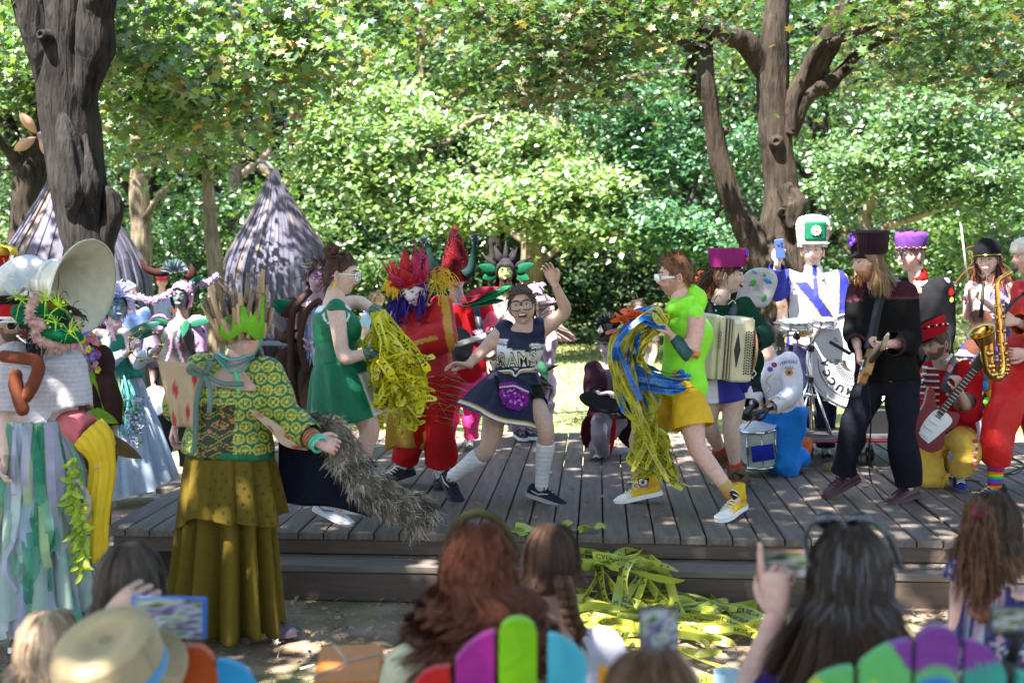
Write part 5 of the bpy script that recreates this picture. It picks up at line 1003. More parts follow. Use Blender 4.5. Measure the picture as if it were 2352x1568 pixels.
# ---------- king seen from behind
def king():
 D = 6.35
 F = Fig('performer seen from behind in green jacket, crown of sticks and long olive skirt',D,dict(hd=(560,772,0),nk=(542,822,.02),sl=(462,858,.0),sr=(610,862,.02),el=(412,925,.05),wl=(405,965,.1),er=(652,952,-.02),wr=(724,1012,-.2),
  hl=(478,1040,0),hr=(572,1040,0),kl=(490,1240,0),al=(500,1428,.02),tl=(505,1440,.16),kr=(575,1240,0),ar=(590,1432,-.02),tr=(664,1448,.03)),(.58,.34,.29),1.02,1.12,fat=1.2)
 F.facing = np.array([.3,1,0])
 gp_ = lambda a,e,c: np.where(((np.abs(a) < 1.05)*(e < .4))[...,None],np.array([.05,.36,.17]),c)
 F.make_body(head=dict(rot=(138,0,0),paint=gp_,brow=(.03,.2,.1)),hands=[dict(a='r',d=(.95,.05,-.25),pn=(.1,.8,-.4),side=1,curl=.6),dict(a='l',d=(-.3,0,-1),pn=(.8,.1,0),side=1,curl=.4)])
 F.haircap((.30,.26,.23),line=[(0,1),(1.2,.9),(1.5,.2),(1.9,-.2),(2.4,-.45),(3.2,-.5)],puff=1.0,noise=.01)
 gr = np.array([.008,.115,.055]); yl = np.array([.46,.40,.05]); dk = np.array([.02,.028,.018])
 def colf(s,V,N):
  C = np.tile(gr,(len(V),1)); x,y,d = s.tl(V); a = np.where(np.abs(N[:,0]) > .75,V[:,1],V[:,0]); u = a/.062; w = V[:,2]/.056; row = np.floor(w); u = u+.5*(row % 2); fu = u-np.floor(u)-.5; fw = w-row-.5; r = np.hypot(fu,fw); th = np.arctan2(fw,fu)
  C[(r > .33)*(r < .45)] = yl; C[(r < .30)*(np.cos(th*8) > .2)] = yl*.85; C[r < .10] = yl*1.3; C[(r > .45)*(np.cos(th*9) > .6)*(r < .5)] = yl*.7
  p = (x > -.75)*(x < .28)*(y < .66)*(d < .02)*(np.linalg.norm(V-F.J['er'],axis=1) > .18)*(np.linalg.norm(V-F.J['el'],axis=1) > .16); z = np.abs(((V[:,0]*9+np.floor(V[:,2]/.075)*.5) % 1)-.5)*.06+V[:,2]; band = np.sin(z*2*math.pi/.05); C[p] = dk; C[p*(band > .25)] = yl*.55; C[p*(band > .8)] = dk; C[p*(np.abs(wave(V,160,5)) > 1.35)] = (.35,.12,.05)
  C[(y < .06)*(x > -.1)] = gr*1.1; return C
 F.wear('brocade_jacket',[('torso',dict(t0=-.03,t1=.84,infl=.05)),('arml',dict(t0=0,t1=.9,infl=.026)),('armr',dict(t0=0,t1=.94,infl=[.03,.034,.03,.024]))],gr,'satin',.0065,.005,18,colf=colf,more=lambda mb: [mb.tube([F.S+(F.H-F.S)*.1,F.J['s'+a]],[.06,.075],10,round_=True) for a in 'lr'])
 # hanging tan sleeves with red pagodas
 tn = np.array([.42,.30,.19]); rd = np.array([.34,.03,.02])
 def sail(name,top,low,sag,thick):
  A = []; C = []; a = smooth(top,22); b = smooth(low,22)
  for t in np.linspace(0,1,16): row = a*(1-t)+b*t; row = row+np.outer(np.sin(np.linspace(0,9,22))*sag*t,[.2,-1,0]); A.append(row); C.append(np.tile(tn,(22,1)))
  A = np.array(A); C = np.array(C)
  for (i,j) in ((3,4),(6,15),(11,8),(13,18),(8,2)):
   for di,dj in ((0,0),(0,1),(0,-1),(1,0),(1,1),(1,-1),(2,0),(-1,0)):
    if 0 <= i+di < 16 and 0 <= j+dj < 22: C[i+di,j+dj] = rd
  m = MB(); m.grid(A,C); return m.build(name,'satin',F.root,solid=.004)
 sail('hanging_sleeve',pts_px([(462,840,-.14),(420,832,-.16),(362,827,-.10)],D),pts_px([(458,974,-.14),(425,982,-.17),(396,974,-.12)],D),.03,.004)
 sail('hanging_sleeve',pts_px([(572,938,-.16),(612,958,-.17),(660,985,-.15),(722,1000,-.12)],D),pts_px([(580,950,-.17),(618,985,-.19),(650,1022,-.18),(706,1034,-.14)],D),.012,.004)
 # olive skirts
 ol = np.array([.105,.072,.010]); st = np.array([.03,.045,.03])
 def lc(t,q): return ol*(1+.12*math.sin(q*13))
 sk = MB(); skirt(sk,(F.H+[0,0,.06],.185,.145),(P(526,1442,D+.05),.255,.23),13,.32,30,260,ol,lc,1.,.012,8); sk.build('olive_skirt','cloth',F.root,solid=.004)
 ap = MB(); skirt(ap,(F.H+[0,0,.065],.19,.15),(P(528,1185,D),.25,.235),11,.19,40,240,ol*1.05,None,.8,.03,2)
 V = ap.V[-1]; C = ap.C[-1].copy(); a = np.where(np.abs(V[:,1]-D) > .16,V[:,0],V[:,1]); row = np.floor(V[:,2]/.062); fu = ((a/.075+.5*(row % 2)) % 1)-.5; fw = ((V[:,2]/.062) % 1)-.5
 ap.build('apron_skirt','cloth',F.root,solid=.004)
 stars = MB(); bv = BVHTree.FromPolygons([tuple(v) for v in V],[f for f in ap.F])
 for i in range(9):
  for j in range(7):
   q = P(505+j*25+12*(i % 2)-i*1.0,1072+i*17,D); h = bv.ray_cast(Vector((q[0],D-1,q[2])),Vector((0,1,0)))
   if h[0] is None or (j < 2 and i > 5): continue
   p = np.array(h[0]); n = np.array(h[1]); n = n if n[1] < 0 else -n; R = frame(n,[1,0,0]); s = .0105; stars.prism([(s*math.sin(k*math.pi/5+.3)*(1 if k % 2 == 0 else .3),s*math.cos(k*math.pi/5+.3)*(1 if k % 2 == 0 else .3)) for k in range(10)],p+n*.005,R,.001,st)
 tag(stars.build('printed_stars','cloth',F.root,False),kind='stuff')
 cl = MB(); an = F.J['ar']; cl_c = (.075,.06,.085)
 F.shoe('r',cl_c,(.07,.055,.08),laces=(.09,.07,.10),m='rubber',name='clog',L=.29); F.shoe('l',cl_c,(.07,.055,.08),laces=(.09,.07,.10),m='rubber',name='clog')
 # crown of sticks
 r = np.random.default_rng(12); R = headR(138,8,0); c0 = F.J['hd']+R[:,2]*.045-R[:,1]*.01; sm = MB(); wcols = [(.40,.25,.13),(.30,.19,.11),(.20,.13,.09),(.48,.33,.2),(.14,.10,.08)]
 for ring,(zz,hh,rad,n) in enumerate([(-.045,.11,.105,36),(.0,.15,.112,34),(.05,.18,.105,22)]):
  for k in range(n):
   a = 2*math.pi*k/n+r.uniform(-.05,.05); h = hh*r.uniform(.55,1.25); b = c0+R@np.array([math.cos(a)*rad*.93,math.sin(a)*rad*1.08,zz+r.uniform(-.02,.02)]); d = nrm(R@np.array([math.cos(a)*.22+r.normal()*.12,math.sin(a)*.22+r.normal()*.12,1.])); rr = r.uniform(.007,.015)
   sm.tube([b,b+d*h*.5+r.normal(size=3)*.004,b+d*h],[rr,rr*.95,rr*.8],6,np.array(wcols[r.integers(0,5)])*r.uniform(.8,1.2))
 for k in range(9):
  q = [(545,690),(560,668),(575,650),(520,668),(592,690),(505,650),(610,700),(535,655),(585,672)][k]; b = c0+R@np.array([r.uniform(-.08,.08),r.uniform(-.08,.08),.06]); e = P(q[0]-5,q[1]+r.uniform(-25,10),D+r.uniform(-.1,.1)); sm.tube([b,(b+e)/2+r.normal(size=3)*.015,e],[.010,.009,.006],6,wcols[k % 5])
 for k in range(14): b = c0+R@np.array([r.uniform(-.1,.1),r.uniform(-.1,.1),.09]); e = b+np.array([r.uniform(-.16,.16),r.uniform(-.1,.1),r.uniform(.02,.22)]); sm.tube(smooth([b,(b+e)/2+r.normal(size=3)*.02,e,e+r.normal(size=3)*.03],8),.0022,4,(.09,.06,.045))
 cw = sm.build('stick_crown','wood',F.root); lf = MB(); f2 = np.stack([[1,0,0],[0,0,1],[0,-1,0]],1)
 A = []
 for t in np.linspace(-1.15,1.25,19): rr = .118; zt = .085+.028*math.sin(t*6)+(.05 if t > .8 else 0); A.append([c0+headR(0)@np.array([-math.sin(t)*rr,math.cos(t)*rr*1.05,-.035+.02*math.sin(t*5)]),c0+headR(0)@np.array([-math.sin(t)*rr*1.05,math.cos(t)*rr*1.1,zt])])
 lf.grid(np.array(A).transpose(1,0,2),(.16,.42,.03)); lf.build('green_crown_band','felt',cw,solid=.016)
 nk = MB(); n0 = F.J['nk']
 for k in range(3): nk.tube(smooth([n0+[-.09,-.03,.03-.012*k],n0+[.0,-.10,.0-.03*k],n0+[.085,-.02,.02-.02*k],n0+[.04,.09,-.01],n0+[-.06,.08,0],n0+[-.09,-.03,.03-.012*k]],30),.008-.001*k,6,[(.12,.34,.34),(.05,.20,.22),(.10,.42,.30)][k])
 nk.tube(smooth([n0+[.02,-.12,-.05],n0+[.045,-.15,-.12],n0+[.03,-.155,-.16]],8),.012,6,(.08,.45,.25)); nk.build('beaded_collar','plastic',F.root)
 rb = MB(); b0 = P(470,860,D-.17)
 for q in ([(0,0,0),(-18,60,0),(-22,150,0),(-30,185,0)],[(0,0,0),(8,-30,-.03),(14,-20,-.03),(2,2,0)],[(0,0,0),(-30,-18,-.03),(-34,-6,-.03),(0,3,0)],[(0,0,0),(40,20,0),(90,22,.02)],[(0,0,0),(14,40,-.02),(10,90,-.03)]): rb.ribbon(smooth(pts_px([(470+x,860+y,-.19+z) for x,y,z in q],D),14),[.2,-1,.2],.024,(.10,.16,.14))
 rb.build('ribbon_bow','satin',F.root,solid=.003)
 bl = MB(); w = F.J['wr']; ax = nrm(F.J['wr']-F.J['er'])
 for k,(cc,rr) in enumerate([((.30,.12,.04),.046),((.34,.14,.05),.047),((.26,.10,.04),.046),((.07,.42,.28),.045),((.10,.5,.34),.045)]): bl.lathe([(rr*.8,-.008),(rr,-.006),(rr,.006),(rr*.8,.008)],w-ax*(.045-.02*k),frame(ax),16,cc)
 bl.build('bracelets','plastic',F.root)
 lv = MB()
 for k in range(7): b = P(640+k*2,905+k*4,D+.12); e = P(672+k*1,900+k*9,D+.18); lv.ribbon(smooth([b,(b+e)/2+[0,0,.01],e],6),[0,-1,.4],[.01,.05,.06,.05,.03,.005],(.30,.42,.34))
 lv.build('leaf_trim','satin',F.root,solid=.002)
 # fur-edged cape swung out to the right
 cp = thing('fur_cape','navy cape edged with shaggy brown and grey fur held out by the king','cape',P(770,1035,D)); r = np.random.default_rng(31)
 top = smooth(pts_px([(640,985,.12),(700,968,.12),(770,985,.05),(810,1040,.0),(840,1110,.05),(862,1176,.1)],D),30); low = smooth(pts_px([(640,1150,.12),(690,1160,.1),(760,1163,.1),(820,1178,.1),(850,1186,.1),(866,1182,.1)],D),30); A = []
 for t in np.linspace(0,1,16): row = top*(1-t)+low*t; A.append(row+np.outer(np.sin(np.linspace(0,14,30))*.03*math.sin(math.pi*t),[0,1,0]))
 m = MB(); m.grid(np.array(A),(.010,.012,.022)); m.build('lining','velvet',cp,solid=.006)
 fr = MB(); spine = [(655,1000,.05),(700,975,.02),(760,985,-.04),(790,1030,-.06),(830,1090,-.08),(880,1135,-.08),(930,1165,-.06),(975,1190,-.04)]; sp = smooth(pts_px(spine,D),60); rad = np.interp(np.linspace(0,1,60),[0,.15,.4,.6,.8,.95,1],[.04,.06,.085,.10,.085,.05,.02])
 legs = [smooth(pts_px([(800,1070,-.1),(845,1120,-.14),(900,1160,-.12),(945,1190,-.1),(960,1225,-.1)],D),30),smooth(pts_px([(900,1150,-.1),(950,1150,-.1),(985,1160,-.1),(1000,1195,-.1)],D),18),smooth(pts_px([(770,1040,-.1),(790,1075,-.14),(850,1150,-.12),(930,1185,-.12),(995,1190,-.1)],D),30)]
 lr = [np.linspace(.07,.022,30),np.linspace(.05,.014,18),np.linspace(.055,.018,30)]
 for sp_,rd_ in [(sp,rad)]+list(zip(legs,lr)): fr.tube(sp_,rd_*.75,8,(.16,.125,.09))
 fp = [(.34,.28,.22),(.15,.11,.08),(.05,.038,.03),(.50,.46,.40),(.22,.14,.09)]
 for sp_,rd_,nn in [(sp,rad,6500)]+[(a,b,1700) for a,b in zip(legs,lr)]:
  i = r.integers(0,len(sp_)-1,nn); T = np.gradient(sp_,axis=0)
  for k in i:
   t = nrm(T[k]); d = nrm(np.cross(t,r.normal(size=3))); b = sp_[k]+d*rd_[k]*.7; L = r.uniform(.02,.05); cc = np.array(fp[int((math.sin(k*.55)+math.sin(k*.23+2*d[2]))*1.3+2+r.uniform(0,1.4)) % 5])*r.uniform(.7,1.2)
   fr.ribbon(np.array([b,b+(d*.7+t*.4+.2*r.normal(size=3))*L*.5,b+(d*.7+t*.7+np.array([0,0,-.35])+.3*r.normal(size=3))*L]),nrm(r.normal(size=3)),[.0036,.003,.0008],cc)
 fr.build('fur','fur',cp)
king()
# ============================================================ wooden onion huts
def hut(label,ax,D,k,tipu,twist,flower,fsc,seed):
 """ax: reference column of the axis, k: scale; planks bent over an onion-shaped frame"""
 r = np.random.default_rng(seed); c = P(ax,800,D); s = PX(D)*k
 prof = [(0,100),(60,118),(120,128),(180,131),(215,127),(250,114),(280,96),(310,76),(350,51),(390,28),(420,12),(445,6)]
 zs = np.array([a for a,b in prof])*s; rs = np.array([b for a,b in prof])*s; top = zs[-1]
 ro = thing('onion_hut',label,'hut',[c[0],D,0]); tip = P(tipu,800,D)[0]-c[0]
 def at(z,ang,off): t = z/top; q = np.interp(z,zs,rs)+off; return np.array([c[0]+tip*t**2+math.cos(ang)*q,D+math.sin(ang)*q,z])
 m = MB(); m.lathe([(max(.01,a-.05*k*.5),z) for a,z in zip(rs,zs)],[c[0],D,0],None,28,(.05,.042,.04)); V = m.V[0]; V[:,0] += tip*(V[:,2]/top)**2; m.build('inner_frame','wood',ro)
 pm = mat('weathered_plank',.7,.3,.3,14,.5,50,wood=(5,5,.5),bdist=.006); N = 64
 for i in range(N):
  cuts = [0,top*r.uniform(.42,.75),top] if r.random() < .6 else [0,top]
  for z0,z1 in zip(cuts[:-1],cuts[1:]):
   zz = np.linspace(z0+.005,z1-.004,9 if len(cuts) == 3 else 14); g = r.uniform(.7,1.15); col = np.array([.062,.057,.084])*g
   if r.random() < .14: col = np.array([.12,.088,.078])*g
   mb = MB(); A = []; lift = r.uniform(-.002,.010)
   for z in zz:
    a = 2*math.pi*(i+.5)/N+twist*z/top; hw = math.pi/N*(.90 if i % 2 else 1.0); o = lift+.022*(i % 2)
    A.append([at(z,a-hw,o-.010),at(z,a+hw,o-.010),at(z,a+hw*.95,o+.012),at(z,a-hw*.95,o+.012)])
   mb.grid(np.array(A),col,closed=True); mb.F += [(3,2,1,0),tuple(4*(len(zz)-1)+j for j in range(4))]; mb.MI += [0,0]; mb.build('plank',pm,ro,False)
 st = MB(); pts = smooth([at(top*.97,0,0)*[0,0,1]+[c[0]+tip*.95,D,0]]+[P(u,v,D) for u,v in flower],16); st.tube(pts,np.linspace(.05,.03,16)*k*1.2,8,(.16,.14,.15)); st.build('stem','wood',ro)
 fc = pts[-1]
 for q in range(4):
  a = .45+q*math.pi/2+(seed % 3)*.15; f = nrm([math.cos(a),-.25,math.sin(a)]); pr = smooth([(0,0,0),(.10,.055,0),(.22,.07,0),(.34,.0,0),(.22,-.07,0),(.10,-.055,0),(0,0,0)],22)[:-1,:2]*fsc
  mb = MB(); n = nrm(np.cross(f,[.15,1,.1])); mb.prism(pr,fc+f*.03,np.stack([f,np.cross(nrm(np.cross(f,n)),f),nrm(np.cross(f,n))],1),.03,(.34,.19,.12) if seed == 1 else (.20,.14,.11)); mb.build('petal','wood',ro)
 if seed == 2:
  b = MB(); q = P(590,832,D-1.6); b.box([q[0],D-1.25,.42],(.55,.22,.025),None,(.13,.12,.14),.004); b.box([q[0]-.4,D-1.25,.2],(.03,.18,.2),None,(.1,.09,.1)); b.box([q[0]+.4,D-1.25,.2],(.03,.18,.2),None,(.1,.09,.1)); b.build('bench','wood',ro,False)
hut('weathered plank onion hut behind the big left maple',172,17.0,1.30,168,.35,[(150,325),(118,312),(88,312)],.95,1)
hut('weathered plank onion hut with a four-petal finial, left of centre',648,22.6,1.0,632,.3,[(622,382),(605,370),(592,372)],.95,2)
# ============================================================ small figures in the background
def far_person(label,D,hd,shirt,hair,skin='fair',yaw=0,legs=(.05,.06,.10),sc=1.,hatf=None,stand=True,sm='cloth',hl=None):
 k = sc/PX(D); h = lambda du,dv,dy=0: (hd[0]+du*k,hd[1]+dv*k,dy)
 F = Fig(label,D,dict(hd=hd,nk=h(0,.17),sl=h(-.18,.25),sr=h(.18,.25),el=h(-.22,.53),er=h(.22,.53),wl=h(-.17,.72,-.12),wr=h(.17,.72,-.12),hl=h(-.09,.76),hr=h(.09,.76),kl=h(-.1,1.17),kr=h(.1,1.17),al=h(-.1,1.55),ar=h(.1,1.55),tl=h(-.12,1.6,-.16),tr=h(.12,1.6,-.16)),skin,sc)
 F.make_body(voxel=.022,head=dict(rot=(yaw,0,0)),hands=[dict(a='l',d=(0,-.6,-.6),pn=(1,0,0),side=1),dict(a='r',d=(0,-.6,-.6),pn=(-1,0,0),side=-1)])
 if hair is not None: F.haircap(hair,puff=1.07,noise=.05,strands=120,slen=hl or .06,grav=.6,wid=.008)
 F.wear('shirt',[('torso',dict(t0=-.05,t1=1.02,infl=.02)),('arml',dict(t0=0,t1=.3,infl=.02)),('armr',dict(t0=0,t1=.3,infl=.02))],shirt,sm,.02); F.wear('trousers',[('torso',dict(t0=-.14,t1=.15,infl=.01)),('legl',dict(t0=0,t1=.97,infl=.018)),('legr',dict(t0=0,t1=.97,infl=.018))],legs,'cloth',.02)
 if hatf: hatf(F)
 for a in 'lr': F.shoe(a,(.05,.05,.05),(.3,.3,.3))
 return F
def capf(F):
 m = MB(); R = F.hR*F.hs; c = F.J['hd']; m.lathe([(.098,.03),(.1,.06),(.085,.11),(.05,.135),(0,.14)],c,R,20,(.62,.05,.09),.84,1.05); A = [[np.array([math.sin(t)*.075*k,.075+math.cos(t)*.075*k,.035-.01*k])@R.T+c for t in np.linspace(-1.4,1.4,11)] for k in (.5,.8,1.1)]; m.grid(np.array(A),(.62,.05,.09)); m.build('cap','cloth',F.root,solid=.004)
far_person('distant man in a pink-red cap left of the pale trunk',20,(372,648),(.25,.28,.45),None,'pink',20,hatf=capf,sc=.95)
far_person('grey-haired man in a blue shirt behind the blue-faced fairy',16,(298,672),(.12,.18,.42),HAIRC['grey'],'pink',60)
far_person('blond child in light blue beside the wooden hut',15,(868,690),(.30,.42,.60),HAIRC['blond'],'fair',150,(.2,.22,.3),.75,hl=.1)
far_person('blond woman in a black tank top behind the drums',13.5,(1797,692),(.02,.02,.022),HAIRC['dirtyblond'],'fair',0,hl=.16)
far_person('woman with a blue flower headband far behind the tape pompom',17,(1466,712),(.12,.10,.10),HAIRC['dark'],'tan',10,hl=.2)
# ============================================================ left group of costumed performers
def fuzz(mb,pts,rad,n,L,cols,r,wid=.006,droop=.2):
 pts = np.asarray(pts); T = np.gradient(pts,axis=0); rad = np.broadcast_to(rad,(len(pts),))
 for k in r.integers(0,len(pts),n):
  d = nrm(np.cross(nrm(T[k]),r.normal(size=3))); b = pts[k]+d*rad[k]*.8+T[k]*r.uniform(-.5,.5); l = L*r.uniform(.5,1.2)
  mb.ribbon(np.array([b,b+d*l*.5+r.normal(size=3)*l*.1,b+d*l+np.array([0,0,-droop*l])]),nrm(r.normal(size=3)),[wid,wid*.8,wid*.2],np.asarray(cols[r.integers(0,len(cols))])*r.uniform(.75,1.2))
def leafblade(mb,a,b,w,col,n=None,curl=.0,seg=9):
 a = np.asarray(a,float); b = np.asarray(b,float); t = np.linspace(0,1,seg); q = a+np.outer(t,b-a)+np.outer(np.sin(t*math.pi)*curl*np.linalg.norm(b-a),[0,0,1]); d = nrm(b-a)
 n = nrm(np.cross(d,[1,.2,0]) if n is None else n); s = nrm(np.cross(d,n)); W = w*1.75*(t+.04)**.55*(1-t)**.85
 A = np.stack([q-np.outer(W/2,s)+np.outer(W*.15,n),q-np.outer(W*.02,n),q+np.outer(W/2,s)+np.outer(W*.15,n)],0); cc = np.tile(np.asarray(col,float),(3,seg,1)); cc[1] *= .7; mb.grid(A,cc)
def sousaphone_player():
 D = 7.6
 F = Fig('sousaphone player in navy uniform, dark glasses and red-banded cap at left edge',D,dict(hd=(24,745,0),nk=(14,800,.05),sl=(-48,830,.05),sr=(58,832,.0),el=(-60,930,0),wl=(0,980,-.2),er=(75,930,0),wr=(60,1000,-.1),hl=(-25,1030),hr=(42,1030),kl=(-25,1190),kr=(45,1190),al=(-25,1335),ar=(45,1335),tl=(-20,1360,-.16),tr=(60,1360,-.16)),(.30,.17,.12))
 F.make_body(head=dict(rot=(42,-4,0),beard=(.02,.015,.012),beardk=.75),hands=[dict(a='l',d=(0,-.6,-.6),pn=(1,0,0)),dict(a='r',d=(0,-.6,-.6),pn=(-1,0,0),side=-1)])
 F.haircap((.02,.015,.012),puff=1.03); glasses(F,(.4,.38,.3),(.006,.006,.007),w=.06,h=.024,lm='darkglass')
 F.wear('navy_jacket',[('torso',dict(t0=-.1,t1=1.03,infl=.03)),('arml',dict(t0=0,t1=.96,infl=.025)),('armr',dict(t0=0,t1=.96,infl=.025))],(.012,.014,.035),'felt'); F.wear('trousers',[('torso',dict(t0=-.14,t1=.15,infl=.012)),('legl',dict(t0=0,t1=.97,infl=.022)),('legr',dict(t0=0,t1=.97,infl=.022))],(.012,.014,.03))
 for a in 'lr': F.shoe(a,(.02,.02,.02),(.03,.03,.03))
 h = MB(); R = headR(42,0,0); c = F.J['hd']+R[:,2]*.045; h.lathe([(.103,-.01),(.106,.005)],c,R,28,(.75,.72,.68),.88,1.06); h.lathe([(.105,.005),(.115,.075)],c,R,28,(.36,.015,.02),.88,1.06); h.lathe([(.115,.075),(.122,.115),(.12,.12),(0,.115)],c,R,28,(.012,.012,.014),.88,1.06)
 A = [[c+R@np.array([math.sin(t)*.095*k,.06+math.cos(t)*.075*k,-.012-.03*(k-.6)]) for t in np.linspace(-1.4,1.4,13)] for k in (.6,.9,1.15)]; h.grid(np.array(A),(.72,.69,.64)); h.build('band_cap','felt',F.root)
 # white sousaphone
 so = thing('sousaphone','cream white sousaphone with its wide bell turned to the right','sousaphone',P(120,900,D)); n = nrm([.92,-.33,-.20]); bc = P(194,662,D); rim = .285; R = frame(n,[0,0,1])
 pr = [(rim,0),(rim+.006,.004),(rim+.006,-.006),(rim*.93,-.02),(rim*.70,-.075),(rim*.50,-.15),(rim*.40,-.23),(rim*.37,-.30)]
 m = MB(); m.lathe(pr,bc,R,48,(.60,.56,.46)); m.lathe([(q-.004,z+.002) for q,z in pr[2:]],bc,R,48,(.56,.50,.37)); m.lathe([(rim*.40,-.225),(rim*.43,-.23),(rim*.43,-.25),(rim*.40,-.255)],bc,R,40,(.7,.7,.68)); m.build('bell','paint',so)
 e = bc-n*.30; t = MB(); p = smooth([e,e-n*.14,e+np.array([-.34,.12,-.12]),e+np.array([-.46,.14,-.40]),e+np.array([-.36,.02,-.75]),e+np.array([.0,-.05,-.85]),e+np.array([.16,.0,-.62])],44); t.tube(p,np.interp(np.linspace(0,1,44),[0,.2,.6,1],[.105,.10,.07,.05]),20,(.58,.57,.58)); t.build('body_tube','paint',so)
 t = MB(); p = smooth([F.J['hd']+F.hR[:,1]*.115-F.hR[:,2]*.05,P(60,785,D-.14),P(85,800,D-.1),e+np.array([.16,.0,-.62])],20); t.tube(p,np.linspace(.012,.02,20),10,(.62,.62,.6)); t.tube([p[0],p[2]],[.018,.013],12,(.65,.65,.64)); t.build('mouthpipe','chrome',so)
sousaphone_player()
def shako_far_left():
 F = Fig('musician at the left edge under a tall red and gold shako',9.0,dict(hd=(-16,700),nk=(-16,745),sl=(-70,770),sr=(35,770),el=(-80,860),er=(42,860),wl=(-70,930,-.1),wr=(35,930,-.1),hl=(-45,930),hr=(12,930),kl=(-45,1060),kr=(12,1060),al=(-45,1175),ar=(12,1175),tl=(-40,1195,-.15),tr=(18,1195,-.15)),'tan')
 F.make_body(head=dict(rot=(30,0,0)),hands=[dict(a='l',d=(0,-.6,-.6),pn=(1,0,0)),dict(a='r',d=(0,-.6,-.6),pn=(-1,0,0),side=-1)]); rd = (.40,.02,.025)
 F.wear('coat',[('torso',dict(t0=-.1,t1=1.03,infl=.025)),('arml',dict(t0=0,t1=.96,infl=.02)),('armr',dict(t0=0,t1=.96,infl=.02))],(.30,.02,.02),'felt'); F.wear('trousers',[('torso',dict(t0=-.14,t1=.15,infl=.012)),('legl',dict(t0=0,t1=.97,infl=.02)),('legr',dict(t0=0,t1=.97,infl=.02))],(.02,.02,.03))
 h = MB(); c = F.J['hd']+[0,0,.04]; h.lathe([(.10,0),(.105,.08)],c,None,28,(.50,.30,.03)); h.lathe([(.105,.08),(.112,.30)],c,None,28,rd); h.lathe([(.118,.30),(.122,.36),(.0,.37)],c,None,28,(.55,.36,.04))
 for a in np.linspace(0,6.28,14): h.tube(smooth([c+[math.cos(a)*.108,math.sin(a)*.108,.12],c+[math.cos(a+.2)*.112,math.sin(a+.2)*.112,.2],c+[math.cos(a)*.113,math.sin(a)*.113,.28]],8),.005,5,(.55,.36,.04))
 for k in range(40): a = rng.uniform(-.8,.8); h.tube([c+[.115*math.cos(a),.115*math.sin(a)-.02,.37],c+[.15,.1*math.sin(a)-.02,.35],c+[.16+.02*rng.random(),.1*math.sin(a)-.02,.30]],.004,4,(.60,.42,.06))
 h.build('tall_shako','velvet',F.root)
shako_far_left()
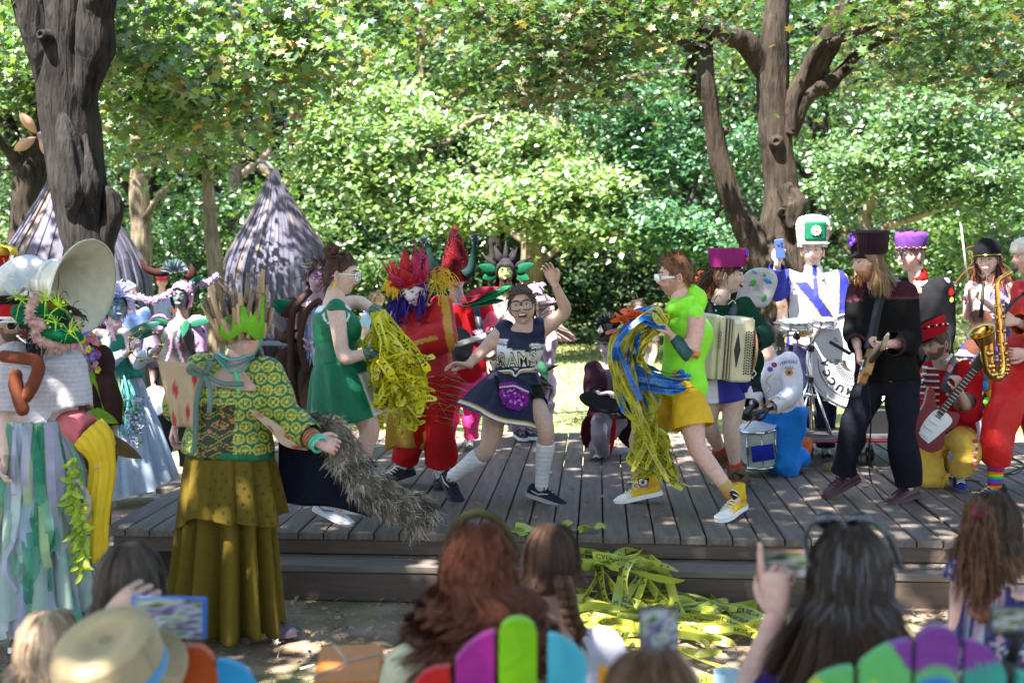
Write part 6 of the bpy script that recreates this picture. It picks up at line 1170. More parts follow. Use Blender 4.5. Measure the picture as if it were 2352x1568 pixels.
def fairy_white():
 D = 6.05
 F = Fig('fairy seen from behind in white ribbed blouse, green feathered hat and pastel tulle skirt',D,dict(hd=(118,752,.05),nk=(112,808,.03),sl=(30,842,.0),sr=(160,846,.02),el=(10,960,-.1),wl=(15,1050,-.2),er=(152,976,.0),wr=(222,1012,-.08),hl=(40,1000),hr=(112,1000),kl=(40,1220),kr=(112,1220),al=(40,1460),ar=(112,1460),tl=(45,1485,.16),tr=(125,1485,.16)),'fair',1.,1.08,fem=False,fat=1.15)
 F.facing = np.array([.3,1,0]); r = np.random.default_rng(17)
 F.make_body(head=dict(rot=(150,0,0)),hands=[dict(a='r',d=(.4,0,-1),pn=(-.8,0,0)),dict(a='l',d=(0,-.6,-.6),pn=(1,0,0))])
 F.haircap((.03,.02,.03),puff=1.08,strands=260,slen=.14,grav=.7)
 wh = np.array([.55,.50,.55])
 def rib(s,V,N): x,y,d = s.tl(V); return np.where((np.sin(V[:,2]*300) > .3)[:,None],wh,wh*.86)
 F.wear('ribbed_blouse',[('torso',dict(t0=-.08,t1=1.0,infl=.028)),('arml',dict(t0=0,t1=.5,infl=.05)),('armr',dict(t0=0,t1=.52,infl=[.03,.06,.065,.05]))],wh,'knit',.008,.004,16,colf=rib,more=lambda mb: [mb.tube([F.S+(F.H-F.S)*.1,F.J['s'+a]],[.09,.085],10,round_=True) for a in 'lr'])
 F.wear('pink_cuff',[],(.58,.14,.16),'knit',.009,.002,more=lambda mb: mb.tube(smooth(pts_px([(146,990,0),(172,982,-.04),(204,992,-.06)],D),10),np.linspace(.088,.08,10),14))
 yl = np.array([.70,.46,.02]); m = MB(); A = []; top = pts_px([(202,992,-.06),(214,1004,-.06),(228,1030,-.06),(236,1080,-.05),(222,1180,-.05),(216,1285,-.05)],D); sp = smooth(top,26); W = np.interp(np.linspace(0,1,26),[0,.3,.5,1],[.085,.085,.06,.062])
 for i,q in enumerate(sp):
  f = frame(np.gradient(sp,axis=0)[i],[0,1,0]); a = np.arange(44)*2*math.pi/44; w = W[i]*(1+.10*np.sin(a*11+i*.05)+.05*np.sin(a*5)); A.append(q+np.outer(np.cos(a)*w,f[:,0])+np.outer(np.sin(a)*w*.9,f[:,1]))
 m.grid(np.array(A),yl,closed=True); m.build('yellow_sleeve','satin',F.root,solid=.003)
 # tulle skirt: several sheer layers and hanging strips
 sk = MB(); cols = [(.45,.56,.56),(.30,.50,.42),(.60,.55,.72),(.55,.66,.60)]
 for k in range(4): skirt(sk,(F.H+[0,0,.08],.17,.14),(P(84+4*k,1440-20*k,D),.25+.02*k,.24+.02*k),9+2*k,.16,22,130,cols[k],None,.9,.03,40+k)
 sk.build('tulle_skirt','tulle',F.root); st = MB()
 for k in range(120):
  a = r.uniform(math.pi,2*math.pi); b = F.H+np.array([math.cos(a)*.19,math.sin(a)*.17,.08]); L = r.uniform(.5,.98); e = b+np.array([math.cos(a)*.12+r.normal()*.03,math.sin(a)*.12,-L]); q = smooth([b,b*.6+e*.4+r.normal(size=3)*.03,b*.25+e*.75+r.normal(size=3)*.035,e],12); st.ribbon(q,[math.cos(a),math.sin(a),.2],r.uniform(.015,.05),np.array([(.25,.52,.38),(.62,.70,.35),(.50,.62,.70),(.66,.56,.78),(.06,.32,.20),(.75,.78,.78)][r.integers(0,6)]))
 st.build('tulle_strips','tulle',F.root)
 # padded brown tail loops on the back
 t = MB(); br = (.15,.045,.025); t.tube(smooth(pts_px([(10,818,-.2),(45,822,-.24),(80,828,-.25),(88,850,-.26),(72,890,-.27),(52,915,-.27),(36,890,-.27),(36,862,-.26)],D),34),np.linspace(.028,.03,34),12,br,round_=True); t.tube(smooth(pts_px([(36,872,-.27),(44,915,-.28),(52,940,-.28)],D),10),[.03]*10,12,br,round_=True); t.build('padded_tail','velvet',F.root)
 # hat: green brim, pink fur band, feathers and flowers
 h = MB(); hc = P(112,735,D+.03); gr = (.006,.12,.05); fl = [(.40,.75,.04),(.55,.70,.06),(.25,.6,.05)]
 for (u,v,dy,ru,rv,ry,rot) in [(70,726,0,44,24,.12,.5),(112,722,.05,42,40,.12,0),(140,766,-.06,50,20,.13,.25),(128,700,0,24,18,.06,-.3)]: h.ell(P(u,v,D+dy),(ru*PX(D),ry,rv*PX(D)),eul(0,0,rot),18,10,gr if v != 700 else (.16,.12,.02))
 bh = h.build('green_hat','felt',F.root); f = MB(); fz = smooth(pts_px([(92,672,-.12),(72,700,-.16),(70,735,-.17),(95,745,-.18),(80,770,-.16),(118,790,-.16),(150,800,-.1)],D),40); f.tube(fz,.018,8,(.55,.33,.30)); fuzz(f,fz,.018,900,.016,[(.62,.40,.36),(.55,.34,.31)],r,.006); f.build('pink_fur_trim','fur',bh)
 fe = MB()
 for (u,v) in [(50,690),(105,690),(130,742),(135,705),(160,765)]:
  for k in range(13): b = P(u,v,D-.15); d = nrm([r.normal(),-.3+r.normal()*.3,r.normal()+.4]); L = r.uniform(.05,.11); fe.ribbon(np.array([b,b+d*L*.5+[0,0,.01],b+d*L+[0,0,-.02]]),nrm(r.normal(size=3)),[.006,.004,.001],fl[k % 3])
  for k in range(3): fe.ell(P(u,v,D-.16)+r.normal(size=3)*.022,(.006,)*3,None,6,4,(.75,.68,.06))
 fe.build('feathers','fur',bh)
 wg = MB()
 for (a,b) in [((48,655),(18,628)),((60,648),(40,612)),((50,662),(8,650)),((70,640),(88,618)),((58,652),(26,640))]: leafblade(wg,P(*a,D+.25),P(*b,D+.3),.12,(.62,.70,.78),n=[.1,-1,.1])
 wg.build('feather_wings','tulle',F.root)
 gl = MB()
 for s0 in ((168,1050),(186,1080),(176,1065)):
  q = smooth(pts_px([(s0[0],s0[1],-.16),(s0[0]-4,s0[1]+80,-.2),(s0[0]+10,s0[1]+160,-.2),(s0[0]+4,s0[1]+235,-.2)],D),22); gl.tube(q,.003,4,(.25,.4,.03))
  for p in q:
   for k in range(2): leafblade(gl,p,p+r.normal(size=3)*[.03,.02,.02]+[0,-.01,-.015],.03,np.array((.50,.66,.06))*r.uniform(.7,1.1),n=nrm(r.normal(size=3)+[0,-1.5,0]),seg=5)
 gl.build('leaf_garland','leafc',F.root); F.shoe('l',(.1,.07,.05)); F.shoe('r',(.1,.07,.05))
fairy_white()
def lime_tunic():
 D = 7.7; r = np.random.default_rng(19)
 F = Fig('performer in lime green burlap tunic with flower wreath between the two fairies',D,dict(hd=(158,752,0),nk=(172,800),sl=(132,826,0),sr=(228,826,0),el=(126,915,-.05),wl=(140,970,-.1),er=(250,915,-.08),wr=(262,985,-.1),hl=(160,985),hr=(222,985),kl=(165,1140),kr=(225,1140),al=(165,1290),ar=(225,1290),tl=(180,1312,-.1),tr=(245,1312,-.1)),'tan')
 F.make_body(head=dict(rot=(60,0,0)),hands=[dict(a='l',d=(0,-.4,-.8),pn=(1,0,0)),dict(a='r',d=(.3,-.4,-.8),pn=(-1,0,0),side=-1)]); F.haircap(HAIRC['dark'],strands=160,slen=.1)
 br = (.045,.022,.018); F.wear('brown_undersuit',[('torso',dict(t0=-.14,t1=1.02,infl=.012)),('arml',dict(t0=0,t1=.97,infl=.012)),('armr',dict(t0=0,t1=.97,infl=.03)),('legl',dict(t0=0,t1=.97,infl=.02)),('legr',dict(t0=0,t1=.97,infl=.02))],br,'velvet')
 m = MB(); skirt(m,(F.S+[0,0,-.02],.15,.11),(P(215,965,D-.03),.19,.17),6,.12,18,90,(.17,.30,.03),None,.7,.02,4); m.build('lime_tunic','knit',F.root,solid=.004)
 m = MB()
 for a,b,w,c in [((205,965),(262,1010),.13,(.15,.11,.05)),((215,1000),(326,1052),.14,(.14,.09,.035)),((200,940),(272,972),.1,(.16,.29,.03)),((190,980),(225,1060),.12,(.10,.07,.03)),((222,860),(205,780),.05,(.035,.018,.016)),((230,960),(214,880),.06,(.04,.02,.018))]: leafblade(m,P(*a,D-.14),P(*b,D-.2),w,c,n=[.1,-1,.3])
 m.build('pointed_petals','felt',F.root,solid=.006); fl = MB()
 for k in range(46):
  p = P(r.uniform(172,226),r.uniform(766,850),D-.22+r.uniform(-.06,.06)); c = [(.20,.16,.62),(.62,.12,.30),(.72,.30,.03),(.66,.30,.55),(.65,.06,.08),(.72,.6,.08),(.35,.2,.6)][r.integers(0,7)]; f = frame(nrm([r.normal()*.5,-1,r.normal()*.5]))
  for q in range(5): a = q*1.257; fl.ell(p+f@np.array([math.cos(a)*.013,math.sin(a)*.013,0]),(.011,.011,.005),f,7,4,c)
  fl.ell(p+f[:,2]*.005,(.006,)*3,None,6,4,(.7,.5,.05))
 tag(fl.build('flower_wreath','leafc',F.root),kind='stuff')
 for a in 'lr': F.shoe(a,(.05,.03,.02),(.04,.03,.02))
lime_tunic()
def blue_fairy():
 D = 10.0; r = np.random.default_rng(23)
 F = Fig('smiling fairy with blue painted face, lavender hair and long pale blue tulle dress',D,dict(hd=(266,705,0),nk=(262,748,.02),sl=(226,768,.08),sr=(292,766,-.02),el=(240,836,-.1),wl=(298,806,-.26),er=(312,836,-.1),wr=(356,803,-.22),hl=(252,880),hr=(304,880),kl=(262,1000),kr=(318,1000),al=(268,1120),ar=(330,1120),tl=(275,1135,-.14),tr=(340,1135,-.14)),(.46,.33,.32),.95,.95,fem=True)
 F.facing = np.array([.5,-.85,0]); pt = lambda a,e,c: np.clip(np.stack([.05+.09*(np.sin(a*7+e*9) > .2),.12+.10*(np.sin(a*5-e*8) > -.1),.22+.10*np.sin(a*4)],-1),.02,.5)*np.ones_like(c)
 F.make_body(head=dict(rot=(38,2,6),mouth='smile',eyew=(.3,.3,.35),paint=pt,lips=(.3,.1,.2),lidc=(.05,.05,.15)),hands=[dict(a='l',d=(.5,-.3,.7),pn=(.5,.6,0),side=1,curl=.75),dict(a='r',d=(.7,-.2,.5),pn=(-.5,-.3,.6),side=-1,curl=.2,spread=.25)])
 F.haircap((.40,.40,.62),puff=1.16,noise=.1,strands=700,slen=.11,grav=.3,wid=.012,lift=.6)
 F.wear('green_bodice',[('torso',dict(t0=.05,t1=.95,infl=.02))],(.02,.10,.07),'velvet',colf=lambda s,V,N: np.where((np.abs(s.tl(V)[0]-.1) < .35)[:,None],np.array([.25,.24,.27]),np.array([.03,.16,.12])))
 for a in 'lr': F.wear('blue_sleeve',[('arm'+a,dict(t0=.5,t1=.93,infl=.012))],(.40,.55,.66),'knit')
 m = MB()
 for k,(c,w) in enumerate([((.42,.58,.74),.26),((.55,.66,.78),.29),((.50,.60,.74),.32)]): skirt(m,(F.H+[0,0,.08],.13,.11),(P(302+4*k,1135-8*k,D),w,w*.9),8+3*k,.15,18,120,c,None,.9,.02,60+k)
 m.build('tulle_dress','tulle',F.root); g = MB()
 for k in range(60): b = P(270+r.uniform(-18,26),860+r.uniform(-10,20),D-.17); e = b+np.array([r.uniform(-.02,.12),-.06,-r.uniform(.15,.45)]); g.ribbon(smooth([b,(b+e)/2+r.normal(size=3)*.015,e],6),[0,-1,.1],.010,[(.03,.20,.16),(.05,.25,.35),(.04,.12,.06)][k % 3])
 for k in range(90): p = P(310+r.normal()*12,r.uniform(905,1030),D-.27); g.ell(p,(.012,.012,.010),None,6,4,[(.45,.38,.72),(.62,.58,.80),(.10,.26,.06)][k % 3])
 tag(g.build('fringe_and_blossoms','leafc',F.root),kind='stuff'); w = MB()
 for a,b,c in [((232,770),(214,850),(.015,.10,.05)),((228,780),(200,835),(.02,.13,.06)),((292,770),(372,738),(.03,.22,.14)),((290,775),(365,760),(.02,.16,.10)),((296,790),(340,735),(.45,.45,.45)),((258,762),(244,850),(.02,.14,.07))]: leafblade(w,P(*a,D-.05),P(*b,D-.02),.11,c,n=[.1,-1,.2])
 w.build('leaf_wings','leafc',F.root,solid=.004)
 rb = MB(); n0 = F.J['nk']; rb.tube(smooth([n0+[-.06,-.02,.03],n0+[0,-.075,-.01],n0+[.07,-.02,.03]],10),.012,6,(.6,.32,.42)); rb.ribbon(smooth([n0+[.0,-.085,-.01],n0+[.03,-.12,-.08],n0+[.05,-.12,-.14]],8),[0,-1,0],.03,(.6,.32,.42)); rb.build('pink_ribbon','satin',F.root)
 tm = thing('tambourine','wooden tambourine raised by the blue-faced fairy','tambourine',P(334,792,D-.3)); tambourine(tm,P(334,791,D-.32),nrm([.35,-1,.1]),.118,None); F.shoe('l',(.2,.25,.35)); F.shoe('r',(.2,.25,.35))
def tambourine(ro,c,n,r_,skin):
 R = frame(n); m = MB(); m.lathe([(r_,-.022),(r_,.022),(r_*.93,.022),(r_*.93,-.022),(r_,-.022)],c,R,36,(.16,.10,.05) if skin is None else (.42,.26,.14)); m.build('hoop','wood',ro)
 for k in range(7):
  a = k*2*math.pi/7; j = MB(); p = c+R@np.array([math.cos(a)*r_*.97,math.sin(a)*r_*.97,0]); d = frame(R@np.array([0,0,1.]))
  for z in (-.007,.007): j.lathe([(0,z),(.02,z+.002),(.022,z),(.02,z-.002),(0,z-.001)],p,d,12,(.55,.45,.25))
  j.build('jingle','brass',ro)
 if skin is not None: s = MB(); s.lathe([(r_*.98,.023),(r_*.5,.0235),(0,.024)],c,R,30,skin); s.build('drumhead','plastic',ro)
blue_fairy()
def bug_man():
 D = 11.0; r = np.random.default_rng(29)
 F = Fig('grinning man with green painted face in pink bug hood with fuzzy feelers',D,dict(hd=(418,680,0),nk=(415,724,.02),sl=(364,742,0),sr=(454,740,0),el=(350,820,.0),wl=(352,876,-.12),er=(462,815,0),wr=(456,872,-.1),hl=(382,870),hr=(436,870),kl=(376,985),kr=(432,985),al=(372,1078),ar=(430,1078),tl=(366,1094,-.15),tr=(436,1094,-.15)),(.30,.17,.14),1.,1.02)
 pt = lambda a,e,c: np.where((np.sin(a*6+e*7) > -.2)[...,None],np.array([.05,.13,.10]),np.array([.12,.07,.12]))*np.ones_like(c)
 F.make_body(head=dict(rot=(-6,0,4),mouth='smile',eyew=(.3,.3,.3),paint=pt,lips=(.15,.05,.06)),hands=[dict(a='l',d=(0,-.3,-1),pn=(1,0,0),curl=.6),dict(a='r',d=(0,-.3,-1),pn=(-1,0,0),side=-1)])
 pk = np.array([.42,.20,.32]); F.haircap(pk,line=[(0,.50),(.7,.42),(1.,.1),(1.15,-.6),(1.3,-.98),(3.2,-.98)],puff=1.15,noise=.02,m='velvet',name='pink_hood')
 lil = np.array([.34,.20,.36])
 F.wear('spotted_sleeves',[('arml',dict(t0=0,t1=.96,infl=.018)),('armr',dict(t0=0,t1=.96,infl=.018)),('torso',dict(t0=.2,t1=1.02,infl=.012))],lil,'velvet',colf=lambda s,V,N: np.where((wave(V,130,3) > 1.2)[:,None],np.array([.08,.03,.07]),np.where((V[:,2] < F.J['el'][2]+.05)[:,None],np.array([.03,.022,.03]),lil)))
 F.wear('dark_vest',[('torso',dict(t0=-.12,t1=.9,infl=.022))],(.028,.022,.026),'leather',colf=lambda s,V,N: np.where((np.abs(np.abs(s.tl(V)[0])-.3-.15*np.sin(s.tl(V)[1]*7)) < .06)[:,None],lil*.8,np.where((np.sin(s.tl(V)[0]*9) > .3)[:,None],np.array([.018,.03,.022]),np.array([.035,.022,.024]))))
 F.wear('trousers',[('torso',dict(t0=-.14,t1=.1,infl=.016)),('legl',dict(t0=0,t1=.97,infl=.026)),('legr',dict(t0=0,t1=.97,infl=.026))],(.022,.026,.024))
 m = MB(); an = [smooth(pts_px([(396,668,-.05),(372,684,-.1),(345,690,-.12),(315,680,-.12)],D),24),smooth(pts_px([(436,672,-.05),(440,652,-.06),(462,650,-.08),(485,645,-.08),(502,630,-.08)],D),24)]
 for q in an: m.tube(q,.022,8,(.36,.24,.40)); fuzz(m,q,.022,420,.022,[(.42,.30,.48),(.36,.24,.42)],r,.008)
 for k in range(240): d = nrm(r.normal(size=3)); d[2] = abs(d[2]); b = P(400,626,D); m.ribbon(np.array([b+d*.04,b+d*.09,b+d*.12]),nrm(r.normal(size=3)),[.012,.010,.002],np.array((.09,.13,.15))*r.uniform(.7,1.3))
 m.build('fuzzy_feelers','fur',F.root); h = MB()
 for q,w in ((smooth(pts_px([(385,624,0),(360,626,0),(335,616,0),(322,594,0)],D),12),[.035,.03,.022,.003]),(smooth(pts_px([(425,632,0),(440,634,0),(442,622,0),(438,606,0)],D),12),[.03,.035,.03,.004])): h.tube(q,np.interp(np.linspace(0,1,12),[0,.4,.7,1],w),10,(.03,.012,.012))
 for a,b in (((436,655),(468,632)),((436,745),(490,735)),((390,745),(350,735)),((430,735),(420,775)),((405,735),(412,780))): leafblade(h,P(*a,D-.06),P(*b,D-.14),.09,(.015,.09,.05),n=[0,-1,.3])
 h.build('horns_and_leaves','felt',F.root,solid=.004)
 tm = thing('tambourine','white-skinned tambourine hanging from the hand of the pink-hooded man','tambourine',P(359,920,D-.2)); tambourine(tm,P(359,920,D-.2),nrm([-.3,-1,.15]),.125,(.72,.70,.74))
 for a in 'lr': F.shoe(a,(.03,.03,.03),(.04,.04,.04))
bug_man()
def rag_person():
 D = 9.9; r = np.random.default_rng(37)
 F = Fig('dark-haired performer in brown and red leaf costume with rag strips behind the green cheerleader',D,dict(hd=(732,640,0),nk=(724,682),sl=(672,706,0),sr=(762,706,0),el=(648,770,-.05),wl=(684,772,-.2),er=(770,790),wr=(755,850,-.1),hl=(690,850),hr=(742,850),kl=(690,960),kr=(742,960),al=(690,1046),ar=(742,1046),tl=(685,1062,-.15),tr=(748,1062,-.15)),(.34,.20,.24),1.)
 F.make_body(head=dict(rot=(10,0,8),brow=(.02,.01,.01),paint=lambda a,e,c: np.where((e > -.05)[...,None],np.array([.20,.09,.18]),c)),hands=[dict(a='l',d=(.4,-.3,-.9),pn=(.7,.3,0),curl=.3),dict(a='r',d=(0,-.3,-1),pn=(-1,0,0),side=-1)]); F.haircap(HAIRC['dark'],puff=1.14,noise=.08,strands=300,slen=.09,grav=.1)
 F.wear('brown_suit',[('torso',dict(t0=-.14,t1=1.02,infl=.018)),('arml',dict(t0=0,t1=.9,infl=.02)),('armr',dict(t0=0,t1=.95,infl=.02)),('legl',dict(t0=0,t1=.97,infl=.02)),('legr',dict(t0=0,t1=.97,infl=.02))],(.05,.028,.022),'velvet'); m = MB()
 for a,b,w,c in [((668,800),(622,890),.2,(.06,.035,.028)),((690,810),(660,945),.22,(.07,.04,.03)),((672,820),(646,930),.12,(.42,.02,.02)),((715,820),(705,960),.24,(.10,.065,.05)),((740,815),(750,930),.2,(.05,.03,.025)),((690,880),(695,955),.14,(.35,.02,.02)),((676,720),(624,692),.17,(.01,.12,.07)),((660,760),(622,716),.13,(.30,.24,.26)),((690,700),(645,725),.12,(.05,.02,.02))]: leafblade(m,P(*a,D-.14),P(*b,D-.24),w,c,n=[.1,-1,.25])
 m.build('leaf_petals','felt',F.root,solid=.008); s = MB(); s.tube(smooth(pts_px([(712,668,-.1),(690,690,-.16),(672,720,-.2),(668,800,-.22),(672,920,-.24)],D),24),.028,8,(.045,.024,.02)); s.tube(smooth(pts_px([(735,690,-.12),(705,715,-.2),(690,780,-.24),(705,860,-.24)],D),20),.026,8,(.05,.026,.022)); s.build('padded_vines','velvet',F.root); g = MB()
 for k in range(90): b = P(r.uniform(700,745),r.uniform(690,760),D-.15); e = b+np.array([r.normal()*.03,-.05,-r.uniform(.08,.32)]); g.ribbon(smooth([b,(b+e)/2+r.normal(size=3)*.012,e],6),nrm([r.normal()*.4,-1,0]),.010,[(.55,.56,.62),(.18,.32,.55),(.6,.45,.55),(.30,.45,.62)][k % 4])
 tag(g.build('rag_strips','cloth',F.root),kind='stuff')
 for a in 'lr': F.shoe(a,(.03,.02,.02),(.03,.02,.02))
rag_person()
# ============================================================ centre back: jester, red guitarist, spiky hood, fuzzy insect
def jester():
 D = 8.75; r = np.random.default_rng(41)
 F = Fig('jester in red and gold with flame crown, blue hair and white painted face',D,dict(hd=(952,664,-.05),nk=(968,706,.05),sl=(932,728,.1),sr=(1014,712,-.02),el=(945,812,.0),wl=(905,836,-.15),er=(1022,770,-.12),wr=(930,800,-.28),hl=(962,880),hr=(1012,884),kl=(945,985,-.05),kr=(1012,990,-.08),al=(925,1070,.05),ar=(1010,1086,.0),tl=(905,1095,0),tr=(1012,1110,-.16)),(.66,.52,.52),1.03)
 F.facing = np.array([-.4,-.9,0]); pt = lambda a,e,c: np.where(((np.abs(a) > .45)*(np.abs(a) < 1.1)*(e < .0)*(np.sin(e*40) > .2))[...,None],np.array([.55,.10,.22]),np.array([.70,.62,.64]))*np.ones_like(c)
 F.make_body(head=dict(rot=(-24,-22,-16),mouth='smile',lips=(.5,.04,.08),paint=pt),hands=[dict(a='l',d=(-.6,-.2,-.7),pn=(.6,.4,-.4),curl=.5),dict(a='r',d=(-1,-.1,-.2),pn=(0,-.4,-.8),side=1,curl=.5)])
 def hairx(mb,L,R):
  ro = [L([s*.07*r.uniform(.6,1),r.uniform(-.08,.05),r.uniform(-.02,.06)]) for _ in range(260) for s in (1,)]+[L([-.07,r.uniform(-.08,.03),0]) for _ in range(60)]; strand_set(mb,ro,[np.array([-.35,-.1,-1])]*len(ro),.24,.4,.010,(.035,.015,.20),r,curl=.004)
 F.haircap((.035,.015,.20),puff=1.07,strands=120,slen=.12,extra=hairx)
 red = np.array([.40,.010,.012]); gold = np.array([.50,.24,.03])
 def ja(s,V,N): x,y,d = s.tl(V); C = np.tile(red,(len(V),1)); ax = F.J['er']; t = (V-F.J['sr'])@nrm(F.J['er']-F.J['sr']); m = (np.linalg.norm(V-(F.J['sr']+F.J['er'])/2,axis=1) < .24)*(np.abs((V-F.J['sr'])@nrm(np.cross(F.J['er']-F.J['sr'],[0,1,0]))-.035) < .026); C[m] = gold; u = F.J['wr']-F.J['er']; q = np.clip((V-F.J['er'])@u/np.dot(u,u),0,1); dd = V-(F.J['er']+np.outer(q,u)); C[(np.linalg.norm(dd,axis=1) < .10)*(np.abs(dd[:,2]-.025) < .014)*(q > .05)] = gold; return C
 F.wear('red_jacket',[('torso',dict(t0=-.12,t1=1.03,infl=.022)),('arml',dict(t0=0,t1=.97,infl=.035)),('armr',dict(t0=0,t1=.99,infl=[.03,.045,.05,.05]))],red,'satin',.011,.010,17,colf=ja,more=lambda mb: [mb.tube([F.S+(F.H-F.S)*.1,F.J['s'+a]],[.075,.075],10,round_=True) for a in 'lr'])
 F.wear('wide_trousers',[('torso',dict(t0=-.14,t1=.1,infl=.03)),('legl',dict(t0=0,t1=.94,infl=[.02,.03,.04,.06])),('legr',dict(t0=0,t1=.90,infl=[.025,.035,.05,.075]))],(.36,.010,.012),'cloth',.013,.010,17)
 c = MB(); n0 = F.J['nk']
 for k in range(3): skirt(c,(n0+[0,0,.02],.06,.06),(n0+[-.01,-.02,-.06-.03*k],.13+.03*k,.12+.03*k),16,.12,6,130,(.55,.05,.03) if k % 2 else (.46,.02,.02),None,.8,.005,70+k)
 c.build('ruff','tulle',F.root); cp = MB(); A = []; top = smooth(pts_px([(985,900,-.1),(935,905,-.14),(888,950,-.1)],D),16); low = smooth(pts_px([(975,1036,-.08),(935,1026,-.12),(884,1036,-.08)],D),16)
 for t in np.linspace(0,1,12): A.append(top*(1-t)+low*t+np.outer(np.sin(np.linspace(0,10,16))*.035*t,[0,1,.1]))
 cp.grid(np.array(A),(.40,.22,.03)); cp.build('gold_cape','satin',F.root,solid=.004)
 h = MB(); R = headR(-24,-14,-10)
 # flame crown
 cc = F.J['hd']+R[:,2]*.07
 for ring,(n,rad,hh) in enumerate([(10,.118,.15),(7,.09,.20)]):
  for k in range(n):
   a = 2*math.pi*k/n+.2*ring; o = np.array([math.cos(a)*rad,math.sin(a)*rad,0]); H_ = hh*r.uniform(.75,1.2); w = .085*r.uniform(.8,1.1); tl_ = R@np.array([-math.sin(a),math.cos(a),0]); up = nrm(R[:,2]*1.+R@np.array([math.cos(a),math.sin(a),0])*.22); sg = r.choice([-1,1])
   ol = np.array([(-w*.55,-.02),(w*.55,-.02),(w*.62,H_*.3),(w*.3,H_*.45),(w*.55*sg*.6+w*.25,H_*.72),(sg*w*.35,H_),(sg*w*.02-w*.15,H_*.70),(-w*.45,H_*.48),(-w*.62,H_*.25)]); col = [(.40,.012,.02),(.50,.02,.015),(.34,.01,.05)][r.integers(0,3)]
   h.prism(ol,cc+R@o,np.stack([tl_,up,nrm(np.cross(tl_,up))],1),.010,col)
 h.lathe([(.115,-.035),(.122,.0),(.12,.045)],cc,R,30,(.38,.012,.015)); q = h.build('flame_crown','satin',F.root); g = MB()
 for k in range(120): a = r.uniform(0,6.28); z = r.uniform(-.02,.13); g.ell(cc+R@np.array([math.cos(a)*(.125+.25*max(0,z)*.4),math.sin(a)*(.125+.25*max(0,z)*.4),z]),(.0045,)*3,None,5,4,(.75,.25,.4))
 for u,v in ((893,640),(1006,622),(898,655)): g.ell(P(u,v,D-.12),(.013,)*3,None,8,6,(.6,.01,.03))
 tag(g.build('crown_beads','sequin',q),kind='stuff'); f = MB(); yc = (.70,.44,.04)
 for k in range(46):
  b = P(r.uniform(985,1020),r.uniform(625,655),D-.1); e = b+np.array([r.uniform(-.05,.16),r.uniform(-.05,.05),-r.uniform(.02,.16)]); f.tube(smooth([b,b+[r.uniform(-.02,.08),-.02,r.uniform(0,.05)],e,e+r.normal(size=3)*.015],7),.0028,4,yc)
 for k in range(70): b = P(r.uniform(884,912),645,D-.1); e = b+np.array([r.normal()*.015,0,-r.uniform(.05,.13)]); f.tube([b,(b+e)/2,e],.003,4,yc)
 tag(f.build('yellow_fringe','cloth',q),kind='stuff'); bd = MB()
 for k in range(16): b = P(960+r.uniform(-5,60),860+k*7,D-.22); e = b+np.array([r.uniform(.1,.3),-.04,r.uniform(-.1,-.02)]); bd.tube(smooth([b,(b+e)/2+[0,0,r.uniform(-.02,.06)],e],9),.0018,4,(.45,.25,.12))
 tag(bd.build('loose_bead_strings','brass',F.root),kind='stuff')
 for a in 'lr': F.shoe(a,(.015,.015,.016),(.015,.015,.016),m='leather')
jester()
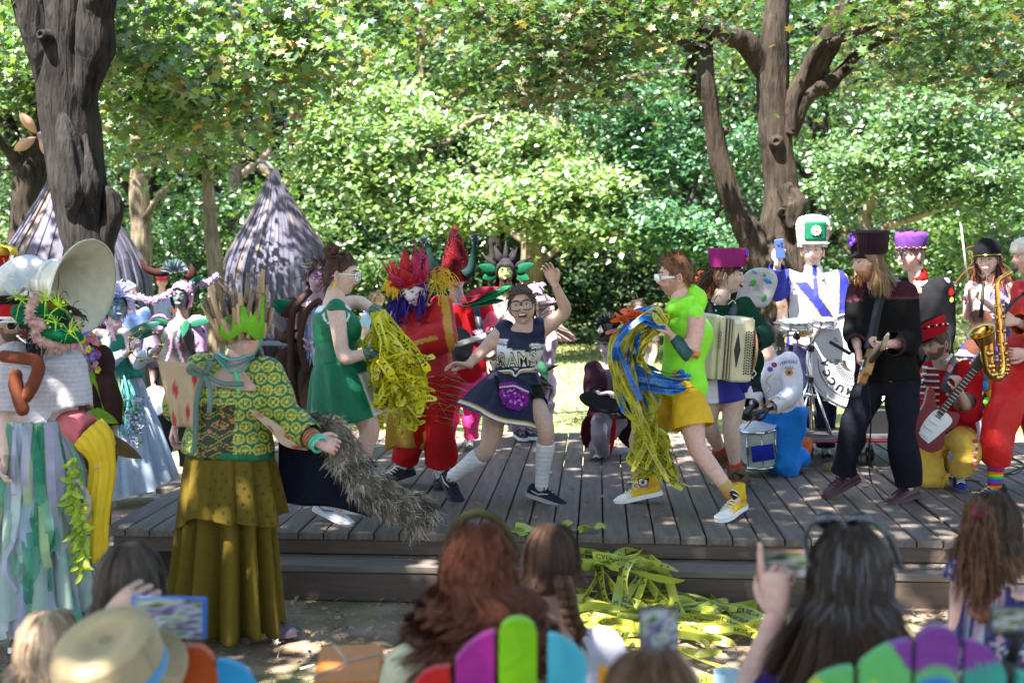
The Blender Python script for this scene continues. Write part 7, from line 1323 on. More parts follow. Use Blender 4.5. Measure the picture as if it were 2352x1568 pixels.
def red_guitar():
 D = 10.45; r = np.random.default_rng(43)
 F = Fig('guitarist in tall red felt cone hat with green horns and pink trousers',D,dict(hd=(1046,640,0),nk=(1050,680),sl=(1012,702,0),sr=(1106,706,-.02),el=(1002,780,0),wl=(1040,812,-.2),er=(1130,762,-.1),wr=(1110,786,-.28),hl=(1040,860),hr=(1090,860),kl=(1032,945,-.05),kr=(1086,940,-.05),al=(1028,1012),ar=(1080,1010),tl=(1022,1034,-.12),tr=(1078,1036,-.18)),(.34,.2,.3),1.)
 F.make_body(head=dict(rot=(0,-10,0),paint=lambda a,e,c: np.where((e > -.1)[...,None],np.array([.12,.06,.2]),c)),hands=[dict(a='l',d=(.5,-.3,-.6),pn=(.3,.5,0),curl=.6),dict(a='r',d=(-.3,-.3,.8),pn=(-.3,.6,0),curl=.7)])
 rd = (.36,.010,.015); F.wear('red_jacket',[('torso',dict(t0=-.1,t1=1.03,infl=.03)),('arml',dict(t0=0,t1=.95,infl=.03)),('armr',dict(t0=0,t1=.5,infl=.03))],rd,'felt'); F.wear('pink_sleeve',[('armr',dict(t0=.2,t1=.95,infl=.036))],(.60,.06,.10),'satin',wf=40); F.wear('pink_trousers',[('torso',dict(t0=-.14,t1=.12,infl=.02)),('legl',dict(t0=0,t1=.97,infl=.022)),('legr',dict(t0=0,t1=.97,infl=.022))],(.66,.03,.17),'satin')
 h = MB(); c = F.J['hd']+[0,0,.0]; h.lathe([(.115,-.02),(.122,.06),(.100,.16),(.068,.27),(.034,.36),(.0,.43)],c,None,24,(.11,.005,.008)); q = h.build('cone_hat','felt',F.root); f = MB()
 for k in range(900): t = r.random(); a = r.uniform(math.pi*1.05,math.pi*1.75); rad = np.interp(t,[0,1],[.115,.02]); b = c+np.array([math.cos(a)*rad,math.sin(a)*rad,.04+t*.36]); d = nrm([math.cos(a),math.sin(a),.3]); f.ribbon(np.array([b,b+d*.015,b+d*.025+[0,0,-.01]]),nrm(r.normal(size=3)),[.008,.007,.002],np.array((.05,.004,.007))*r.uniform(.6,1.4))
 f.build('plush_front','fur',q); g = MB()
 for p,w in ((smooth(pts_px([(1012,636,-.1),(995,610,-.1),(985,575,-.1),(976,552,-.1)],D),12),.045),(smooth(pts_px([(1066,632,-.1),(1080,620,-.1),(1086,590,-.1),(1092,548,-.1)],D),12),.05)):
  g.tube(p,np.linspace(w,.012,12),10,(.008,.022,.020))
  for k in range(90): d = nrm(r.normal(size=3)); g.ribbon(np.array([p[-1],p[-1]+d*.03,p[-1]+d*.045]),nrm(r.normal(size=3)),[.01,.009,.002],(.09,.13,.15))
 g.build('green_horns','felt',q); lf = MB()
 for a,b,w,cc in [((1060,694),(1135,660),.16,(.20,.015,.03)),((1062,700),(1165,672),.12,(.02,.16,.07)),((1090,690),(1180,655),.10,(.02,.18,.08)),((1080,700),(1160,690),.12,(.015,.12,.05)),((1040,690),(985,705),.14,(.25,.015,.02)),((1075,680),(1150,660),.1,(.30,.05,.06))]: leafblade(lf,P(*a,D-.2),P(*b,D-.28),w,cc,n=[.1,-.7,.7])
 lf.build('leaf_collar','felt',F.root,solid=.006)
 gt = thing('banjo','dark round-bodied banjo slung across the red cone-hatted guitarist','banjo',P(1045,800,D-.3)); m = MB(); b0 = P(1046,792,D-.28); R = frame([0,-1,.1]); m.lathe([(0,-.04),(.13,-.04),(.145,0),(.145,.02),(.13,.03),(0,.03)],b0,R,30,(.012,.012,.014)); m.build('body','paint',gt); n = MB(); e = P(1118,770,D-.36); ax = nrm(e-b0); n.box((b0+e)/2+ax*.03,(np.linalg.norm(e-b0)/2,.022,.010),frame([0,-1,.05],ax),(.30,.28,.26),.003); n.box(e+ax*.05,(.05,.03,.008),frame([0,-1,.05],ax),(.02,.02,.02),.003)
 for k in range(4): n.tube([b0+np.array([0,-.045,(k-1.5)*.007]),e+np.array([0,-.018,(k-1.5)*.007])],.001,4,(.7,.7,.7)); n.ell(e+ax*(.025+.018*k)+[0,0,.035*(1 if k % 2 else -1)],(.008,)*3,None,7,5,(.7,.7,.7))
 n.build('neck','wood',gt); s = MB(); s.ribbon(smooth(pts_px([(1110,780,-.3),(1100,740,-.25),(1092,705,-.15),(1070,690,0)],D),12),[0,-1,.1],.05,(.02,.03,.05)); s.build('strap','leather',gt,solid=.004)
 for a in 'lr': F.shoe(a,(.03,.035,.03),(.06,.06,.05))
red_guitar()
def spiky():
 D = 11.7; r = np.random.default_rng(47)
 F = Fig('bearded man with green face paint in a black hood of spikes at the back',D,dict(hd=(1162,626,0),nk=(1162,672),sl=(1112,694),sr=(1210,694),el=(1100,770),er=(1222,770),wl=(1120,830,-.1),wr=(1205,830,-.1),hl=(1136,840),hr=(1186,840),kl=(1136,945),kr=(1186,945),al=(1136,1040),ar=(1186,1040),tl=(1130,1058,-.15),tr=(1192,1058,-.15)),(.30,.25,.14),1.03)
 F.make_body(head=dict(rot=(-4,2,0),mouth='open',beard=(.05,.03,.02),beardk=.9,paint=lambda a,e,c: np.where(((e > -.25)*(np.abs(a) < .8))[...,None],np.array([.16,.24,.06]),c)),hands=[dict(a='l',d=(0,-.3,-1),pn=(1,0,0)),dict(a='r',d=(0,-.3,-1),pn=(-1,0,0),side=-1)])
 bk = (.022,.018,.022)
 def sp(mb,L,R):
  for x,y,z,dx,dz in [(0,.02,.12,0,.155),(-.05,.02,.11,-.05,.11),(.05,.02,.11,.05,.12),(-.085,.0,.07,-.14,.07),(.085,0,.07,.13,.10),(-.03,-.06,.12,-.03,.09),(.04,-.06,.12,.05,.1)]: b = L([x,y,z-.02]); e = L([x+dx,y,z+dz]); mb.tube([b,b*.6+e*.4,e],[.038,.024,.002],10,bk)
  for k in range(160): b = L([r.uniform(-.05,.05),r.uniform(.05,.09),r.uniform(-.12,-.07)]); strand_set(mb,[b],[np.array([0,-.2,-1])],.06,.4,.007,(.04,.025,.018),r)
  for s in (-1,1):
   for k in range(60): strand_set(mb,[L([s*.085,r.uniform(-.06,.0),-.05])],[np.array([s*.2,-.1,-1])],.2,.5,.008,(.03,.02,.016),r)
 F.haircap(bk,line=[(0,.42),(.7,.38),(.95,.0),(1.2,-.5),(3.2,-.95)],puff=1.14,noise=.01,m='felt',name='spiked_hood',extra=sp)
 F.wear('grey_fur_coat',[('torso',dict(t0=-.1,t1=1.03,infl=.035)),('arml',dict(t0=0,t1=.97,infl=.035)),('armr',dict(t0=0,t1=.97,infl=.035))],(.22,.18,.19),'fur',.016,.012,40); F.wear('trousers',[('torso',dict(t0=-.14,t1=.1,infl=.016)),('legl',dict(t0=0,t1=.97,infl=.02)),('legr',dict(t0=0,t1=.97,infl=.02))],(.03,.03,.03));
 for a,b in [((1140,622),(1098,610)),((1138,630),(1108,640)),((1184,622),(1228,606)),((1186,632),(1216,642)),((1140,690),(1100,668)),((1180,692),(1232,680)),((1150,700),(1175,690))]: l = MB(); leafblade(l,P(*a,D-.02),P(*b,D-.08),.12,(.008,.07,.035),n=[.1,-1,.2]); l.build('leaf','felt',F.root,solid=.006)
 for a in 'lr': F.shoe(a,(.03,.03,.03),(.04,.04,.04))
spiky()
def insect():
 D = 10.95; r = np.random.default_rng(53)
 F = Fig('fuzzy lilac insect costume with veined wings half hidden behind the navy cheerleader',D,dict(hd=(1224,690,0),nk=(1222,735),sl=(1180,756),sr=(1252,756),el=(1172,830),er=(1256,830),wl=(1185,880,-.1),wr=(1236,890,-.1),hl=(1194,890),hr=(1240,890),kl=(1196,960,-.05),kr=(1240,960,-.05),al=(1192,985),ar=(1212,986),tl=(1200,1004,-.1),tr=(1228,1004,-.14)),(.4,.3,.3),.95)
 F.make_body(head=dict(rot=(20,0,0)),hands=[dict(a='l',d=(0,-.3,-1),pn=(1,0,0)),dict(a='r',d=(0,-.3,-1),pn=(-1,0,0),side=-1)]); li = (.34,.25,.32)
 def ears(mb,L,R):
  for q in (smooth(pts_px([(1222,672,0),(1236,662,0),(1238,650,0)],D),6),smooth(pts_px([(1234,690,-.05),(1255,690,-.08),(1262,682,-.08)],D),6)): mb.tube(q,[.045,.045,.04,.035,.03,.02],9,li); fuzz(mb,q,.04,200,.03,[li,(.42,.33,.40)],r,.009)
 F.haircap(li,line=[(0,.5),(.9,.3),(1.2,-.6),(3.2,-.9)],puff=1.17,noise=.05,m='fur',name='fuzzy_hood',extra=ears)
 su = F.wear('fuzzy_suit',[('torso',dict(t0=-.14,t1=1.03,infl=.04)),('arml',dict(t0=0,t1=.97,infl=.035)),('armr',dict(t0=0,t1=.97,infl=.035)),('legl',dict(t0=0,t1=.97,infl=.045)),('legr',dict(t0=0,t1=.97,infl=.045))],li,'fur',.015,.012,50); w = MB()
 for ol,col in (([(1225,735),(1268,700),(1280,735),(1318,770),(1322,782),(1290,785),(1262,790),(1240,770)],(.55,.38,.36)),([(1225,775),(1262,795),(1270,830),(1255,850),(1230,840)],(.55,.50,.36))):
  pts = smooth(pts_px([(u,v,.12+.02*math.sin(i*2)) for i,(u,v) in enumerate(ol+[ol[0]])],D),40)[:-1]; ce = pts.mean(0); A = np.stack([ce+(pts-ce)*k for k in (.02,.35,.7,1.)]); w.grid(A,col,closed=True); root = pts[0]
  for k in range(4,36,3): w.tube(smooth([root,(root+pts[k])/2+[0,-.012,.01],pts[k]+[0,-.008,0]],6),.003,4,(.03,.02,.02))
 w.build('veined_wings','tulle',F.root,solid=.002); s = MB()
 for a,b in (((1240,700),(1298,692)),((1240,850),(1284,838)),((1236,870),(1270,888)),((1232,896),(1256,918))): p,q = P(*a,D-.12),P(*b,D-.2); s.tube([p,(p+q)/2,q],[.035,.024,.002],8,(.018,.016,.018))
 leafblade(s,P(1238,830,D-.15),P(1258,872,D-.2),.1,(.012,.12,.05),n=[0,-1,.1]); tag(s.build('claws','leather',F.root),kind='stuff')
 for a in 'lr': F.shoe(a,(.03,.04,.06),(.6,.6,.6))
insect()
# ============================================================ right-hand group
def accordion_woman():
 D = 8.65; r = np.random.default_rng(61)
 F = Fig('accordion player in dark green braided jacket and magenta pillbox cap',D,dict(hd=(1672,634,0),nk=(1652,684,.02),sl=(1628,712,.14),sr=(1704,712,-.06),el=(1640,790,-.02),wl=(1650,800,-.25),er=(1754,776,-.12),wr=(1720,786,-.3),hl=(1640,872,.04),hr=(1690,872,-.04),kl=(1626,974,.0),kr=(1678,986,-.1),al=(1662,1050,.2),ar=(1692,1092,.02),tl=(1690,1068,.1),tr=(1640,1136,-.06)),'light',1.,.98,fem=True)
 F.facing = np.array([.6,-.8,0])
 F.make_body(head=dict(rot=(72,-2,0),sc=1.02,mouth='open',lips=(.5,.2,.18),brow=(.07,.04,.03)),hands=[dict(a='r',d=(-1,.1,-.05),pn=(.2,.9,0),side=-1,curl=.45),dict(a='l',d=(.2,-.3,-.9),pn=(.8,.3,0),curl=.5)])
 hc = (.085,.045,.028)
 F.haircap(hc,puff=1.06,noise=.03,strands=220,slen=.1,grav=.5,lift=.05,extra=lambda mb,L,R: strand_set(mb,[L([r.normal()*.02,-.11+r.normal()*.015,.0+r.normal()*.02]) for _ in range(160)],[np.array([-.8,.1,-.3])]*160,.13,.5,.007,hc,r,curl=.006))
 gr = np.array([.010,.045,.026]); gold = (.5,.5,.46)
 F.wear('braided_jacket',[('torso',dict(t0=.0,t1=1.04,infl=.03)),('arml',dict(t0=0,t1=.95,infl=.03)),('armr',dict(t0=0,t1=.93,infl=[.03,.038,.035,.034]))],gr,'felt',.012,.007,20,more=lambda mb: [mb.tube([F.S+(F.H-F.S)*.1,F.J['s'+a]],[.085,.085],10,round_=True) for a in 'lr'])
 b = MB()
 for q in ([(1640,690,-.08),(1650,678,-.1),(1664,690,-.1)],[(1672,700,-.14),(1684,690,-.14),(1690,702,-.14),(1680,712,-.14)],[(1742,750,-.2),(1760,762,-.2),(1750,782,-.2),(1738,766,-.22)],[(1726,838,-.16),(1732,850,-.16),(1724,862,-.16),(1730,870,-.16)],[(1722,842,-.16),(1736,858,-.16),(1722,870,-.16)],[(1744,768,-.21),(1762,776,-.2),(1756,792,-.19)]): b.tube(smooth(pts_px(q,D),16),.0045,5,gold)
 for k in range(5): b.ell(P(1642+k*2,700+k*14,D-.15),(.010,.006,.010),None,8,5,(.6,.6,.58))
 b.build('silver_braid','chrome',F.root);
 for a,e in ((P(1735,800,D-.05),P(1730,878,D-.12)),(P(1650,800,D+.1),P(1646,868,D+.1))): t = MB(); leafblade(t,a,e,.17,gr,n=[.2,-1,0]); t.build('coat_tail','felt',F.root,solid=.008)
 m = MB(); bl = np.array([.02,.02,.24]); skirt(m,(F.H+(F.S-F.H)*.12,.145,.12),(P(1672,918,D),.18,.165),6,.10,14,110,bl,lambda t_,q: (.66,.62,.68) if (q*3/math.pi) % 2 > 1.1 and math.sin(q) < -.2 else bl,.9,.006,9); m.build('blue_white_skirt','satin',F.root,solid=.003); F.wear('shorts',[('torso',dict(t0=-.14,t1=.1,infl=.01)),('legl',dict(t0=0,t1=.14,infl=.01)),('legr',dict(t0=0,t1=.14,infl=.01))],(.02,.02,.16))
 def leo(s,V,N): w = wave(V,75,5); return np.where(((w > .35)*(w < .85))[:,None],np.array([.02,.012,.01]),np.array([.17,.10,.06]))
 for a in 'lr':
  F.wear('red_sock',[('leg'+a,dict(t0=.84,t1=.93,infl=.010))],(.40,.05,.03),'knit'); F.wear('leopard_boot',[('leg'+a,dict(t0=.88,t1=1.,infl=.022))],(.17,.10,.06),'velvet',.010,.001,colf=leo); o = F.shoe(a,(.14,.085,.05),(.06,.04,.03),laces=(.1,.06,.04),name='boot_foot',m='velvet')
 h = MB(); R = headR(72,0,0); c = F.J['hd']+R[:,2]*.06-R[:,1]*.005; h.lathe([(.108,0),(.112,.02),(.124,.115),(.12,.125),(0,.122)],c,R,36,(.24,.022,.13),.86,1.06); A = [[c+R@np.array([math.sin(q)*.098*k,.05+math.cos(q)*.07*k,-.0-.03*(k-.55)]) for q in np.linspace(-1.45,1.45,15)] for k in (.6,.9,1.15)]; o = h.build('pillbox_cap','felt',F.root); vz = MB(); vz.grid(np.array(A),(.008,.008,.01)); vz.build('visor','leather',o,solid=.004)
 e = MB()
 for x,z,cc,s_ in ((0,.085,(.05,.03,.30),.035),(0,.055,(.45,.03,.05),.026),(.012,.10,(.03,.03,.28),.02)): e.ell(c+R@np.array([x,.128,z]),(s_,.012,s_),R,10,6,cc)
 e.ell(c+R@np.array([.05,.105,-.005]),(.03,.004,.006),R,8,4,(.7,.7,.7)); e.build('cockade','satin',o); sp = MB(); L = lambda q: np.asarray(q)@(F.hR*F.hs).T+F.J['hd']; sp.ell(L([.055,.068,-.025]),(.010,.010,.010),None,8,6,(.75,.72,.70)); sp.build('face_jewel','sequin',F.root)
 # costume wings, spotted
 for nm,ol,col,dots in (('spotted_wing',[(1690,690),(1705,640),(1728,618),(1768,618),(1786,640),(1778,675),(1762,702),(1735,705),(1700,700)],(.55,.52,.55),[((1763,645),11,5,(.04,.20,.50)),((1730,650),6,9,(.08,.36,.05)),((1755,686),5,9,(.08,.40,.06)),((1733,625),8,3,(.05,.35,.45)),((1756,632),4,3,(.05,.3,.05))]),('orange_wing',[(1632,690),(1606,672),(1598,636),(1612,622),(1628,640)],(.62,.15,.03),[((1610,650),4,6,(.18,.05,.35)),((1618,662),3,5,(.5,.1,.3))])):
  pts = smooth(pts_px([(u,v,.28) for u,v in ol+[ol[0]]],D),36)[:-1]; ce = pts.mean(0); w = MB(); w.grid(np.stack([ce+(pts-ce)*k+[0,.03*(1-k),0] for k in (.02,.4,.75,1.)]),col,closed=True); ob = w.build(nm,'felt',F.root,solid=.012); d = MB()
  for (u,v),a_,b_,cc in dots: d.ell(P(u,v,D+.265),(a_*PX(D),.006,b_*PX(D)),eul(0,0,.5),12,6,cc)
  d.build('wing_spots','felt',ob)
 # accordion
 ac = thing('accordion','cream pearl button accordion strapped to the woman in the pillbox cap','accordion',P(1665,873,D-.35)); Dk = D-.36; ce = P(1668,800,Dk); R = np.stack([nrm([.92,.38,-.10]),nrm([-.38,.92,.0]),[0.1,0,1]],1); R = frame(nrm([.06,-.02,1]),[.93,.30,-.06]); cr = (.55,.49,.33)
 m = MB(); m.box(ce+R@np.array([-.115,0,.01]),(.028,.085,.205),R,cr,.012); m.box(ce+R@np.array([-.09,-.02,.01]),(.016,.09,.20),R,(.50,.44,.30),.008); m.build('bass_casing','paint',ac,False)
 m = MB(); m.box(ce+R@np.array([.07,0,0]),(.075,.09,.205),R,cr,.014); m.build('treble_casing','paint',ac,False); m = MB()
 for k in range(7): x = -.075+k*.011; m.box(ce+R@np.array([x,0,.005]),(.0045,.088 if k % 2 else .078,.195 if k % 2 else .185),R,(.42,.36,.24) if k % 2 else (.06,.05,.045),.002)
 m.build('bellows','leather',ac,False); m = MB(); m.prism([(0,.115),(.022,0),(0,-.115),(-.022,0)],ce+R@np.array([.03,-.0925,.0]),np.stack([R[:,0],R[:,2],-R[:,1]],1),.004,(.012,.012,.012)); m.box(ce+R@np.array([.03,-.09,.175]),(.03,.004,.012),R,(.65,.65,.65),.002); text_on(m,'TITANO',ce+R@np.array([-.108,-.118,.06]),np.stack([R[:,2],-R[:,0],-R[:,1]],1),.020,(.03,.03,.03),.11); m.build('grille','paint',ac,False)
 kb = MB()
 for i in range(17):
  for j in range(4): kb.lathe([(.0052,0),(.0052,.006),(0,.007)],ce+R@np.array([.085+.016*j,-.092,-.15+.0165*i+.005*(j % 2)]),np.stack([R[:,0],R[:,2],-R[:,1]],1),7,(.015,.013,.012))
 tag(kb.build('buttons','plastic',ac),kind='stuff'); m = MB(); m.ribbon(smooth([ce+R@np.array([.15,-.02,.2]),ce+R@np.array([.165,-.09,.0]),ce+R@np.array([.15,-.04,-.2])],12),R[:,0],.045,(.35,.22,.14)); m.build('hand_strap','leather',ac,solid=.004); m = MB()
 m.ribbon(smooth([ce+R@np.array([.05,.06,.2]),P(1690,700,D-.16),P(1675,690,D+.02)],14),[.3,-1,.2],.05,(.02,.02,.02)); m.ribbon(smooth([ce+R@np.array([-.1,.06,.2]),P(1634,702,D-.05),P(1628,694,D+.1)],14),[.3,-1,.2],.05,(.02,.02,.02)); m.build('shoulder_straps','leather',ac,solid=.005)
accordion_woman()
def drum_shell(ro,c,R,rad,h,shell,head=(.55,.54,.54),lugs=10,names=('shell','drumhead','hoop','lug')):
 m = MB(); m.lathe([(rad*.985,-h/2),(rad*.985,h/2)],c,R,44,shell); m.build(names[0],'paint',ro)
 for z in (1,-1):
  m = MB(); m.lathe([(rad*.96,z*(h/2+.004)),(rad*.5,z*(h/2+.006)),(0,z*(h/2+.006))],c,R,44,head); m.build(names[1],'plastic',ro); m = MB(); a = np.linspace(0,2*math.pi,45); m.tube([c+R@np.array([math.cos(q)*rad*1.01,math.sin(q)*rad*1.01,z*(h/2-.004)]) for q in a],.012,7,(.62,.62,.64)); m.build(names[2],'chrome',ro)
 for k in range(lugs):
  q = 2*math.pi*k/lugs; m = MB(); p = lambda z: c+R@np.array([math.cos(q)*rad*1.035,math.sin(q)*rad*1.035,z]); m.tube([p(-h/2+.01),p(h/2-.01)],.004,6,(.65,.65,.66)); m.tube([p(-.03),p(.03)],.011,8,(.62,.62,.64),round_=True); m.build(names[3],'chrome',ro)
def kneeling_drummer():
 D = 9.25
 F = Fig('drummer in white uniform jacket and bright blue trousers kneeling at the snare',D,dict(hd=(1752,774,.08),nk=(1764,808,.05),sl=(1752,832,.12),sr=(1812,830,-.1),el=(1736,905,.05),wl=(1728,930,-.15),er=(1826,902,-.2),wr=(1766,938,-.28),hl=(1790,952,.06),hr=(1818,954,-.04),kl=(1762,1066,.05),kr=(1800,1076,-.1),al=(1836,1040,.2),ar=(1846,1042,.12),tl=(1852,1012,.25),tr=(1858,1016,.16)),'fair',1.)
 F.facing = np.array([-.8,-.6,0]); F.make_body(head=dict(rot=(-50,-30,0)),hands=[dict(a='r',d=(-.9,-.1,-.3),pn=(0,0,-1),curl=.7,col=(.012,.012,.014)),dict(a='l',d=(-.5,-.3,-.5),pn=(0,0,-1),side=-1,curl=.7,col=(.012,.012,.014))]); F.haircap(HAIRC['brown'],puff=1.06,strands=120,slen=.06)
 wh = np.array([.70,.67,.72])
 def jc(s,V,N): x,y,d = s.tl(V); C = np.tile(wh,(len(V),1)); C[(x < -.35)*(y > .1)] = (.02,.02,.025); C[y < .1] = (.02,.02,.022); C[np.linalg.norm(V-F.J['wr'],axis=1) < .06] = (.02,.02,.02); return C
 j = F.wear('white_jacket',[('torso',dict(t0=-.02,t1=1.04,infl=.014)),('arml',dict(t0=0,t1=.95,infl=.02)),('armr',dict(t0=0,t1=.96,infl=[.02,.026,.026,.024]))],wh,'cloth',.010,.006,24,colf=jc,more=lambda mb: [mb.tube([F.S+(F.H-F.S)*.1,F.J['s'+a]],[.07,.07],10,round_=True) for a in 'lr'])
 b = MB()
 for (u,v,cc) in [(1764,829,(.40,.02,.02)),(1775,838,(.30,.05,.08)),(1766,848,(.16,.08,.25))]: wrapdisc(j,b,P(u,v,D),.019,cc,[-.1,-1,.1])
 wrapdisc(j,b,P(1805,856,D),.026,(.60,.28,.03),[-.1,-1,.1]); wrapdisc(j,b,P(1805,856,D-.004),.012,(.10,.06,.16),[-.1,-1,.1])
 R = np.stack([nrm([1,0,.12]),nrm([-.1,0,1]),[0,-1,0]],1); wrap_text(j,b,'FERNDALE',P(1808,832,D-.1),R,.022,.115,(.06,.05,.20),.004,.01,.012); wrap_text(j,b,'AREA',P(1806,842,D-.1),R,.018,.055,(.06,.05,.20),.004,.01); wrap_text(j,b,'112',P(1786,800,D-.05),headR(0,20,0)[:,[0,2,1]]*[-1,1,1],.018,.05,(.8,.8,.8),.005,.01)
 for q in ([(1758,930,-.4),(1772,915,-.4),(1790,912,-.4),(1782,926,-.4),(1766,930,-.4)],[(1766,932,-.4),(1784,936,-.4),(1790,926,-.4),(1774,926,-.4)],[(1772,860,-.3),(1760,875,-.3),(1770,890,-.3),(1760,905,-.3)]): b.tube(smooth(pts_px(q,D+.12),16),.004,5,(.55,.36,.06))
 tag(b.build('badges_and_braid','cloth',j),kind='stuff'); bl = (.02,.20,.62); F.wear('blue_trousers',[('torso',dict(t0=-.14,t1=.1,infl=.02)),('legl',dict(t0=0,t1=.96,infl=.026)),('legr',dict(t0=0,t1=.96,infl=[.02,.03,.03,.03]))],bl,'cloth',.013,.009,22)
 for a in 'lr': F.wear('orange_sock',[('leg'+a,dict(t0=.9,t1=1.,infl=.012))],(.5,.12,.03),'knit',more=lambda mb: mb.tube([F.J['a'+a],F.J['t'+a]],[.045,.03],9,round_=True))
 sn = thing('snare_drum','silver marching snare drum with a blue pouch on the boards','drum',P(1742,1090,D)); c = P(1743,1022,D-.05); R = frame(nrm([-.10,-.16,1])); drum_shell(sn,c,R,.135,.27,(.42,.44,.40),(.66,.66,.70),8)
 m = MB(); p = P(1752,1040,D-.205); m.box(p,(.078,.008,.055),headR(0,0,-8)[:,[0,1,2]],(.015,.03,.30),.004); m.build('blue_pouch','cloth',sn); m = MB(); m.tube([P(1710,985,D-.2),P(1735,955,D-.15)],.005,6,(.5,.36,.2)); m.build('drumstick','wood',F.root)
def wrapdisc(o,mb,c,rad,col,n):
 me = o.data; b = np.array(o['_b']); bv = BVHTree.FromPolygons([tuple(np.array(v.co)+b) for v in me.vertices],[tuple(p.vertices) for p in me.polygons]); n = nrm(n); R = frame(n); V = []
 for k in (0,1):
  for a in np.arange(14)*2*math.pi/14:
   q = np.asarray(c)+R@np.array([math.cos(a)*rad*k,math.sin(a)*rad*k,0]); h = bv.ray_cast(Vector(q+n*.4),Vector(-n)); V.append((np.array(h[0]) if h[0] is not None else q)+n*.004)
 mb.add(V,[(j,(j+1) % 14,14+(j+1) % 14,14+j) for j in range(14)],col)
kneeling_drummer()
def phone(label,c,R,w,h,th,case,screen,name='phone',cam=False):
 """R columns: right, up, out of the screen"""
 p = thing(name,label,'phone',c); m = MB(); Rb = np.stack([R[:,0],R[:,1],R[:,2]],1); m.box(c,(w/2,h/2,th/2),Rb,case,th*.4); m.build('case','plastic',p,False); s = MB(); n,k = 26,40; A = []; C = []; r = np.random.default_rng(int(abs(c[0])*1000)+3); ij = np.stack(np.meshgrid(np.arange(n),np.arange(k),indexing='ij')+[np.zeros((n,k))],2).reshape(-1,3); g = .5+.28*(wave(ij,.35,3)+.8*wave(ij,.8,5)).reshape(n,k)
 for i in range(n):
  row = []; cr = []
  for j in range(k): x = (i/(n-1)-.5)*w*.90; y = (j/(k-1)-.5)*h*.93; row.append(c+Rb@np.array([x,y,th/2+.0012])); v = min(.99,max(0,g[i,j]))*(len(screen)-1); z = int(v); cr.append(np.array(screen[z])*(1-v+z)+np.array(screen[min(z+1,len(screen)-1)])*(v-z))
  A.append(row); C.append(cr)
 s.grid(np.array(A),np.array(C)); s.build('screen','screen',p)
 if cam:
  q = MB()
  for dx,dy in ((-.018,.045),(-.018,.022),(.006,.034)): q.lathe([(.009,0),(.009,.004),(.006,.004),(0,.002)],c+Rb@np.array([dx,dy,-th/2-.001]),np.stack([R[:,0],R[:,1],-R[:,2]],1)*1.,12,(.02,.02,.03))
  q.build('camera_lens','darkglass',p)
 return p
DARKSCR = [(.02,.02,.025),(.05,.06,.05),(.12,.16,.10),(.2,.2,.25),(.04,.05,.08)]; BRSCR = [(.04,.06,.04),(.10,.15,.08),(.22,.26,.28),(.10,.08,.16),(.04,.05,.06),(.16,.2,.12)]
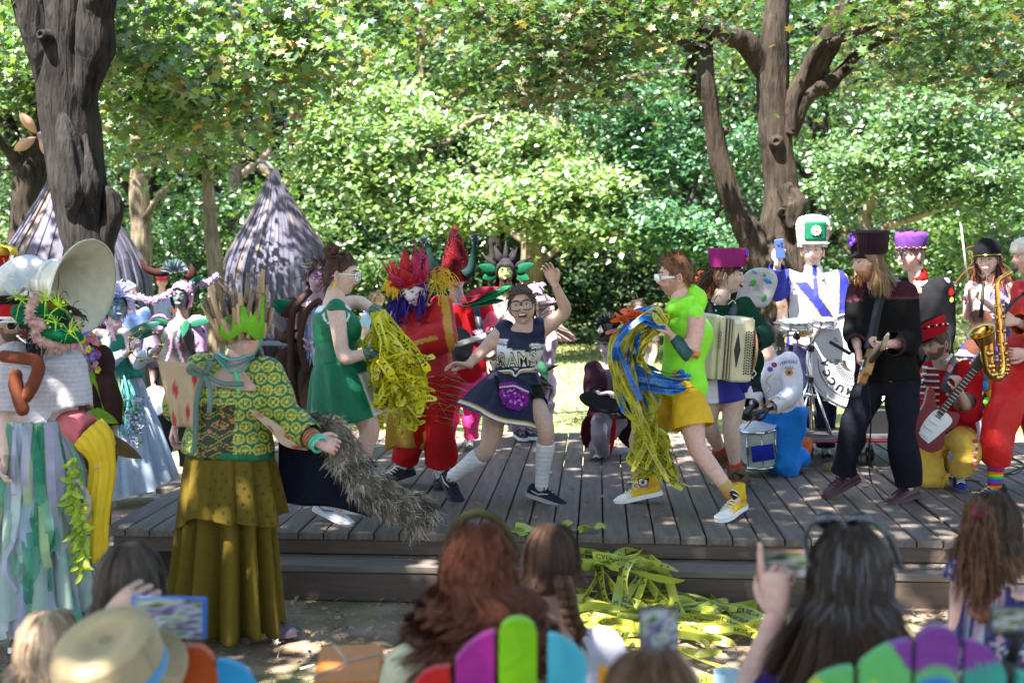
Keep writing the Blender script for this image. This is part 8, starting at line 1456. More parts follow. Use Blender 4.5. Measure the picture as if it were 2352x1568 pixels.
def tall_hat():
 D = 10.2
 F = Fig('bandsman in white and blue tunic with letter R and tall green-fronted fur hat',D,dict(hd=(1866,578,0),nk=(1868,622,.02),sl=(1808,644,.02),sr=(1926,644,0),el=(1782,672,-.08),wl=(1786,604,-.22),er=(1942,716,0),wr=(1935,790,-.12),hl=(1838,800),hr=(1896,800),kl=(1838,930),kr=(1896,930),al=(1838,1035),ar=(1896,1035),tl=(1832,1052,-.15),tr=(1902,1052,-.15)),'light',1.04,1.05)
 F.make_body(head=dict(rot=(-16,2,0),beard=(.06,.04,.03),beardk=.6),hands=[dict(a='l',d=(.1,-.1,1),pn=(.5,.8,0),side=1,curl=.6),dict(a='r',d=(0,-.3,-1),pn=(-1,0,0),side=-1)]); F.haircap(HAIRC['brown'],puff=1.02)
 wh = np.array([.52,.50,.53]); bl = np.array([.018,.022,.17]); yl = np.array([.62,.33,.02])
 def colf(s,V,N):
  x,y,d = s.tl(V); C = np.tile(bl,(len(V),1)); C[(np.abs(x) < .95)] = wh; b = x+2.0*(y-.70); C[(np.abs(b) < .32)*(y < .98)*(np.abs(x) < .95)*(d > 0)] = yl; C[(np.abs(b) < .25)*(y < .98)*(np.abs(x) < .95)*(d > 0)] = bl; C[(np.abs(x) < .1)*(y > .78)] = bl*1.6; C[y < .02] = bl; C[(y > .02)*(y < .04)] = yl
  for a,sg in (('r',1),('l',-1)): q = np.abs((V-F.J['s'+a])@np.array([0,1.,0])); m = (np.abs(x) > .98)*(np.sign(x) == sg)*(q < .035)*(y > .1)*(V[:,2] < F.J['s'+a][2]+.05); C[m] = yl
  return C
 j = F.wear('white_blue_tunic',[('torso',dict(t0=-.04,t1=1.04,infl=.04)),('arml',dict(t0=0,t1=.95,infl=[.03,.035,.03,.03])),('armr',dict(t0=0,t1=.95,infl=[.03,.04,.035,.03]))],wh,'cloth',.0085,.006,18,colf=colf,more=lambda mb: [mb.tube([F.S+(F.H-F.S)*.08,F.J['s'+a]],[.09,.085],10,round_=True) for a in 'lr']+[mb.tube([F.J['nk']+[0,0,-.04],F.J['nk']+[0,0,.045]],[.075,.072],12)])
 b = MB(); R = np.stack([[1,0,0],[0,0,1],[0,-1,0]],1).astype(float); wrap_text(j,b,'R',P(1899,644,D-.2),R,.068,.052,yl*.8,.004,.05); wrap_text(j,b,'R',P(1899,644,D-.2),R,.064,.048,(.02,.02,.05),.006,.025); b.build('letter','cloth',j)
 F.wear('navy_trousers',[('torso',dict(t0=-.14,t1=.1,infl=.016)),('legl',dict(t0=0,t1=.97,infl=.028)),('legr',dict(t0=0,t1=.97,infl=.028))],(.015,.015,.05))
 h = MB(); c = F.J['hd']+[0,0,.085]; r = np.random.default_rng(67); h.lathe([(.100,-.05),(.112,0),(.118,.10),(.118,.14),(.10,.178),(.05,.20),(0,.204)],c,None,30,(.50,.46,.40))
 for k in range(2600): a = r.uniform(0,6.28); z = r.uniform(-.05,.19); q = np.interp(z,[-.05,.1,.14,.178,.20],[.10,.118,.118,.10,.05]); p = c+np.array([math.cos(a)*q,math.sin(a)*q,z]); d = nrm([math.cos(a),math.sin(a),.25]); h.ribbon(np.array([p,p+d*.008,p+d*.014+[0,0,-.008]]),nrm(r.normal(size=3)),[.006,.005,.001],np.array((.52,.48,.42))*r.uniform(.8,1.15))
 o = h.build('fur_hat','fur',F.root); g = MB(); A = [[c+np.array([math.sin(t)*(.118+.008),-math.cos(t)*(.118+.010),z]) for t in np.linspace(-.72,.66,14)] for z in np.linspace(.0,.145,8)]; g.grid(np.array(A),(.008,.10,.05)); g.build('green_front','felt',o,solid=.01); e = MB(); p0 = c+[-.005,-.14,.075]
 for k in range(11): a = k*2*math.pi/11; e.ell(p0+np.array([math.cos(a)*.026,0,math.sin(a)*.026]),(.016,.005,.008),eul(0,0,-a),8,5,(.78,.76,.70))
 e.ell(p0+[0,-.005,0],(.014,.006,.014),None,10,6,(.30,.30,.05)); A = [[c+np.array([math.sin(t)*.11*k,-math.cos(t)*.12*k,-.005-.02*(k-1)*4]) for t in np.linspace(-1.1,1.1,13)] for k in (.95,1.1,1.2)]; e.grid(np.array(A),(.74,.72,.66)); e.build('daisy_and_peak','plastic',o)
 phone('blue phone held up by the bandsman in the tall hat',P(1791,572,D-.28),np.stack([nrm([-.93,.3,-.12]),nrm([-.12,0,1]),nrm([.3,.93,0])],1),.072,.148,.010,(.03,.06,.17),DARKSCR,cam=True)
 for a in 'lr': F.shoe(a,(.02,.02,.02),(.03,.03,.03))
tall_hat()
def drum_kit():
 D = 9.85; bd = thing('bass_drum','big white bass drum with black printed emblem on a wheeled cart','drum',P(1945,1000,D)); c = P(1966,829,D+.02); n = nrm([-.12,-1,.05]); R = frame(n,[1,0,0]); rad = .365
 m = MB(); m.lathe([(rad*.97,-.34),(rad*.97,.0)],c,R,56,(.50,.50,.52)); m.build('shell','paint',bd)
 for nm,z in (('drumhead',.004),('drumhead',-.344)): m = MB(); m.lathe([(rad*.955,z),(rad*.5,z+.001),(0,z+.001)],c,R,56,(.58,.57,.61)); m.build(nm,'plastic',bd)
 for z in (.0,-.34): m = MB(); m.lathe([(rad*1.02,z-.022),(rad*1.02,z+.014),(rad*.955,z+.014),(rad*.955,z+.002)],c,R,56,(.55,.54,.52)); m.build('hoop','chrome',bd)
 lt = MB(); U = lambda x,y: c+R@np.array([x,y,.0075]); ink = (.014,.014,.016)
 def arc(word,a0,a1,r0,hgt,up):
  for k,ch in enumerate(word):
   a = a0+(a1-a0)*k/(len(word)-1); p = c+R@np.array([math.cos(a)*r0,math.sin(a)*r0,.0078]); rad_ = R@np.array([math.cos(a),math.sin(a),0]); tan = R@np.array([math.sin(a),-math.cos(a),0]); text_on(lt,ch,p,np.stack([tan,rad_,n],1),hgt,ink,hgt*.95,.05)
 sgn = 1 if R[0,0] > 0 else -1
 arc('MUCCA',math.pi*1.44,math.pi*1.02,.235,.058,1)
 q = np.linspace(math.pi*.98,math.pi*1.5,26);
 for rr in (.282,.188): lt.tube([U(math.cos(a)*rr,math.sin(a)*rr) for a in q],.0025,4,ink)
 for k in range(15): a = math.pi*(.98+.035*k); lt.prism([(.075,-.002),(.16,-.004),(.16,.004),(.075,.002)],U(0,0),R@np.array([[math.cos(a),-math.sin(a),0],[math.sin(a),math.cos(a),0],[0,0,1]]),.001,ink)
 ol = smooth([(-.10,.17,0),(-.06,.20,0),(.0,.215,0),(.05,.20,0),(.07,.15,0),(.03,.05,0),(.02,-.02,0),(-.02,-.09,0),(-.05,-.02,0),(-.085,-.03,0),(-.06,.03,0),(-.09,.08,0),(-.13,.13,0),(-.10,.17,0)],50)[:-1,:2]; lt.prism(ol*.8,U(.02,.08),R,.001,ink); lt.prism([(-.09,-.012),(.09,-.012),(.09,.014),(-.09,.014)],U(-.12,.10),R@np.array([[.86,.5,0],[-.5,.86,0],[0,0,1]]),.001,ink); text_on(lt,'EST',U(-.15,.16),R@np.array([[.6,.8,0],[-.8,.6,0],[0,0,1]]),.018,ink,.045); text_on(lt,'MUSIC',U(.12,-.29),R,.022,ink,.09); lt.prism([(-.02,-.02),(.02,-.02),(.02,.02),(-.02,.02)],U(-.02,-.24),R,.001,ink); tag(lt.build('drum_print','plastic',bd),kind='stuff')
 for k in range(10): a = k*math.pi/5+.3; m = MB(); m.tube([c+R@np.array([math.cos(a)*rad*1.03,math.sin(a)*rad*1.03,z]) for z in (-.32,-.02)],.006,6,(.6,.6,.62)); m.build('tension_rod','chrome',bd)
 # toms and stand
 for lb,u,v,w_,dd in (('chrome tom drum on a stand left of the bass drum',1828,742,.115,-.1),('small chrome tom drum beside the bass drum top',1894,738,.085,.0)):
  t = thing('tom_drum',lb,'drum',P(u,v+20,D+dd)); drum_shell(t,P(u,v+4,D+dd),frame(nrm([-.02,-.10,1])),w_,.055,(.58,.58,.6),(.66,.66,.70),6)
 st = thing('drum_stand','chrome drum hardware stand with clamps and tripod legs','stand',P(1862,1000,D)); ch = (.6,.6,.62)
 for pts,rr in (([(1862,750,-.05),(1862,985,-.05)],.012),([(1828,760,-.1),(1832,790,-.08),(1862,800,-.05)],.010),([(1862,880,-.05),(1835,985,-.2)],.008),([(1868,880,-.05),(1912,1005,-.2)],.009),([(1862,890,-.05),(1880,985,.2)],.009),([(1858,870,-.1),(1830,955,-.15)],.007),([(1800,770,-.1),(1862,772,-.06)],.012),([(1850,905,-.08),(1875,910,-.08)],.016)): m = MB(); m.tube(pts_px(pts,D),rr,8,ch); m.build('tube','chrome',st)
 m = MB(); m.tube(pts_px([(1836,766,-.14),(1868,760,-.14)],D),.022,10,(.70,.42,.04)); m.build('yellow_grip','plastic',st); m = MB()
 for u,v in ((1862,800),(1830,772),(1860,872),(1814,798),(1850,940)): m.box(P(u,v,D-.09),(.022,.02,.025),eul(.3,.2,.1),(.03,.03,.03),.005)
 tag(m.build('clamp','plastic',st,False),kind='stuff')
 ct = thing('drum_cart','low wheeled cart platform carrying the drums','cart',P(1940,1030,D)); m = MB(); m.box(P(1938,998,D-.02),(.36,.30,.018),eul(.06),(.055,.05,.055),.008); m.build('platform','plastic',ct,False); m = MB(); m.box(P(1938,998,D-.02)+[0,0,-.006],(.366,.306,.008),eul(.06),(.30,.02,.03),.004); m.build('red_edge','plastic',ct,False)
 for u,dy in ((1978,-.24),(1998,-.05),(1848,-.24),(1858,.2)): w = MB(); p = P(u,1022,D+dy); p[2] = DECK+.055; w.lathe([(.02,-.016),(.052,-.016),(.055,-.008),(.055,.008),(.052,.016),(.02,.016)],p,frame([1,.2,0]),22,(.03,.03,.03)); w.lathe([(.0,-.012),(.03,-.012),(.03,.012),(0,.012)],p,frame([1,.2,0]),14,(.3,.3,.3)); w.box(p+[0,0,.055],(.012,.03,.02),None,(.3,.3,.3),.003); w.build('caster_wheel','rubber',ct)
 m = MB(); m.box(P(2010,965,D+.05),(.11,.14,.10),None,(.01,.01,.011),.01); m.build('black_case','leather',ct,False); tm = thing('red_tambourine','red jingle tambourine lying under the drum cart','tambourine',P(1925,1028,D-.3)); p = P(1925,1028,D-.5); p[2] = DECK+.03; tambourine(tm,p,[0,0,1],.10,None)
drum_kit()
def purple_hat():
 D = 9.6
 F = Fig('smiling man in purple velvet cap, dark glasses and black patched jacket',D,dict(hd=(2092,588,0),nk=(2110,632,.03),sl=(2072,660,.12),sr=(2162,662,-.04),el=(2066,750,0),wl=(2060,830,-.1),er=(2172,750,0),wr=(2160,830,-.1),hl=(2100,828),hr=(2156,828),kl=(2100,950),kr=(2156,950),al=(2100,1060),ar=(2156,1060),tl=(2090,1078,-.15),tr=(2146,1078,-.15)),'pink',1.03)
 F.facing = np.array([-.8,-.6,0]); F.make_body(head=dict(rot=(-66,0,0),mouth='smile'),hands=[dict(a='l',d=(0,-.3,-1),pn=(1,0,0)),dict(a='r',d=(0,-.3,-1),pn=(-1,0,0),side=-1)]); F.haircap((.18,.12,.08),puff=1.01); glasses(F,(.02,.02,.02),(.008,.008,.008),lm='darkglass')
 j = F.wear('black_jacket',[('torso',dict(t0=-.08,t1=1.0,infl=.035)),('arml',dict(t0=0,t1=.95,infl=.03)),('armr',dict(t0=0,t1=.95,infl=.034))],(.010,.010,.012),'felt',more=lambda mb: [mb.tube([F.S+(F.H-F.S)*.1,F.J['s'+a]],[.09,.09],10,round_=True) for a in 'lr']); F.wear('red_collar',[],(.42,.015,.015),'felt',more=lambda mb: mb.tube([F.J['nk']+[0,0,-.04],F.J['nk']+[-.01,0,.05]],[.070,.062],14)); b = MB()
 wrap_strip(j,b,[P(2104,652,D-.2),P(2120,656,D-.2)],[-.2,-1,.3],.035,(.6,.6,.62)); wrap_strip(j,b,[P(2104,657,D-.2),P(2120,661,D-.2)],[-.2,-1,.3],.015,(.62,.42,.04),.006); wrapdisc(j,b,P(2158,672,D),.03,(.55,.02,.02),[.5,-1,.1]); wrapdisc(j,b,P(2150,645,D),.022,(.55,.55,.58),[.5,-1,.1]); wrapdisc(j,b,P(2160,690,D),.02,(.6,.6,.1),[.5,-1,.1]); tag(b.build('patches','cloth',j),kind='stuff'); F.wear('trousers',[('torso',dict(t0=-.14,t1=.1,infl=.016)),('legl',dict(t0=0,t1=.97,infl=.028)),('legr',dict(t0=0,t1=.97,infl=.028))],(.015,.015,.02))
 h = MB(); R = headR(-66,0,0); c = F.J['hd']+R[:,2]*.045; pv = np.array((.085,.03,.16)); h.lathe([(.106,0),(.112,.03),(.118,.09),(.112,.125),(.06,.13),(0,.125)],c,R,40,pv,.88,1.08); V = h.V[-1]; h.V[-1] = V+R[:,2]*(.008*np.sin(np.arange(len(V))*.9))[:,None]; o = h.build('velvet_cap','velvet',F.root); g = MB()
 for k in range(26): a = k*2*math.pi/26; g.ell(c+R@np.array([math.cos(a)*.1*.98,math.sin(a)*.117,.012+.006*(k % 2)]),(.009,.009,.008),None,6,4,(.5,.32,.04))
 g.build('gold_braid','brass',o); p = MB(); r = np.random.default_rng(3); b0 = c+R@np.array([0,-.0,.12])
 for k in range(260): d = nrm([r.normal(),r.normal()*.5,1]); q = b0+R@np.array([r.normal()*.02,r.uniform(-.05,.09),0]); p.ribbon(np.array([q,q+d*.03,q+d*.05]),nrm(r.normal(size=3)),[.006,.005,.001],(.010,.012,.012))
 p.build('black_plume','fur',o)
 for a in 'lr': F.shoe(a,(.02,.02,.02),(.03,.03,.03))
purple_hat()
def red_kneeler():
 D = 8.8
 F = Fig('kneeling guitarist in red braided jacket, red shako and yellow trousers',D,dict(hd=(2150,788,-.02),nk=(2166,826,.02),sl=(2136,856,.1),sr=(2222,856,-.06),el=(2116,930,.0),wl=(2106,968,-.2),er=(2228,950,-.12),wr=(2206,902,-.32),hl=(2142,1000,.06),hr=(2196,1000,.0),kl=(2134,1112,-.08),kr=(2224,1036,-.3),al=(2160,1090,.28),ar=(2204,1092,-.12),tl=(2180,1110,.36),tr=(2208,1124,-.28)),'warm',1.02)
 F.facing = np.array([-.5,-.85,0]); F.make_body(head=dict(rot=(-62,-12,4),beard=(.06,.05,.045),beardk=.8),hands=[dict(a='r',d=(-.2,-.1,1),pn=(-.5,.6,0),side=1,curl=.6),dict(a='l',d=(.1,-.3,-.8),pn=(.5,.6,0),curl=.5)]); F.haircap((.10,.07,.055),puff=1.02)
 rd = np.array([.40,.010,.018]); j = F.wear('red_jacket',[('torso',dict(t0=.08,t1=1.02,infl=.035)),('arml',dict(t0=0,t1=.95,infl=.03)),('armr',dict(t0=0,t1=.78,infl=[.035,.045,.04,.04]))],rd,'felt',.011,.007,20,colf=lambda s,V,N: np.where(((s.tl(V)[1] < .22)*(np.abs(s.tl(V)[0]) < .8))[:,None],np.array([.012,.012,.012]),rd),more=lambda mb: [mb.tube([F.S+(F.H-F.S)*.1,F.J['s'+a]],[.088,.088],10,round_=True) for a in 'lr']); b = MB(); n = [-.15,-1,.1]
 for k in range(7): v = 842+k*15; wrap_strip(j,b,[P(2118+k,v,D-.2),P(2140,v+2,D-.2),P(2164,v+3,D-.2)],n,.012,(.62,.60,.62),.004); wrap_strip(j,b,[P(2118+k,v+6,D-.2),P(2164,v+9,D-.2)],n,.010,(.012,.012,.014),.004); wrapdisc(j,b,P(2168,v+3,D),.010,(.6,.6,.6),n); wrapdisc(j,b,P(2120+k,v,D),.010,(.6,.6,.6),n)
 wrap_strip(j,b,[P(2158,836,D-.2),P(2176,826,D-.2),P(2188,812,D-.2)],n,.02,(.6,.6,.6),.004); leafblade(b,P(2186,838,D-.2),P(2176,856,D-.24),.05,(.62,.22,.20),n=[0,-1,0]); b.build('braid','satin',j); F.wear('blue_sash',[('torso',dict(t0=-.02,t1=.16,infl=.03,closed=True))],(.02,.20,.48),'satin',wf=40); F.wear('yellow_trousers',[('torso',dict(t0=-.14,t1=.05,infl=.022)),('legl',dict(t0=0,t1=.97,infl=[.02,.03,.035,.03,.03])),('legr',dict(t0=0,t1=.85,infl=[.02,.03,.035,.03]))],(.60,.36,.06),'cloth',.012,.010,20)
 t = MB();
 for k in range(7): q = P(2240+2*math.sin(k),1012+k*9,D-.34); t.box(q,(.012,.012,.010),eul(k),(.66,.62,.66) if k % 2 else (.5,.04,.06),.003)
 t.build('knee_trim','cloth',F.root); F.shoe('r',(.02,.025,.16),(.05,.045,.05),laces=(.6,.6,.6)); F.shoe('l',(.02,.025,.16),(.05,.045,.05))
 h = MB(); R = headR(-62,-18,-18); c = F.J['hd']+R[:,2]*.05; h.lathe([(.108,0),(.11,.02),(.128,.11)],c,R,36,(.42,.012,.018),.9,1.08); h.lathe([(.128,.11),(.125,.12),(0,.115)],c,R,36,(.012,.012,.014),.9,1.08); o = h.build('red_shako','felt',F.root); g = MB(); A = [[c+R@np.array([math.sin(q)*.1*k,.05+math.cos(q)*.075*k,-.0-.035*(k-.55)]) for q in np.linspace(-1.4,1.4,15)] for k in (.6,.9,1.2)]; g.grid(np.array(A),(.01,.01,.012)); g.build('peak','leather',o,solid=.004); g = MB()
 for k in range(30): a = k*2*math.pi/30; z = .055+.03*math.sin(a); g.ell(c+R@np.array([math.cos(a)*.122*.9,math.sin(a)*.122*1.08,z]),(.010,)*3,None,6,4,(.012,.012,.014) if k % 2 else (.6,.6,.6))
 g.lathe([(0,.008),(.03,.004),(.035,0)],c+R@np.array([0,.125,.06]),np.stack([R[:,0],R[:,2],R[:,1]],1),16,(.6,.6,.62)); g.build('braid_and_badge','chrome',o)
 gt = thing('electric_guitar','dark red electric guitar with white pickguard on the kneeling player','guitar',P(2140,1000,D-.35)); bo = P(2144,965,D-.34); hd = P(2240,842,D-.38); ax = nrm(hd-bo); up = nrm(np.cross([0,-1,.05],ax)); R = np.stack([ax,nrm(np.cross(np.cross(ax,[0,-1,.1]),ax))*0+up,np.cross(ax,up)],1)
 ol = [(-.20,.0),(-.19,.10),(-.10,.155),(-.02,.12),(.04,.115),(.15,.16),(.16,.12),(.09,.05),(.10,-.03),(.13,-.10),(.06,-.13),(-.02,-.105),(-.10,-.15),(-.18,-.11)]; q = smooth([(x,y,0) for x,y in ol+[ol[0]]],56)[:-1,:2]; m = MB(); m.prism(q,bo,R,.044,(.16,.010,.014)); m.build('body','paint',gt,False); n2 = R[:,2] if R[1,2] < 0 else -R[:,2]
 m = MB(); pg = smooth([(-.14,-.06,0),(-.05,-.08,0),(.07,-.09,0),(.08,.02,0),(.0,.05,0),(-.12,.03,0),(-.14,-.06,0)],30)[:-1,:2]; m.prism(pg,bo+n2*.0235,R,.003,(.66,.64,.66)); m.build('pickguard','plastic',gt,False); m = MB(); L = np.linalg.norm(hd-bo); m.box(bo+ax*(L*.55)+n2*.022,(L*.48,.022,.010),R,(.035,.022,.018),.003)
 for k in range(16): m.box(bo+ax*(L*(.12+.055*k))+n2*.033,(.0014,.021,.001),R,(.6,.6,.55))
 m.box(hd+ax*.05+n2*.02,(.075,.035,.008),R,(.05,.04,.03),.004)
 for k in range(6): m.ell(hd+ax*(.0+.022*k)+up*.045+n2*.015,(.008,.008,.010),None,7,5,(.6,.6,.62))
 m.build('neck','wood',gt,False); m = MB()
 for k in range(3): m.box(bo+ax*(-.06+.05*k)+n2*.027,(.009,.034,.005),R,(.62,.6,.6),.003)
 m.box(bo-ax*.11+n2*.027,(.014,.036,.006),R,(.6,.6,.62),.003); m.build('pickups','plastic',gt,False); m = MB(); m.ribbon(smooth(pts_px([(2170,900,-.37),(2178,868,-.3),(2190,840,-.1),(2196,826,.05)],D),14),[-.2,-1,.1],.06,(.012,.012,.014)); m.build('strap','leather',gt,solid=.004)
red_kneeler()
def violinist():
 D = 10.0; r = np.random.default_rng(71)
 F = Fig('red-haired violinist in black riding helmet and purple cheerleader dress',D,dict(hd=(2268,598,0),nk=(2274,640,.02),sl=(2232,664,.04),sr=(2312,662,0),el=(2222,730,-.1),wl=(2228,694,-.26),er=(2318,734,-.06),wr=(2258,690,-.26),hl=(2246,790),hr=(2298,790),kl=(2246,900),kr=(2298,900),al=(2250,1010),ar=(2300,1010),tl=(2245,1028,-.14),tr=(2305,1028,-.14)),'fair',.97,.95,fem=True)
 F.make_body(head=dict(rot=(-30,0,-3),mouth='smile',lips=(.5,.1,.1)),hands=[dict(a='l',d=(.1,-.2,.9),pn=(.6,.5,0),side=1,curl=.7),dict(a='r',d=(-.5,-.1,.6),pn=(-.3,.6,0),side=-1,curl=.7)]); hc = (.16,.045,.025)
 F.haircap(hc,puff=1.05,strands=100,slen=.15,grav=.7,extra=lambda mb,L,R: strand_set(mb,[L([s*.075,r.uniform(-.09,.0),r.uniform(-.06,.02)]) for s in (1,-1) for _ in range(240)],[np.array([.1,0,-1])]*480,.32,.4,.007,hc,r,curl=.006))
 pu = np.array([.035,.018,.16]); wh = np.array([.68,.66,.70])
 F.wear('cheer_top',[('torso',dict(t0=.1,t1=1.02,infl=.016))],pu,'satin',colf=lambda s,V,N: np.where((((s.tl(V)[1]+.25*np.abs(s.tl(V)[0])) % .24 < .09)*(s.tl(V)[1] > .35))[:,None],wh,np.where(((s.tl(V)[1] > .45)*(s.tl(V)[0] < -.2))[:,None],wh,pu)),more=lambda mb: [mb.tube([F.S+(F.H-F.S)*.12,F.J['s'+a]+[0,0,.01]],[.06,.05],10,round_=True) for a in 'lr'])
 m = MB(); skirt(m,(F.H+(F.S-F.H)*.2,.12,.10),(P(2266,826,D),.23,.2),10,.10,18,100,pu,lambda t,q: wh if .76 < t < .82 or .88 < t < .94 else pu,.9,.01,3); m.build('skirt','satin',F.root,solid=.003); h = MB(); R = headR(-30,0,-3); c = F.J['hd']+R[:,2]*.025; h.lathe([(.112,.0),(.118,.03),(.110,.08),(.08,.125),(.04,.145),(0,.15)],c,R,32,(.008,.008,.010),.88,1.06); A = [[c+R@np.array([math.sin(q)*.095*k,.06+math.cos(q)*.065*k,.012-.02*(k-.55)]) for q in np.linspace(-1.4,1.4,15)] for k in (.6,.9,1.15)]; h.grid(np.array(A),(.008,.008,.010)); o = h.build('riding_helmet','velvet',F.root); g = MB(); L = lambda q: np.asarray(q)@(F.hR).T+F.J['hd']
 g.tube([L([math.sin(q)*.1,.02+math.cos(q)*.1,.04]) for q in np.linspace(-1.5,1.5,14)],.005,5,(.5,.32,.08)); g.ell(L([.1,.01,.05]),(.018,.018,.018),None,8,6,(.55,.36,.08)); g.build('gold_trim','brass',o); g = MB(); g.tube(smooth([L([.095,.0,.02]),L([.08,.03,-.06]),L([.02,.07,-.125]),L([-.08,.03,-.06]),L([-.095,0,.02])],18),.006,5,(.012,.012,.012)); g.build('chin_strap','leather',o); e = MB(); e.ell(L([.045,.085,-.02]),(.009,)*3,None,8,6,(.7,.7,.8)); e.build('face_jewel','sequin',F.root); s = MB()
 for a,b in (((2214,690),(2238,664)),((2216,700),(2240,680)),((2232,668),(2222,690))): leafblade(s,P(*a,D-.22),P(*b,D-.2),.06,(.66,.08,.40),n=[0,-1,.2])
 s.build('pink_scarf','satin',F.root)
 v = thing('violin','dark violin held upright by the red-haired violinist','violin',P(2248,780,D-.3)); b0 = P(2250,760,D-.3); e0 = P(2256,690,D-.3); ax = nrm(e0-b0); m = MB(); ol = [(-.17,0),(-.16,.07),(-.10,.095),(-.04,.055),(.02,.058),(.08,.085),(.14,.06),(.16,0),(.14,-.06),(.08,-.085),(.02,-.058),(-.04,-.055),(-.10,-.095),(-.16,-.07)]; q = smooth([(x,y,0) for x,y in ol+[ol[0]]],44)[:-1,:2]; R = frame(nrm([-.4,-1,.1]),ax); m.prism(q,b0,R,.045,(.10,.035,.02)); m.build('body','paint',v,False); m = MB(); m.tube([b0+ax*.1+R[:,2]*.03,b0+ax*.36+R[:,2]*.03],.014,8,(.02,.015,.012)); m.ell(b0+ax*.39+R[:,2]*.03,(.018,.014,.022),None,8,6,(.06,.03,.02)); m.build('neck','wood',v); bw = thing('violin_bow','thin violin bow pointing straight up beside the helmet','bow',P(2228,692,D-.3)); m = MB(); m.tube([P(2230,720,D-.32),P(2205,510,D-.3)],.0045,6,(.22,.18,.15)); m.build('stick','wood',bw); m = MB(); m.tube([P(2232,712,D-.335),P(2208,516,D-.315)],.0022,4,(.5,.48,.42)); m.build('hair','cloth',bw)
 for a in 'lr': F.wear('sock',[('leg'+a,dict(t0=.6,t1=1.,infl=.008))],(.5,.45,.55),'knit'); F.shoe(a,(.02,.02,.02),(.03,.03,.03))
 w = MB()
 for a,b,wd,c in [((2300,820),(2258,842),.2,(.60,.17,.03)),((2300,850),(2262,905),.26,(.58,.16,.03)),((2300,900),(2250,938),.26,(.09,.05,.035)),((2295,930),(2255,952),.16,(.07,.04,.03))]: leafblade(w,P(*a,D-.05),P(*b,D-.12),wd,c,n=[.1,-1,.1])
 for (u,v_),c in (((2268,862),(.03,.25,.6)),((2262,885),(.03,.25,.6)),((2266,922),(.15,.45,.05)),((2274,905),(.6,.3,.03))): w.ell(P(u,v_,D-.16),(.022,.008,.03),None,10,6,c)
 w.build('petal_bustle','felt',F.root,solid=.01)
violinist()
def saxophonist():
 D = 8.6
 F = Fig('saxophonist in red suit with rainbow striped sock at the right edge',D,dict(hd=(2362,590,0),nk=(2380,640),sl=(2352,668,.14),sr=(2440,672,-.05),el=(2388,760,-.1),wl=(2332,738,-.26),er=(2440,790,-.1),wr=(2360,812,-.28),hl=(2340,850,.06),hr=(2392,852,0),kl=(2296,982,-.12),kr=(2380,980,.05),al=(2284,1118,-.05),ar=(2420,1090,.2),tl=(2236,1150,-.1),tr=(2400,1120,.15)),'pink',1.03)
 F.facing = np.array([-1,-.3,0]); F.make_body(head=dict(rot=(-84,-4,0)),hands=[dict(a='l',d=(-1,-.05,.1),pn=(-.1,.9,-.2),side=-1,curl=.45),dict(a='r',d=(-1,-.1,.0),pn=(0,.9,0),curl=.5)]); F.haircap((.4,.35,.3),puff=1.05)
 rd = np.array([.46,.012,.010]); og = np.array([.62,.13,.02]); F.wear('red_coat',[('torso',dict(t0=-.02,t1=1.04,infl=.03)),('arml',dict(t0=0,t1=.95,infl=[.03,.04,.04,.035])),('armr',dict(t0=0,t1=.95,infl=.035))],rd,'satin',.012,.008,20,colf=lambda s,V,N: np.where((np.linalg.norm(V-(F.J['wl']*.62+F.J['el']*.38),axis=1) < .13)[:,None],og,rd)); F.wear('red_trousers',[('torso',dict(t0=-.14,t1=.1,infl=.02)),('legl',dict(t0=0,t1=.80,infl=[.03,.045,.05,.045])),('legr',dict(t0=0,t1=.9,infl=.035))],rd*[1.1,1,1],'satin',.012,.010,20)
 rb = [(.45,.02,.02),(.62,.28,.02),(.70,.60,.05),(.05,.40,.08),(.03,.10,.50),(.22,.05,.40)]
 def rain(s,V,N): k = ((F.J['kl'][2]-V[:,2])/.0155).astype(int) % 6; return np.array(rb)[k]
 F.wear('rainbow_sock',[('legl',dict(t0=.76,t1=1.,infl=.010))],rd,'knit',.009,.001,colf=rain); F.wear('red_sock',[('legr',dict(t0=.85,t1=1.,infl=.010))],rd,'knit'); F.shoe('l',(.02,.02,.02),(.03,.03,.03)); F.shoe('r',(.02,.02,.02),(.03,.03,.03)); h = MB(); h.lathe([(.105,.03),(.115,.05),(.10,.10),(.05,.13),(0,.135)],F.J['hd'],F.hR,24,(.55,.50,.42),.88,1.05); h.build('flat_cap','cloth',F.root)
 sx = thing('saxophone','shiny brass alto saxophone played by the man in red','saxophone',P(2290,862,D-.25)); gd = (.60,.36,.10); Z = -.27
 nb = smooth(pts_px([(2336,618,Z+.05),(2312,630,Z),(2294,644,Z),(2289,662,Z)],D),14); bd = smooth(pts_px([(2289,655,Z),(2294,720,Z),(2300,800,Z),(2304,840,Z),(2296,862,Z),(2280,862,Z),(2270,838,Z),(2266,800,Z),(2262,782,Z)],D),44)
 m = MB(); m.tube(nb,np.linspace(.011,.016,14),12,gd); m.build('neck','brass',sx); m = MB(); m.tube(nb[:5],[.012,.013,.0125,.011,.010],10,(.012,.012,.012)); m.build('mouthpiece','rubber',sx); m = MB(); m.tube(bd,np.interp(np.linspace(0,1,44),[0,.5,.75,.95,1],[.016,.030,.040,.052,.058]),18,gd,caps=False); m.build('body','brass',sx)
 e = bd[-1]; ax = nrm(bd[-1]-bd[-4]); ax = nrm(ax+np.array([-.25,-.3,0])); R = frame(ax); m = MB(); m.lathe([(.056,-.01),(.062,.03),(.076,.06),(.098,.075),(.098,.079),(.074,.064),(.058,.03),(.05,-.01)],e,R,30,gd); m.build('bell','brass',sx); k_ = MB()
